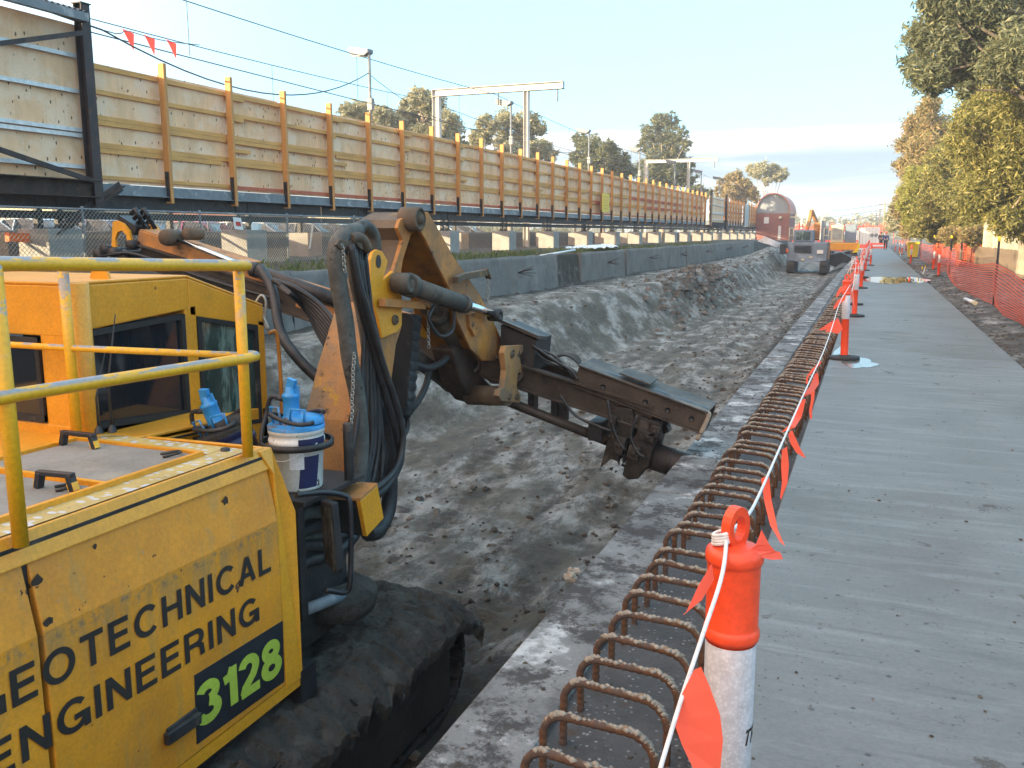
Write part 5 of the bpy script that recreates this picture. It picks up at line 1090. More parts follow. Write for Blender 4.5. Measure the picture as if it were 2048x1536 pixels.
# ================================================================== orange mesh barrier on the right verge
def netting(name, label, pts, h, sag=.12, bulge=.25, ns=15, group=None, pickets=True, dx=.09):
    t = thing(name, label, 'mesh barrier', pts[0], group); P = [Vector(p) for p in pts]
    def surf(u, v):                                          # u along the spans, v up
        i = min(int(u), len(P)-2); f = u-i; a, b = P[i], P[i+1]; c = a+(b-a)*f
        s_ = math.sin(math.pi*f); side = Vector((b.y-a.y, a.x-b.x, 0)).normalized()
        if side.x > 0: side = -side
        z = c.z + v*h - sag*s_*v - .10*s_*(1-v) + .03*math.sin(u*9+v*3)
        return Vector((c.x, c.y, z)) + side*(bulge*s_*math.sin(math.pi*(v*.75+.1))) + side*(.04*math.sin(u*11+v*4))
    m = MB(); L = [(P[i+1]-P[i]).length for i in range(len(P)-1)]
    def ribbon(ps, w, nrm):
        vs = [];
        for p in ps: vs += [p-nrm*w, p+nrm*w]
        m.add(vs, [(2*i, 2*i+2, 2*i+3, 2*i+1) for i in range(len(ps)-1)])
    us = np.linspace(0, len(P)-1, 26*(len(P)-1)+1)
    for k in range(ns+1): ribbon([surf(u, k/ns) for u in us], .011 if 0 < k < ns else .016, Vector((0, 0, 1)))
    for i in range(len(P)-1):
        n = int(L[i]/dx)
        for k in range(n+1): u = min(i+k/n, len(P)-1-1e-6); ribbon([surf(u, v) for v in np.linspace(0, 1, 9)], .007, (P[i+1]-P[i]).normalized())
    m.build('mesh', M['net'], t)
    if pickets:
        for p in P:
            k = MB(); z0 = p.z-.15; k.bar((p.x+.03, p.y, z0), (p.x+.03, p.y+.0, p.z+1.62*h/.95*.62+.45), .012, .05, (1, 0, 0)); k.bar((p.x+.03, p.y, z0), (p.x+.03, p.y, p.z+1.5), .05, .012, (1, 0, 0)); pk = k.build('star_picket', M['blacksteel'], t)
            k = MB(); k.lathe((p.x+.03, p.y, p.z+1.48), [(.028, 0), (.032, .01), (.032, .09), (.02, .11), (0, .115)], 10); k.build('safety_cap', M['binyellow'], pk)
    return t
G = lambda x, y: (x, y, gz(x, y))
netting('mesh_barrier', 'nearest long billowing orange mesh barrier on the right verge', [G(3.0, 41), G(2.72, 23.6), G(3.15, 12.5)], .98, .22, .42, 17, 'orange mesh barriers on the verge')
netting('mesh_barrier', 'orange mesh barrier just behind the two bollards on the right', [G(3.05, 66), G(3.0, 52), G(3.05, 41.3)], 1.1, .12, .15, 14, 'orange mesh barriers on the verge', dx=.14)
netting('mesh_barrier', 'second orange mesh strung across behind, below the pale yellow bushes', [G(3.1, 52.5), G(4.6, 50), G(5.2, 46)], 1.15, .06, .05, 14, 'orange mesh barriers on the verge', dx=.14)
netting('mesh_barrier', 'far orange mesh barrier on the right beyond the yellow bin', [G(3.0, 105), G(2.95, 92), G(2.9, 82), G(3.2, 71)], 1.1, .1, .1, 10, 'orange mesh barriers on the verge', dx=.2)
t = thing('mesh_barrier', 'orange mesh and rails stretched across the far end of the site', 'mesh barrier', (-5, 150, 0))
m = MB()
for z in (.4, .8, 1.2): m.box((-14, 150, z+1.4), (3, 150.05, z+1.55))
for i in range(18): m.box((-14+i, 150.06, 0), (-13.9+i, 150.14, 3.1))
for k in range(40): x = -14+k*.43; m.box((x, 149.9, 2.4+.3*math.sin(k*1.7)), (x+.25, 149.97, 2.9+.35*math.sin(k*1.1)))
m.build('mesh', M['orange_flag'], t)
# water filled barriers, drums and containers far down the path
bar = thing('safety_barrier', 'red and white plastic safety barrier across the far end of the pit', 'barrier', (0, 0, 0), 'plastic barriers at the far end of the pit')
m = MB(); m.prism([(-.25, 0, 0), (.25, 0, 0), (.18, 0, .3), (.07, 0, .95), (-.07, 0, .95), (-.18, 0, .3)], (0, 1.7, 0)); m.build('body', M['orange'], bar, bevel=.02); m = MB(); m.box((-.20, .2, .55), (-.13, 1.5, .75)); m.box((.13, .2, .55), (.2, 1.5, .75)); m.build('white_band', M['white'], bar)
rr = random.Random(4)
for k in range(14):
    o = bar if k == 0 else copy_tree(bar); x = -6.5+k*.62; y = rr.uniform(96, 118); o.location = (x, y, gz(x, y)-.03); o.rotation_euler = (0, 0, math.pi/2+rr.uniform(-.5, .5))
for x, y, w, h, c, lb in ((-2.2, 125, 1.5, 2.0, 'white', 'small pale container standing at the far end of the path'), (-.4, 125, 2.5, 2.4, 'white', 'larger white container with round fans at the far end of the path'), (-5, 128, 1.8, 2.0, 'greysteel', 'grey site box far down the pit')):
    t = thing('site_container', lb, 'container', (x, y, 0)); m = MB(); m.box((x-w/2, y, 0), (x+w/2, y+3, h)); m.build('shell', M[c], t, bevel=.03)
    m = MB()
    for i in range(6): m.box((x-w/2+.08+i*(w-.16)/6, y-.03, .1), (x-w/2+.12+i*(w-.16)/6, y-.001, h-.1))
    m.build('ribs', M['palesteel'], t)
    if w > 2:
        for dx in (.35, .85): m = MB(); m.lathe((x+dx, y-.02, h*.6), [(.22, 0), (.22, .05), (.18, .05), (0, .03)], 16, (0, -1, 0)); m.build('fan', M['greysteel'], t)
# ================================================================== wheelie bin, kerb odds and ends
t = thing('wheelie_bin', 'bright yellow wheelie bin standing on the right verge', 'bin', (2.68, 68.5, gz(2.68, 68.5))); x, y, z = 2.68, 68.5, gz(2.68, 68.5)-.05
m = MB(); vs = []
for zz, s_ in ((.08, .30), (1.05, .38)): vs += [(x+i*s_, y+j*s_, z+zz) for i, j in ((-1, -1), (1, -1), (1, 1), (-1, 1))]
m.add(vs, [(3, 2, 1, 0), (4, 5, 6, 7), (0, 1, 5, 4), (1, 2, 6, 5), (2, 3, 7, 6), (3, 0, 4, 7)]); m.box((x-.41, y-.41, z+.98), (x+.41, y+.41, z+1.06)); m.build('tub', M['binyellow'], t, bevel=.03)
m = MB(); m.prism([(x-.42, y-.44, z+1.065), (x+.42, y-.44, z+1.065), (x+.42, y+.42, z+1.10), (x-.42, y+.42, z+1.10)], (0, 0, .05)); m.build('lid', M['binyellow'], t, bevel=.02)
for dx in (-.25, .25): m = MB(); m.lathe((x+dx-.03, y+.34, z+.12), [(0, 0), (.12, 0), (.12, .06), (0, .06)], 16, (1, 0, 0)); m.build('wheel', M['tyre'], t)
t = thing('verge_pipe', 'short white plastic pipe lying against the foot of the near orange mesh', 'pipe', (2.55, 25, 0)); a, b = AZ(1930, 598, .03), AZ(1950, 606, .03); m = MB(); m.tube([a, b], .045, 10); m.build('tube', M['plastic_white'], t); m = MB(); m.tube([b-(b-a)*.12, b+(b-a)*.03], .055, 10); m.build('socket', M['cream'], t)
for k, (px, py) in enumerate(((1846, 548), (1800, 512))):
    p = AZ(px, py, 0); t = thing('survey_stake', ['white survey stake with yellow caps beside the puddle on the right', 'small white survey stake on the right edge beyond the yellow bin'][k], 'stake', p); m = MB(); m.bar(p, p+Vector((.06, .02, .28)), .05, .03); m.build('stake', M['white'], t); m = MB(); m.bar(p+Vector((.06, .02, .28)), p+Vector((.075, .025, .36)), .06, .04); m.bar(p+Vector((-.05, 0, .2)), p+Vector((-.05, 0, .32)), .05, .05); m.build('cap', M['binyellow'], t)
# loose stones and leaf scraps on the path, clods on the beam : uncountable
def chunks(n, fn, smin, smax, seed, flat=.7):
    m = MB(); rr = random.Random(seed)
    for i in range(n):
        p = Vector(fn(rr)); s_ = rr.uniform(smin, smax)*(rr.random()**2*1.2+.35)
        k = [Vector((rr.uniform(.6, 1)*a, rr.uniform(.6, 1)*b, rr.uniform(.6, 1)*c*flat))*s_ for a, b, c in ((-1, -.7, -.4), (1, -.8, -.4), (.9, .8, -.4), (-.8, 1, -.4), (-.6, -.5, .6), (.6, -.6, .7), (.5, .6, .5), (-.6, .5, .7))]
        rot = Matrix.Rotation(rr.uniform(0, 6.3), 3, 'Z') @ Matrix.Rotation(rr.uniform(-.4, .4), 3, 'X')
        m.add([p+rot @ v for v in k], [(3, 2, 1, 0), (4, 5, 6, 7), (0, 1, 5, 4), (1, 2, 6, 5), (2, 3, 7, 6), (3, 0, 4, 7)])
    return m
M['rubble'] = mat('broken_clay', (.10, .093, .084), .9, 0, .3, 2, layers=[dict(col=(.25, .24, .225), scale=1.6, lo=.5, hi=.65)], bump=.02, bscale=20)
M['clod'] = mat('earth_clod', (.062, .050, .038), .9, 0, .35, 3, layers=[dict(col=(.15, .135, .115), scale=2.2, lo=.52, hi=.62)], bump=.01, bscale=40)
meta(chunks(420, lambda r: (r.uniform(-.3, 1.88), 2+28*r.random()**1.6, .003), .003, .009, 1).build('path_grit', M['clod']), kind='stuff')
meta(chunks(900, lambda r: (lambda y: (r.uniform(-1.30, -.5), y, -.10))(1.6+16*r.random()**1.4), .003, .013, 2).build('beam_grit', M['clod']), kind='stuff')
def pitp(r):
    y = 3+40*r.random()**1.7; x = -1.42-abs(r.gauss(0, .45)) if r.random() < .6 else r.uniform(-5.6, -1.5); return (x, y, gz(x, y)+.01)
meta(chunks(6500, pitp, .008, .05, 3).build('pit_clods', M['clod']), kind='stuff')
def ridge(r):
    y = r.gauss(35, 4) if r.random() < .8 else r.uniform(26, 62); x = r.gauss(-5.9, .45); return (x, y, gz(x, y)+r.uniform(0, .10)+.35*max(0, 1-abs(x+6.1)/.9)*max(0, 1-abs(y-32)/9))
meta(chunks(620, ridge, .03, .17, 4, .8).build('rubble_ridge', M['rubble']), kind='stuff')
def platp(r): y = r.uniform(13, 70); x = r.uniform(-8.9, -6.5); return (x, y, gz(x, y)+.01)
meta(chunks(700, platp, .015, .06, 6).build('spoil_lumps', M['clod']), kind='stuff')
def verge(r): y = 9+60*r.random()**1.5; x = 1.95+abs(r.gauss(0, .5)); return (x, y, gz(x, y))
meta(chunks(1800, verge, .01, .05, 8).build('verge_clods', M['clod']), kind='stuff')
# weeds behind the retaining wall
def blades(n, fn, seed, h0, h1):
    m = MB(); rr = random.Random(seed)
    for i in range(n):
        p = Vector(fn(rr)); h = rr.uniform(h0, h1); a = rr.uniform(0, 6.3); d = Vector((math.cos(a), math.sin(a), 0)); w = d.cross(Vector((0, 0, 1)))*.012
        m.add([p-w, p+w, p+d*h*.3+Vector((0, 0, h*.8))+w*.6, p+d*h*.6+Vector((0, 0, h))], [(0, 1, 2), (0, 2, 3)])
    return m
M['weed'] = leafmat('weed_green', (.07, .10, .025), (.10, .13, .04), (.16, .16, .06))
def wl(r):
    y = r.choice((14.5, 17.5, 20.8, 24, 25.5, 31, 36, 42, 50, 58))+r.gauss(0, 1.1); x = -9.5-abs(r.gauss(0, .7)); return (x, y, gz(x, y))
meta(blades(2600, wl, 3, .04, .20).build('weeds', M['weed']), kind='stuff')
t = thing('plastic_sheet', 'crumpled white plastic sheeting lying on the bank above the retaining wall', 'plastic sheet', (-9.8, 38, 1)); a = AX(1190, 490, -10.2)
X, Y = np.meshgrid(np.linspace(-.7, .5, 18), np.linspace(-2.2, 2.0, 30)); Z = .35*np.abs(fbm(X*3, Y*2, 4, 7))+.10*np.exp(-X**2*4); m = MB(); m.smooth = False
m.add([(a.x+x, a.y+y, gz(a.x+x, a.y+y)+.05+z) for x, y, z in zip(X.ravel()+.2*np.sin(Y.ravel()*2), Y.ravel(), Z.ravel())], [(j*18+i, j*18+i+1, j*18+18+i+1, j*18+18+i) for j in range(29) for i in range(17)]); m.build('sheet', M['plastic_white'], t)
t = thing('scaffold_tube', 'white tube lying on the edge of the retaining wall above the pipe recess', 'tube', (-9.1, 26, 1.1)); m = MB(); m.tube([AX(1080, 512, -9.15), AX(1150, 500, -9.15)], .035, 8); m.build('tube', M['plastic_white'], t)
t = thing('sun_tinted_clay', 'clump of clay clinging to the edge of the beam, sunlight put into its pale colour', 'clay lump', AZ(1146, 1150, -.1)); c = AZ(1146, 1150, -.1)
m = chunks(16, lambda r: tuple(c+Vector((r.gauss(-.01, .014), r.gauss(0, .03), r.gauss(.0, .02)))), .012, .03, 3); m.build('clay', M['cement'], t)  # pale cement colour stands in for the spot of sun on this clay
# ================================================================== brick building, excavators
t = thing('brick_building', 'red brick building with an arched grey roof at the end of the hoarding', 'building', (-11, 119, 0))
bx0, bx1, by, bz = -14.0, -9.9, 119, 4.2
m = MB(); m.box((bx0, by, -.3), (bx1, by+9, bz)); w = m.build('wall', M['brick'], t)
ar = [(bx0+(bx1-bx0)*(.5-.5*math.cos(a)), bz+.02+2.35*math.sin(a)) for a in np.linspace(0, math.pi, 17)]
m = MB(); m.prism([(x, by+.05, z) for x, z in ar], (0, .2, 0)); m.build('gable', M['roofgrey'], t)
m = MB()
ao = [(-11.95+(x+11.95)*1.06, bz+(z-bz)*1.07) for x, z in ar]
for i in range(16): m.prism([(ar[i][0], by-.3, ar[i][1]), (ar[i+1][0], by-.3, ar[i+1][1]), (ao[i+1][0], by-.3, ao[i+1][1]), (ao[i][0], by-.3, ao[i][1])], (0, 9.6, 0))
m.build('arched_roof', mat('faded_red_roof', (.42, .16, .12), .6), t)
m = MB(); m.box((bx0+.6, by-.06, bz+.05), (bx1-.4, by-.01, bz+.28)); m.build('fascia', M['roofgrey'], t)
m = MB(); m.box((bx1-1.3, by-.04, .9), (bx1-.95, by-.005, 2.6)); m.build('slit_window', M['galv'], t)
m = MB(); m.box((bx0+1.0, by-.04, 2.9), (bx0+1.6, by-.005, 3.7)); m.build('notice', M['white'], t)
m = MB(); m.lathe((bx1-1.1, by-.05, 3.6), [(0, 0), (.2, 0), (.2, .2), (0, .25)], 10, (0, -1, 0)); m.box((bx1+.02, by+.5, 3.6), (bx1+.8, by+.8, 3.8)); m.build('wall_lamp', M['cream'], t)
def tracks(m, x, y0, y1, z, w, h): m.prism([(x-w/2, y0+h*.3, z), (x-w/2, y1-h*.3, z), (x-w/2, y1, z+h*.5), (x-w/2, y1-h*.3, z+h), (x-w/2, y0+h*.3, z+h), (x-w/2, y0, z+h*.5)], (w, 0, 0))
# grey piling machine seen from behind
x, y = -3.75, 60.0; z = gz(x, y+1); rg = thing('piling_machine', 'dark grey tracked machine seen from behind, working in the pit', 'excavator', (x, y, z))
for dx in (-1.02, 1.0):
    m = MB(); tracks(m, x+dx, y-.2, y+3.4, z, .48, .75); k = m.build('track', M['darksteel'], rg, bevel=.04); m = MB()
    for i in range(7): m.box((x+dx-.25, y-.24, z+.08+i*.1), (x+dx+.25, y-.19, z+.13+i*.1))
    m.build('track_shoe', M['mudcake'], k)
m = MB(); m.prism([(x-1.25, y+.05, z+.78), (x-.3, y-.15, z+.72), (x+.3, y-.15, z+.72), (x+1.15, y+.05, z+.78), (x+1.18, y, z+1.95), (x-1.25, y, z+1.95)], (0, 3.0, 0)); bd = m.build('body', M['greybody'], rg, bevel=.05)
m = MB()
for i in range(9): m.box((x-.85, y-.06, z+1.28+i*.055), (x+.2, y-.03, z+1.31+i*.055))
m.build('radiator_grille', M['blacksteel'], bd); m = MB(); m.box((x+.55, y-.05, z+1.25), (x+.92, y-.02, z+1.48)); m.build('white_sticker', M['white'], bd)
m = MB()
for dx, dz in ((-.3, .82), (.18, .98)): m.box((x+dx-.08, y-.16, z+dz), (x+dx+.12, y-.13, z+dz+.1))
m.build('number_sticker', M['cream'], bd); m = MB(); m.prism([(x+1.19, y+.1, z+.85), (x+1.19, y+2.8, z+.85), (x+1.19, y+2.8, z+1.95), (x+1.19, y+.1, z+1.95)], (.02, 0, 0)); m.build('side_panel', M['yellow_old'], bd)
m = MB(); m.lathe((x-1.35, y+.1, z+1.4), [(0, 0), (.16, 0), (.16, .1), (0, .12)], 14, (0, -1, 0)); m.build('warning_lamp', M['hivis'], bd)
m = MB(); m.box((x-.95, y+.6, z+1.96), (x+.25, y+2.2, z+2.75)); cb2 = m.build('cab', M['greybody'], rg, bevel=.06); m = MB(); m.box((x-.8, y+.57, z+2.1), (x+.05, y+.595, z+2.62)); m.build('rear_window', M['glass_green'], cb2)
m = MB(); m.lathe((x-.2, y+.9, z+2.76), [(.09, 0), (.09, .1), (.05, .16), (0, .17)], 10); m.build('beacon', M['hivis'], cb2)
for x0, x1 in ((-1.2, -.95), (.9, 1.18)):
    m = MB()
    for px_ in (x0, x1):
        m.tube([(x+px_, y+.1, z+1.95), (x+px_, y+.1, z+2.85)], .025, 6)
    for zz in (2.4, 2.85): m.tube([(x+x0, y+.1, z+zz), (x+x1, y+.1, z+zz)], .025, 6)
    m.build('guard_rail', M['cream'], rg)
m = MB(); m.bar(AY(1632, 480, y+2.2), AY(1634, 446, y+2.4), .34, .4); m.build('boom', M['yellow_old'], rg, bevel=.03)
m = MB(); m.box((x+.62, y+1.8, z+1.95), (x+.92, y+2.1, z+3.35)); m.box((x+.93, y+1.7, z+2.2), (x+1.12, y+2.0, z+3.2)); m.build('mast', M['greybody'], rg, bevel=.03)
t = thing('drill_rods', 'bundle of long grey drill rods sticking out left of the dark machine', 'drill rods', (x-3, y, z)); m = MB()
for i in range(5): m.tube([AY(1516+i*3, 482-i*2, y+.2+i*.1), AY(1566, 497-i*2, y+.2+i*.1)], .04, 8)
m.build('rods', M['galv'], t); m = MB(); m.box((x-1.7, y-.3, z+1.2), (x-1.35, y+.4, z+1.85)); m.build('rod_rack', M['blacksteel'], t)
# yellow excavator behind it
x, y = -2.2, 76.0; z = gz(x, y); ex = thing('excavator', 'yellow excavator with white cab pillar working behind the dark grey machine', 'excavator', (x, y, z))
for dx in (-.9, .9): m = MB(); tracks(m, x+dx, y, y+3.2, z, .5, .8); m.build('track', M['darksteel'], ex, bevel=.04)
m = MB(); m.box((x-1.2, y+.2, z+.9), (x+1.2, y+3, z+1.5)); m.build('body', M['yellow'], ex, bevel=.06)
m = MB(); m.box((x-.9, y+.3, z+1.5), (x+.05, y+1.8, z+2.9)); ck = m.build('cab', M['cream'], ex, bevel=.06); m = MB(); m.box((x-.78, y+.27, z+1.75), (x-.08, y+.29, z+2.7)); m.build('window', M['poly'], ck)
m = MB(); m.box((x+.15, y+.5, z+1.5), (x+1.0, y+1.6, z+2.95)); m.build('engine_cover', M['greybody'], ex, bevel=.04)
m = MB(); m.bar(AY(1611, 478, y+2.5), AY(1623, 421, y+4), .24, .36); m.bar(AY(1623, 421, y+4), AY(1634, 446, y+5), .22, .30); m.build('boom', M['yellow_old'], ex, bevel=.03)
m = MB(); m.prism([(x+.75, y, z+.7), (x+1.2, y, z+.75), (x+1.35, y, z+1.3), (x+1.2, y, z+1.55), (x+1.1, y, z+1.1)], (0, .5, 0)); m.build('counterweight', M['binyellow'], ex)
x, y = -1.95, 63.5; z = gz(x, y); t = thing('loader_bucket', 'toothed black digging bucket resting by the beam right of the dark machine', 'bucket', (x, y, z))
m = MB(); m.prism([(x-.7, y, z+.3), (x-.6, y, z+.95), (x+.1, y, z+1.1), (x+.75, y, z+.75), (x+.8, y, z+.35), (x+.2, y, z+.45), (x-.2, y, z+.1)], (0, 1.2, 0)); m.build('bowl', M['blacksteel'], t, bevel=.03); m = MB()
for i in range(4): m.bar((x+.72, y+.1+i*.3, z+.5), (x+.98-.05*i, y+.0+i*.3, z+.05), .09, .07)
m.build('tooth', M['darksteel'], t)
t = thing('waste_bag', 'crumpled white and grey waste bag beside the beam far down the pit', 'bag', (-1.7, 78, -.5)); cc = Vector((-1.75, 78, gz(-1.75, 78)+.2)); m = MB(); U, V = np.meshgrid(np.linspace(0, 2*math.pi, 20), np.linspace(.05, math.pi-.05, 12)); RR = 1+.5*fbm(U*2, V*2, 3, 8)
m.add([tuple(cc+Vector((.55*r*math.sin(v)*math.cos(u), .6*r*math.sin(v)*math.sin(u), .45*r*math.cos(v)))) for u, v, r in zip(U.ravel(), V.ravel(), RR.ravel())], [(j*20+i, j*20+i+1, j*20+21+i, j*20+20+i) for j in range(11) for i in range(19)]); m.build('bag', M['plastic_white'], t)
t = thing('black_drum', 'small black drum beside the beam near the waste bag', 'drum', (-1.75, 72, -.6)); m = MB(); zc = gz(-1.75, 72); m.lathe((-1.75, 72, zc), [(0, 0), (.3, 0), (.3, .28), (.32, .3), (.3, .32), (.3, .7), (.28, .72), (0, .7)], 18); m.build('shell', M['blacksteel'], t)
# ================================================================== people
def person(label, x, y, rz, jacket, hat, arms=0.0, stride=.16):
    z = 0.0; t = thing('person', label, 'person', (x, y, z), rz=0)
    J = dict(pel=(0, 0, .95), spine=(0, 0, 1.2), chest=(0, .0, 1.40), neck=(0, -.01, 1.53), head=(0, -.02, 1.66), crown=(0, -.01, 1.76),
             hl=(-.10, 0, .90), kl=(-.11, -stride*.6, .50), al=(-.11, -stride*.2, .09), fl=(-.12, -stride*.2-.15, .03), hr=(.10, 0, .90), kr=(.11, stride*.1, .50), ar=(.11, stride, .10), fr=(.12, stride-.14, .03),
             sl=(-.20, 0, 1.42), el=(-.27, .03, 1.15), wl=(-.25, -.10-arms, .92), nl=(-.24, -.14-arms, .84), sr=(.20, 0, 1.42), er=(.27, .05, 1.15), wr=(.26, -.06-arms, .91), nr=(.25, -.10-arms, .83))
    Rr = dict(pel=.15, spine=.145, chest=.16, neck=.06, head=.095, crown=.08, hl=.10, kl=.068, al=.045, fl=.04, hr=.10, kr=.068, ar=.045, fr=.04, sl=.07, el=.05, wl=.036, nl=.036, sr=.07, er=.05, wr=.036, nr=.036)
    E = [('pel', 'spine'), ('spine', 'chest'), ('chest', 'neck'), ('neck', 'head'), ('head', 'crown'), ('pel', 'hl'), ('hl', 'kl'), ('kl', 'al'), ('al', 'fl'), ('pel', 'hr'), ('hr', 'kr'), ('kr', 'ar'), ('ar', 'fr'), ('chest', 'sl'), ('sl', 'el'), ('el', 'wl'), ('wl', 'nl'), ('chest', 'sr'), ('sr', 'er'), ('er', 'wr'), ('wr', 'nr')]
    Q = Matrix.Rotation(rz, 3, 'Z')
    def skin(name, keys, edges, grow, mt):
        ks = list(keys); me = bpy.data.meshes.new(name); me.from_pydata([tuple(Q @ Vector(J[k])) for k in ks], [(ks.index(a), ks.index(b)) for a, b in edges], []); o = bpy.data.objects.new(name, me); COL.objects.link(o); o.parent = t
        s_ = o.modifiers.new('skin', 'SKIN'); s_.use_smooth_shade = True
        for i, k in enumerate(ks): r = Rr[k]+grow; me.skin_vertices[0].data[i].radius = (r, r*.8 if k in ('spine', 'chest', 'pel') else r)
        me.skin_vertices[0].data[0].use_root = True; u = o.modifiers.new('sub', 'SUBSURF'); u.levels = 1; u.render_levels = 1; me.materials.append(mt); return o
    skin('body', J.keys(), E, 0, M['skin'])
    up = ['pel', 'spine', 'chest', 'sl', 'el', 'wl', 'sr', 'er', 'wr']; skin('jacket', up, [e for e in E if e[0] in up and e[1] in up], .022, jacket)
    lo = ['pel', 'hl', 'kl', 'al', 'hr', 'kr', 'ar']; skin('trousers', lo, [e for e in E if e[0] in lo and e[1] in lo], .02, M['darkcloth'])
    for a, b in (('al', 'fl'), ('ar', 'fr')): m = MB(); p, q = Q @ Vector(J[a]), Q @ Vector(J[b]); o_ = Vector((x, y, z)); m.tube([o_+p+Vector((0, 0, -.03)), o_+(p+q)/2+Vector((0, 0, -.03)), o_+q+Vector((0, 0, .01))], [.06, .062, .04], 10); m.build('boot', M['blackrubber'], t)
    m = MB(); c = Vector((x, y, z))+Q @ Vector((0, -.015, 1.70)); m.lathe(c, [(.135, -.005), (.115, .0), (.112, .06), (.085, .11), (.03, .135), (0, .137)], 18); m.build('hard_hat', M[hat], t)
    m = MB(); c = Vector((x, y, z))+Q @ Vector((0, -.115, 1.655)); m.lathe(c-Q @ Vector((0, -.0, 0)), [(0, .02), (.012, 0), (.0, -.01)], 8); m.build('nose', M['skin'], t)
    return t
person('person in a blue work jacket and dark trousers walking towards the camera on the path', 1.36, 103.0, 0, M['navycloth'], 'hivis')
person('person in dark clothes walking behind the one in the blue jacket', .95, 112.0, .3, M['darkcloth'], 'darkcloth', .1)
# ================================================================== pale panel fence, palings at right
t = thing('panel_fence', 'cream framed fence with frosted panels behind the big gum tree at right', 'fence', (5.0, 42, 0))
a, b = Vector((4.85, 47.0, 0)), Vector((6.2, 33.5, 0)); n = 7
for i in range(n+1):
    p = a+(b-a)*i/n; m = MB(); m.box((p.x-.05, p.y-.05, 0), (p.x+.05, p.y+.05, 2.35)); m.build('post', M['cream'], t)
    if i < n:
        q = a+(b-a)*(i+1)/n; m = MB()
        for z_ in (.95, 1.62, 2.28): m.bar((p.x, p.y, z_), (q.x, q.y, z_), .05, .06)
        for u in (.33, .66): c_ = p+(q-p)*u; m.bar((c_.x, c_.y, .95), (c_.x, c_.y, 2.28), .03, .03, (1, 0, 0))
        m.build('frame', M['cream'], t); m = MB(); m.bar((p.x+.03, p.y, 1.6), (q.x+.03, q.y, 1.6), .012, 1.3); m.build('frosted_panel', M['poly'], t)
t = thing('paling_fence', 'low grey brown paling fence under the cream fence on the right', 'fence', (4.7, 40, 0)); rr = random.Random(2); m = MB()
a, b = Vector((4.6, 52, 0)), Vector((5.9, 20, 0)); n = 260
for i in range(n): p = a+(b-a)*i/n; q = a+(b-a)*(i+.94)/n; h = 1.05+rr.uniform(-.03, .03); m.bar(p+Vector((0, 0, h/2)), q+Vector((0, 0, h/2)), .02, h)
m.build('palings', M['paling'], t)
# ================================================================== trees
def fast_mesh(name, V, Fq, mt):
    me = bpy.data.meshes.new(name); me.vertices.add(len(V)); me.vertices.foreach_set('co', V.astype(np.float32).ravel()); q = Fq
    me.loops.add(q.size); me.loops.foreach_set('vertex_index', q.ravel().astype(np.int32)); me.polygons.add(len(q)); k = q.shape[1]
    me.polygons.foreach_set('loop_start', np.arange(0, q.size, k, dtype=np.int32)); me.polygons.foreach_set('loop_total', np.full(len(q), k, np.int32)); me.update(); me.materials.append(mt)
    return me
def leaves(blobs, n, size, aspect, droop, seed, sub=14, r_sub=.30):
    """blobs of foliage made of twig clusters, each a spray of separate leaves"""
    g = np.random.default_rng(seed); B = np.array(blobs, float); vol = (B[:, 3]*B[:, 4]*B[:, 5])**(2/3); pr = vol/vol.sum()
    nt = n//sub; bi = g.choice(len(B), nt, p=pr); d = g.normal(size=(nt, 3)); d /= np.linalg.norm(d, axis=1)[:, None]
    rad = g.uniform(.35, 1.0, nt)**.55*(1+.22*g.normal(size=nt)*.5); tw = B[bi, :3]+d*B[bi, 3:6]*rad[:, None]
    rs = np.mean(B[bi, 3:6], axis=1)*r_sub*g.uniform(.6, 1.3, nt)
    c = np.repeat(tw, sub, 0)+g.normal(size=(nt*sub, 3))*np.repeat(rs, sub)[:, None]*np.array([.55, .55, .5]); N_ = len(c)
    ax = g.normal(size=(N_, 3)); ax[:, 2] = ax[:, 2]*.6-droop; ax /= np.linalg.norm(ax, axis=1)[:, None]
    sd = np.cross(ax, g.normal(size=(N_, 3))); sd /= np.linalg.norm(sd, axis=1)[:, None]
    L = size*g.uniform(.6, 1.4, N_); Wd = L*aspect
    V = np.stack([c-ax*(L/2)[:, None], c+sd*(Wd/2)[:, None]-ax*(L*.05)[:, None], c+ax*(L/2)[:, None], c-sd*(Wd/2)[:, None]-ax*(L*.05)[:, None]], 1).reshape(-1, 3)
    return V, np.arange(N_*4).reshape(-1, 4)
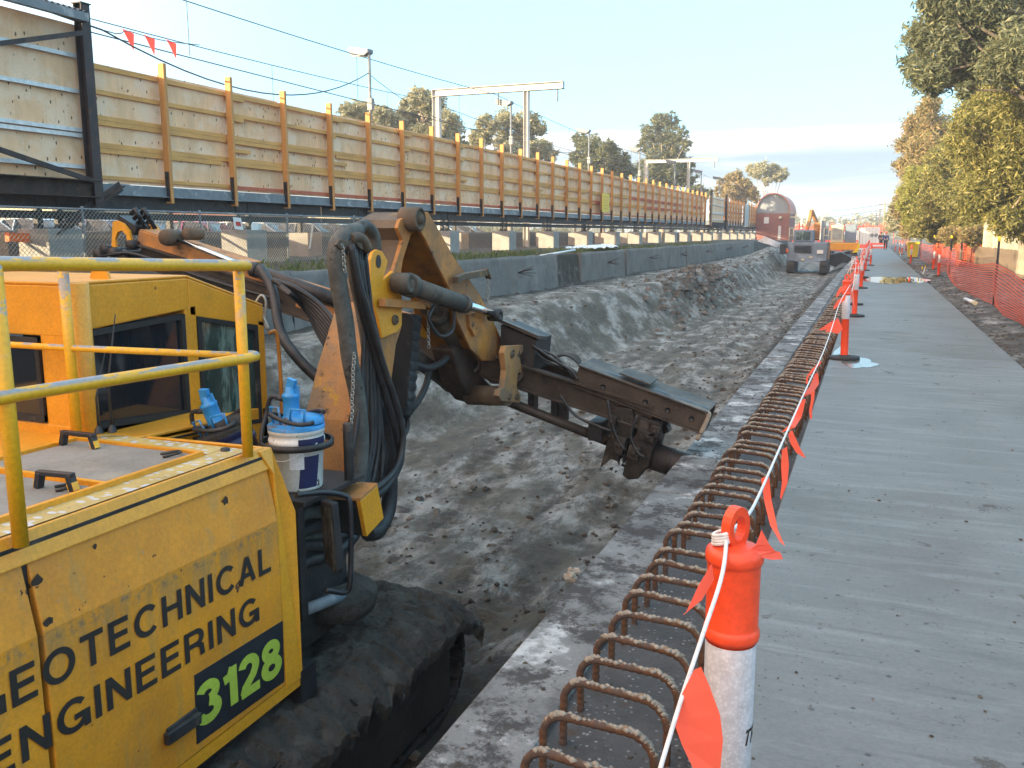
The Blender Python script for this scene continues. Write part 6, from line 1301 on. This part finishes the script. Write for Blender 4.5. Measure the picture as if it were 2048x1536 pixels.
def tree(name, label, loc, trunk, blobs, n, size, aspect, droop, lm, bark, seed, group=None, sub=14, r_sub=.30):
    loc = Vector(loc); t = thing(name, label, 'tree', loc, group)
    V, q = leaves(blobs, n, size, aspect, droop, seed, sub, r_sub); me = fast_mesh('crown', V, q, lm); o = bpy.data.objects.new('crown', me); COL.objects.link(o); o.parent = t
    m = MB(); r, hgt, lean = trunk; rr = random.Random(seed); top = Vector((lean[0], lean[1], hgt))
    base = [Vector((0, 0, -.3)), Vector((lean[0]*.15, lean[1]*.15, hgt*.33)), Vector((lean[0]*.5, lean[1]*.5, hgt*.66)), top]
    P = spline(base, 5); m.tube(P, [r*(1.25 if i == 0 else 1)*(1-.55*i/len(P)) for i in range(len(P))], 10)
    for b in blobs:
        e = Vector(b[:3]); k = rr.randint(len(P)//2, len(P)-1); s_ = P[k]; mid = (s_+e)/2+Vector((0, 0, -.08*(e-s_).length)); br = r*.30*min(1, (b[3]+b[5])/3+.3)
        m.tube(spline([s_, mid, e], 4), [br*(1-.08*i) for i in range(9)], 6)
        for _ in range(4):
            d = Vector((rr.uniform(-1, 1)*b[3], rr.uniform(-1, 1)*b[4], rr.uniform(-.6, .9)*b[5]))*.8; m.tube([e.lerp(mid, .2), e+d*.5+Vector((0, 0, .05)), e+d], [br*.4, br*.25, br*.1], 4)
    m.v = [tuple(Vector(v)+loc) for v in m.v]; m.build('trunk', M[bark], t); return t
LM1 = leafmat('gum_leaf_olive', (.11, .125, .032), (.22, .21, .055), (.42, .36, .12))
LM2 = leafmat('gum_leaf_dark', (.09, .115, .07), (.16, .18, .10), (.27, .26, .13))
LM3 = leafmat('gum_leaf_golden', (.17, .165, .055), (.31, .25, .10), (.46, .31, .17))
LM4 = leafmat('wattle_leaf', (.20, .22, .045), (.29, .29, .06), (.38, .35, .09))
LM5 = leafmat('gum_leaf_grey_green', (.19, .215, .14), (.35, .345, .21), (.54, .47, .30))
def rel(pts, loc, Y, depth=None):
    """blob centres traced at distance Y: (px,py,radius_px,flatten) -> blob relative to loc"""
    out = []; rr = random.Random(int(Y*10))
    for px, py, rp in pts:
        y = Y+rr.uniform(-1, 1)*(depth or 1.5); c = AY(px, py, y); k = (c-Vector((0, 0, EYE))).dot(FW)/F; r = rp*k; out.append((c.x-loc[0], c.y-loc[1], c.z-loc[2], r, r, r*.85))
    return out
L = (5.3, 37.2, 0)
tree('gum_tree', 'big gum tree with pale trunk and hanging golden olive leaves, nearest at the right edge', L, (.40, 5.2, (.3, .2)), rel([(2030,150,55),(1990,190,60),(1960,230,50),(2040,240,60),(1985,270,55),(1935,290,42),(2030,320,60),(1980,345,55),(1960,300,50),(2045,400,50),(2000,400,50),(1960,390,40),(2035,450,38),(2005,440,30),(2090,250,90),(2100,400,70),(2080,120,70),(1930,250,30),(1950,420,28)], L, 37.2, 2.0), 70000, .20, .25, .75, LM1, 'bark', 11)
L = (6.9, 31, 0)
tree('gum_tree', 'tall dark gum tree leaning in from the top right corner over the path', L, (.42, 8.2, (-1.6, .2)), rel([(1830,130,28),(1860,150,42),(1850,70,40),(1880,90,50),(1900,140,45),(1930,60,60),(1940,130,45),(1980,90,55),(1900,20,50),(1960,10,60),(2020,60,60),(2040,0,70),(2000,130,45),(1870,180,18),(1930,180,18),(1870,0,35),(1930,-50,70),(2060,100,70)], L, 31, 1.5), 50000, .19, .25, .6, LM2, 'bark_dark', 12)
L = (4.3, 66, 0)
tree('gum_tree', 'tall bronze tipped gum tree behind the bushy golden one on the right', L, (.35, 8, (-.3, 0)), rel([(1855,215,22),(1835,250,28),(1870,255,30),(1820,290,26),(1850,300,36),(1885,310,40),(1815,330,22),(1840,350,34),(1820,390,26),(1850,400,36),(1805,420,20),(1830,440,26),(1880,380,40),(1815,460,18),(1868,205,16),(1795,330,10)], L, 66, 2.5), 36000, .27, .28, .5, LM3, 'bark_dark', 13)
L = (4.4, 52, 0)
tree('gum_tree', 'bushy golden gum tree in the middle of the right hand row', L, (.3, 5, (-.3, 0)), rel([(1905,285,18),(1890,320,30),(1910,345,38),(1870,360,26),(1920,390,42),(1880,400,38),(1860,430,30),(1900,440,40),(1935,440,34),(1950,380,30),(1840,455,22),(1880,470,22),(1920,480,20),(1945,330,26),(1965,440,22),(1955,480,20)], L, 52, 2.0), 44000, .22, .28, .5, LM1, 'bark_dark', 14)
L = (3.4, 55, 0)
tree('wattle_tree', 'light green fluffy wattle on the left side of the golden gum at right', L, (.16, 3.4, (-.2, 0)), rel([(1830,350,20),(1820,380,22),(1845,375,24),(1815,410,20),(1840,415,26),(1825,440,20),(1850,345,16)], L, 55, 1), 12000, .22, .22, .3, LM4, 'bark_dark', 15)
L = (3.2, 92, 0)
tree('gum_tree', 'small grey green tree at the far left end of the right hand row', L, (.2, 3.2, (-.1, 0)), rel([(1790,415,12),(1785,435,14),(1800,445,16),(1782,455,10),(1795,400,10),(1810,430,14)], L, 92, 1), 7000, .36, .28, .4, LM5, 'bark_dark', 16)
L = (4.1, 49, 0)
tree('shrub', 'pale yellow leafy shrub above the orange mesh on the right', L, (.08, 1.4, (0, 0)), rel([(1890,470,14),(1910,465,16),(1930,470,16),(1950,465,15),(1900,485,10),(1940,485,10),(1965,462,12)], L, 48, .6), 7000, .20, .24, .5, LM3, 'bark_dark', 17)
L = (8.5, 52, 0)
tree('conifer_shrub', 'bright green rounded shrub behind the cream fence at right', L, (.1, 1.8, (0, 0)), rel([(1985,425,16),(2000,430,18),(1975,440,14),(2010,445,16)], L, 56, .8), 6000, .2, .25, .2, LM4, 'bark_dark', 18)
TL = [
 (64, (740, 232), [(700,220,20),(730,225,28),(765,235,25),(715,245,28),(750,255,28),(790,245,18),(690,250,18)], 'low spreading gum behind the first platform lamp', LM5, 18000, .40),
 (66, (848, 230), [(840,195,24),(820,215,26),(865,212,26),(850,240,30),(890,240,26),(905,260,22),(815,245,24),(880,275,28),(920,285,14),(845,270,28)], 'rounded gum crossed by the first gantry post', LM5, 20000, .40),
 (78, (1020, 290), [(975,250,24),(1010,240,24),(1050,245,26),(1075,255,18),(960,275,22),(1000,275,24),(1045,280,26),(950,300,18),(1080,295,22),(1020,310,28),(1100,310,16),(1060,320,24)], 'wide gum behind the second platform lamp', LM5, 22000, .42),
 (92, (1205, 320), [(1160,280,16),(1180,290,22),(1215,300,22),(1240,320,20),(1190,320,26),(1155,315,18),(1230,340,24),(1260,345,16),(1175,335,20)], 'dense gum behind the third platform lamp', LM2, 18000, .42),
 (104, (1325, 330), [(1320,245,20),(1340,240,18),(1300,265,20),(1350,270,24),(1325,285,22),(1370,290,14),(1290,290,18),(1345,310,24),(1310,315,22),(1375,330,16),(1285,335,18),(1340,345,34),(1375,355,20),(1300,355,26)], 'tallest gum with open crown behind the second gantry', LM2, 24000, .44),
 (128, (1465, 380), [(1450,365,14),(1470,355,16),(1485,372,18),(1460,382,18),(1500,385,16),(1440,385,14),(1510,395,12),(1480,395,18)], 'bushy golden tree left of the arched roof', LM3, 12000, .5),
 (145, (1540, 400), [(1505,340,14),(1525,338,16),(1545,342,16),(1565,348,13),(1515,350,10),(1555,354,12),(1535,362,10)], 'flat topped tree with a thin trunk above the arched roof', LM5, 12000, .5),
 (118, (1405, 390), [(1395,382,14),(1415,388,12),(1380,388,14)], 'dark low shrub behind the hoarding before the second steel box', LM2, 5000, .45)]
for i, (Y, (px, py), bl, lb, lm, n, sz) in enumerate(TL):
    p = AY(px, 466, Y); L = (p.x, Y, .8); tp = AY(px, py, Y)
    tree('gum_tree', lb, L, (.30, tp.z-.8, (0, 0)), rel([(a+0, b_, c_*1.0) for a, b_, c_ in bl], L, Y, 2.5), int(n*.9), sz*.85, .3, .35, lm, 'bark', 30+i, 'gum trees beyond the railway', sub=22, r_sub=.24)
# ================================================================== platform lamps, gantries, wires
M['lamphead'] = mat('blue_grey_lamp_head', (.12, .15, .20), .5)
lp = thing('platform_lamp', 'x', 'lamp post', (0, 0, 0), 'lamp posts along the platform')
m = MB(); m.tube([(0, 0, 0), (0, 0, 3.2)], .075, 10); m.tube([(0, 0, 3.2), (0, 0, 7.1)], .055, 10); m.box((-.08, -.08, 5.1), (.12, .08, 5.5)); m.build('pole', M['greysteel'], lp)
m = MB(); m.prism([(.06, -.15, 7.05), (.06, -.15, 7.18), (-.80, -.17, 7.34), (-.86, -.17, 7.18), (-.70, -.17, 7.02), (-.12, -.16, 6.96)], (0, .32, 0)); hd = m.build('lamp_head', M['lamphead'], lp, bevel=.02)
m = MB(); m.prism([(-.15, -.12, 6.955), (-.68, -.12, 7.012), (-.68, .10, 7.012), (-.15, .10, 6.955)], (0, 0, -.012)); m.build('lens', M['lampglow'], hd)
m = MB(); m.box((.06, -.2, 3.9), (.6, .2, 4.25)); m.box((-.04, -.03, 3.95), (.07, .03, 4.1)); m.build('speaker_box', M['blacksteel'], lp)
for k, y in enumerate((28.7, 42.2, 55.4, 68.7, 82, 95.5, 107.8)):
    o = lp if k == 0 else copy_tree(lp); o.location = (-17, y, .95); o.rotation_euler = (0, 0, R(-8)); o['label'] = ['nearest platform lamp, blue grey head, left of the first gantry', 'platform lamp in front of the first gantry beam', 'third platform lamp, standing before the dense gum', 'fourth platform lamp, just left of the second gantry', 'fifth platform lamp, inside the second gantry', 'sixth platform lamp, above the second steel box', 'farthest platform lamp near the third gantry'][k]
def gantry(label, y, x0, x1, x2, z):
    t = thing('overhead_gantry', label, 'gantry', (x0, y, .8), 'rail overhead gantries'); m = MB()
    for dz in (0, .32): m.box((x0-.2, y-.15, z-.17+dz), (x2, y+.15, z-.15+dz))
    m.box((x0-.2, y-.012, z-.15), (x2, y+.012, z+.15)); m.box((x0-.2, y-.15, z-.17), (x0-.18, y+.15, z+.17)); m.box((x2-.02, y-.15, z-.17), (x2, y+.15, z+.17)); m.build('cross_beam', M['palesteel'], t)
    for x, w in ((x0, .19), (x1, .12)):
        m = MB(); m.box((x-w, y-.14, .5), (x-w+.02, y+.14, z-.172)); m.box((x+w-.02, y-.14, .5), (x+w, y+.14, z-.172)); m.box((x-w+.02, y-.01, .5), (x+w-.02, y+.01, z-.172)); m.build('column', M['palesteel'], t)
    m = MB()
    for x in (x1-1.5, x2-.3):
        m.tube([(x, y, z-.17), (x, y, z-.75)], .03, 6)
        for k in range(4): m.lathe((x, y, z-.35-.09*k), [(.02, 0), (.07, .01), (.02, .05)], 8)
    m.build('insulator', M['greysteel'], t); return t
gantry('nearest pale steel rail gantry with overhanging beam, in front of the round gums', 42, -21.0, -16.1, -14.2, 8.70)
gantry('second pale steel rail gantry, in front of the tallest gum', 88, -21.1, -16.9, -14.15, 8.63)
gantry('third pale steel rail gantry, left of the arched roof', 140, -19.7, -17.2, -14.7, 8.2)
for k, (px, py, x2) in enumerate(((1600, 408, 1620), (1612, 418, 1650), (1640, 425, 1672))):
    Y = 190+k*30; p = AY(px, py, Y); q = AY(x2, py, Y); t = thing('overhead_gantry', ['thin distant gantry just right of the brick building', 'distant gantry behind the raised excavator arm', 'farthest faint gantry above the orange mesh'][k], 'gantry', (p.x, Y, 0), 'rail overhead gantries'); m = MB(); m.box((p.x, Y-.2, p.z-.25), (q.x, Y+.2, p.z+.2)); m.box((p.x+.3, Y-.2, 0), (p.x+.7, Y+.2, p.z-.25)); m.build('frame', M['palesteel'], t)
def wirething(label, spans, r, drop=None, name='overhead_wire', grp='overhead rail wires'):
    t = thing(name, label, 'wire', spans[0][0], grp); m = MB()
    for a, b, s_ in spans:
        a, b = Vector(a), Vector(b); pts = [a+(b-a)*u-Vector((0, 0, s_*4*u*(1-u))) for u in np.linspace(0, 1, 17)]; m.tube(pts, r, 4, False)
    m.build('cable', M['wire'], t)
    if drop:
        m = MB()
        for (a, b, s_), zz in zip(spans, drop):
            a, b = Vector(a), Vector(b); n = int((b-a).length/7.5)
            for i in range(n): u = (i+.5)/n; p = a+(b-a)*u-Vector((0, 0, s_*4*u*(1-u))); m.tube([p, (p.x, p.y, zz)], r*.7, 3, False)
        m.build('dropper', M['wire'], t)
yy = [-10, 42, 88, 140, 220]
for k, (x, zt, zb, nm) in enumerate(((-17.7, 8.45, 6.5, 'near track'), (-21.4, 8.35, 6.45, 'far track'))):
    sp = [((x, a, zt), (x, b, zt), .55) for a, b in zip(yy[:-1], yy[1:])]
    wirething('sagging upper support wire over the %s with droppers' % nm, sp, .016, [zb]*4); wirething('level lower contact wire over the %s' % nm, [((x, a, zb), (x, b, zb), .05) for a, b in zip(yy[:-1], yy[1:])], .016)
a = AX(205, 60, -13.75); b = Vector((-17, 28.6, 7.3)); wirething('slack cable from the framed hoarding to the nearest platform lamp', [(a+Vector((0, -9, .9)), a, .1), (a, b, .95)], .018)
wirething('cable running on from the nearest platform lamp to the next', [(b, (-17, 42.2, 6.9), .8), ((-17, 42.2, 6.9), (-17, 55.4, 6.9), .6), ((-17, 55.4, 6.9), (-17, 68.7, 6.9), .6)], .014)
t = thing('pennant_line', 'thin line with red pennants above the corner of the framed hoarding', 'pennant line', a); c = AX(400, 90, -15.6); pts = [a+Vector((0, -8, 1.05)), a+Vector((0, -3, .35)), a, AX(255, 62, -14.1), AX(300, 75, -14.6), AX(345, 84, -15), c]
m = MB(); m.tube(spline(pts, 4), .010, 4); m.build('line', M['wire'], t)
for px, py, xx in ((255, 62, -14.1), (298, 74, -14.6), (342, 83, -15)): p = AX(px, py, xx); m = MB(); m.prism([p+Vector((0, -.14, .02)), p+Vector((0, .16, -.02)), p+Vector((.02, .10, -.36))], (.01, 0, 0)); m.build('pennant', M['orange_flag'], t)
# power poles and lines in the far distance
pole = []
for k, (px, Y, ph, lb) in enumerate(((1766, 230, 405, 'tall green tinted power pole at the end of the path'), (1757, 260, 420, 'slim power pole left of the tall green one'), (1750, 290, 425, 'third power pole left of the tall green one'), (1718, 300, 436, 'short lone pole far behind the white container'))):
    p = AY(px, 466, Y); q = AY(px, ph, Y); t = thing('power_pole', lb, 'power pole', (p.x, Y, 0), 'distant power poles'); m = MB(); m.tube([(p.x, Y, -.2), (p.x, Y, q.z)], [.22, .15], 8); m.build('pole', mat('mossy_pole', (.24, .26, .12), .8) if k == 0 else M['bark_dark'], t)
    m = MB()
    for dz in (.5, 1.6): m.box((p.x-1.4, Y-.08, q.z-dz), (p.x+1.4, Y+.08, q.z-dz+.16))
    m.build('cross_arm', M['bark_dark'], t); pole.append(Vector((p.x, Y, q.z)))
for k in range(4): wirething('%s of the far power lines crossing the sky above the site' % ['topmost', 'second', 'third', 'lowest'][k], [(pole[0]+Vector((0, 0, -.4-1.1*k)), AY(1590, 424+k*14, 330), .6)], .05, grp='distant power lines')
# distant tree line and roofs closing the horizon
DT = [(1630, 452, 14), (1645, 455, 10), (1680, 446, 14), (1690, 452, 12), (1700, 456, 9), (1725, 458, 9), (1745, 456, 10), (1760, 452, 12), (1775, 448, 14), (1600, 458, 10)]
t = thing('distant_trees', 'hazy line of small trees closing the far end of the railway', 'tree line', (-10, 300, 0)); t['kind'] = 'stuff'
V, q = leaves([b for b in rel(DT, (-10, 300, 0), 300, 20)] + [(-150+i*9+rnd.uniform(-2, 2), rnd.uniform(-20, 20), rnd.uniform(2, 4), 6, 5, rnd.uniform(3, 5)) for i in range(50)], 36000, 1.2, .5, .2, 77); me = fast_mesh('foliage', V, q, LM5); o = bpy.data.objects.new('foliage', me); COL.objects.link(o); o.parent = t; o['kind'] = 'stuff'
# ================================================================== parked cars behind the fence
def car():
    c = thing('parked_car', 'x', 'car', (0, 0, 0), 'cars parked beyond the railway')
    pr = [(-2.15, .35), (-2.2, .7), (-2.05, .88), (-1.25, .95), (1.5, 1.0), (2.1, .92), (2.2, .6), (2.15, .32)]; m = MB(); m.prism([(-.85, y, z) for y, z in pr], (1.7, 0, 0)); b = m.build('body', M['white'], c, bevel=.06, seg=3)
    cab_ = [(-1.15, .94), (-.45, 1.42), (.55, 1.47), (1.25, 1.38), (1.85, .99)]; m = MB(); lo = [(-.78, y, z) for y, z in cab_]; vs = []
    for s_ in (-1, 1):
        for y, z in cab_: vs.append((s_*(.80 if z < 1.1 else .62), y, z))
    m.smooth = True; m.add(vs, [(0, 1, 2, 3, 4), (9, 8, 7, 6, 5), (0, 5, 6, 1), (1, 6, 7, 2), (2, 7, 8, 3), (3, 8, 9, 4)]); m.build('windows', M['glass'], c)
    m = MB(); m.prism([(-.60, -.42, 1.425), (.60, -.42, 1.425), (.60, .55, 1.475), (-.60, .55, 1.475)], (0, 0, .02)); m.prism([(-.60, .55, 1.475), (.60, .55, 1.475), (.60, 1.2, 1.395), (-.60, 1.2, 1.395)], (0, 0, .02))
    for s_ in (-1, 1):
        for p, q in (((.80, -1.15, .95), (.62, -.45, 1.43)), ((.80, .15, .97), (.63, .15, 1.45)), ((.80, 1.85, 1.0), (.62, 1.25, 1.39))): m.bar((p[0]*s_, p[1], p[2]), (q[0]*s_, q[1], q[2]), .06, .05)
    m.build('roof', M['white'], c)
    for x in (-.74, .74):
        for y in (-1.35, 1.35): m = MB(); m.lathe((x-.1, y, .32), [(0, .02), (.2, .0), (.32, .02), (.32, .18), (.2, .2), (0, .18)], 18, (1, 0, 0)); w = m.build('wheel', M['tyre'], c)
    return c
cpr = car(); cols = [('silver', (.45, .47, .49)), ('white', (.7, .71, .71)), ('dark blue', (.03, .05, .14)), ('pale blue', (.25, .34, .42)), ('purple', (.20, .03, .12)), ('black', (.02, .02, .022)), ('grey', (.2, .21, .22))]
CM = [mat('car_paint_'+n.replace(' ', '_'), c, .25, .2, .02) for n, c in cols]
seq = [6, 0, 2, 1, 3, 2, 3, 4, 1, 0, 6, 3, 5, 0, 1, 3, 0, 6]
for k in range(18):
    o = cpr if k == 0 else copy_tree(cpr); y = 13+k*2.75; x = -28.5+rnd.uniform(-.3, .3); o.location = (x, y, gz(x, y)); o.rotation_euler = (0, 0, R(-90)+rnd.uniform(-.04, .04)+(math.pi if k % 3 == 0 else 0))
    o['label'] = '%s car parked beyond the railway, %s in the row from the left' % (cols[seq[k]][0], ['first', 'second', 'third', 'fourth', 'fifth', 'sixth', 'seventh', 'eighth', 'ninth', 'tenth', 'eleventh', 'twelfth', 'thirteenth', 'fourteenth', 'fifteenth', 'sixteenth', 'seventeenth', 'last'][k])
    for ch in o.children:
        if ch.name.startswith(('body', 'roof')):
            if k: ch.data = ch.data.copy()
            ch.data.materials[0] = CM[seq[k]]
# low hedge and houses beyond the cars
t = thing('hedge', 'dark clipped hedge behind the parked cars', 'hedge', (-36, 40, .7)); V, q = leaves([(0, -30+i*2.2, .8, 1.2, 1.6, .9) for i in range(45)], 26000, .22, .5, .1, 5); me = fast_mesh('foliage', V, q, LM2); o = bpy.data.objects.new('foliage', me); COL.objects.link(o); o.parent = t
for k in range(6):
    y = 12+k*17; x = -52; t = thing('house', '%s low house beyond the car park, seen under the hoarding' % ['first cream', 'second brick', 'third cream', 'fourth brick', 'fifth cream', 'sixth brick'][k], 'house', (x, y, .7), 'houses beyond the car park'); m = MB(); m.box((x-5, y-5, .5), (x+5, y+5, 3.4)); m.build('wall', M['cream'] if k % 2 == 0 else M['brick'], t)
    m = MB(); m.prism([(x-5.5, y-5.5, 3.41), (x-5.5, y+5.5, 3.41), (x-5.5, y, 5.2)], (11, 0, 0)); m.build('roof', M['roofgrey'], t)
    for dy in (-2.5, 2): m = MB(); m.box((x+5.0, y+dy-.7, 1.4), (x+5.05, y+dy+.7, 2.6)); m.build('window', M['glass'], t)
# signs on the structure
t = thing('yellow_sign', 'tall yellow notice fixed to the timber hoarding', 'sign', (-13.7, 46, 3.2)); a, b, c_, d_ = AX(1204, 424, -13.72), AX(1218, 424, -13.72), AX(1219, 388, -13.72), AX(1205, 386, -13.72)
m = MB(); m.prism([a, b, c_, d_], (-.02, 0, 0)); m.build('board', M['binyellow'], t); m = MB()
for u in (.2, .35, .5, .65, .8): p = a.lerp(d_, u); q = b.lerp(c_, u); m.bar(p.lerp(q, .2)+Vector((.006, 0, 0)), p.lerp(q, .8)+Vector((.006, 0, 0)), .03, .01, (1, 0, 0))
m.build('lines', M['pine'], t)
for k, (pts, lb) in enumerate(((((466, 434), (482, 436), (487, 460), (470, 458)), 'white notice with red print on the chain link fence, left of the footing block'), (((503, 447), (517, 447), (517, 460), (503, 460)), 'small white notice on the chain link fence, right of the printed one'))):
    P = [AX(px, py, -12.94) for px, py in pts]; t = thing('fence_notice', lb, 'notice', P[0]); m = MB(); m.prism(P, (-.006, 0, 0)); m.build('sheet', M['white'], t)
    if k == 0:
        for u in (.45, .62): p, q = P[0].lerp(P[3], u), P[1].lerp(P[2], u); m = MB(); m.bar(p.lerp(q, .2)+Vector((.004, 0, 0)), p.lerp(q, .8)+Vector((.004, 0, 0)), .002, .05); m.build('print', M['red'], t)
t = thing('orange_plank', 'orange plank lying across two footing blocks at far left', 'plank', (-13.6, 11, 1.6)); m = MB(); m.bar(AX(14, 474, -14.2), AX(68, 476, -14.2), .1, .16); m.build('plank', M['hivis'], t)
# ================================================================== thin morning air
hz = bpy.data.materials.new('thin_haze'); hz.use_nodes = True; nt = hz.node_tree; nt.nodes.remove(nt.nodes['Principled BSDF'])
pv = nt.nodes.new('ShaderNodeVolumePrincipled'); pv.inputs['Color'].default_value = (.90, .95, 1, 1); pv.inputs['Density'].default_value = .0011; pv.inputs['Anisotropy'].default_value = 0.2
nt.links.new(pv.outputs[0], nt.nodes['Material Output'].inputs['Volume'])
m = MB(); m.box((-950, -80, -3.4), (950, 2650, 22)); meta(m.build('haze', hz), kind='stuff')
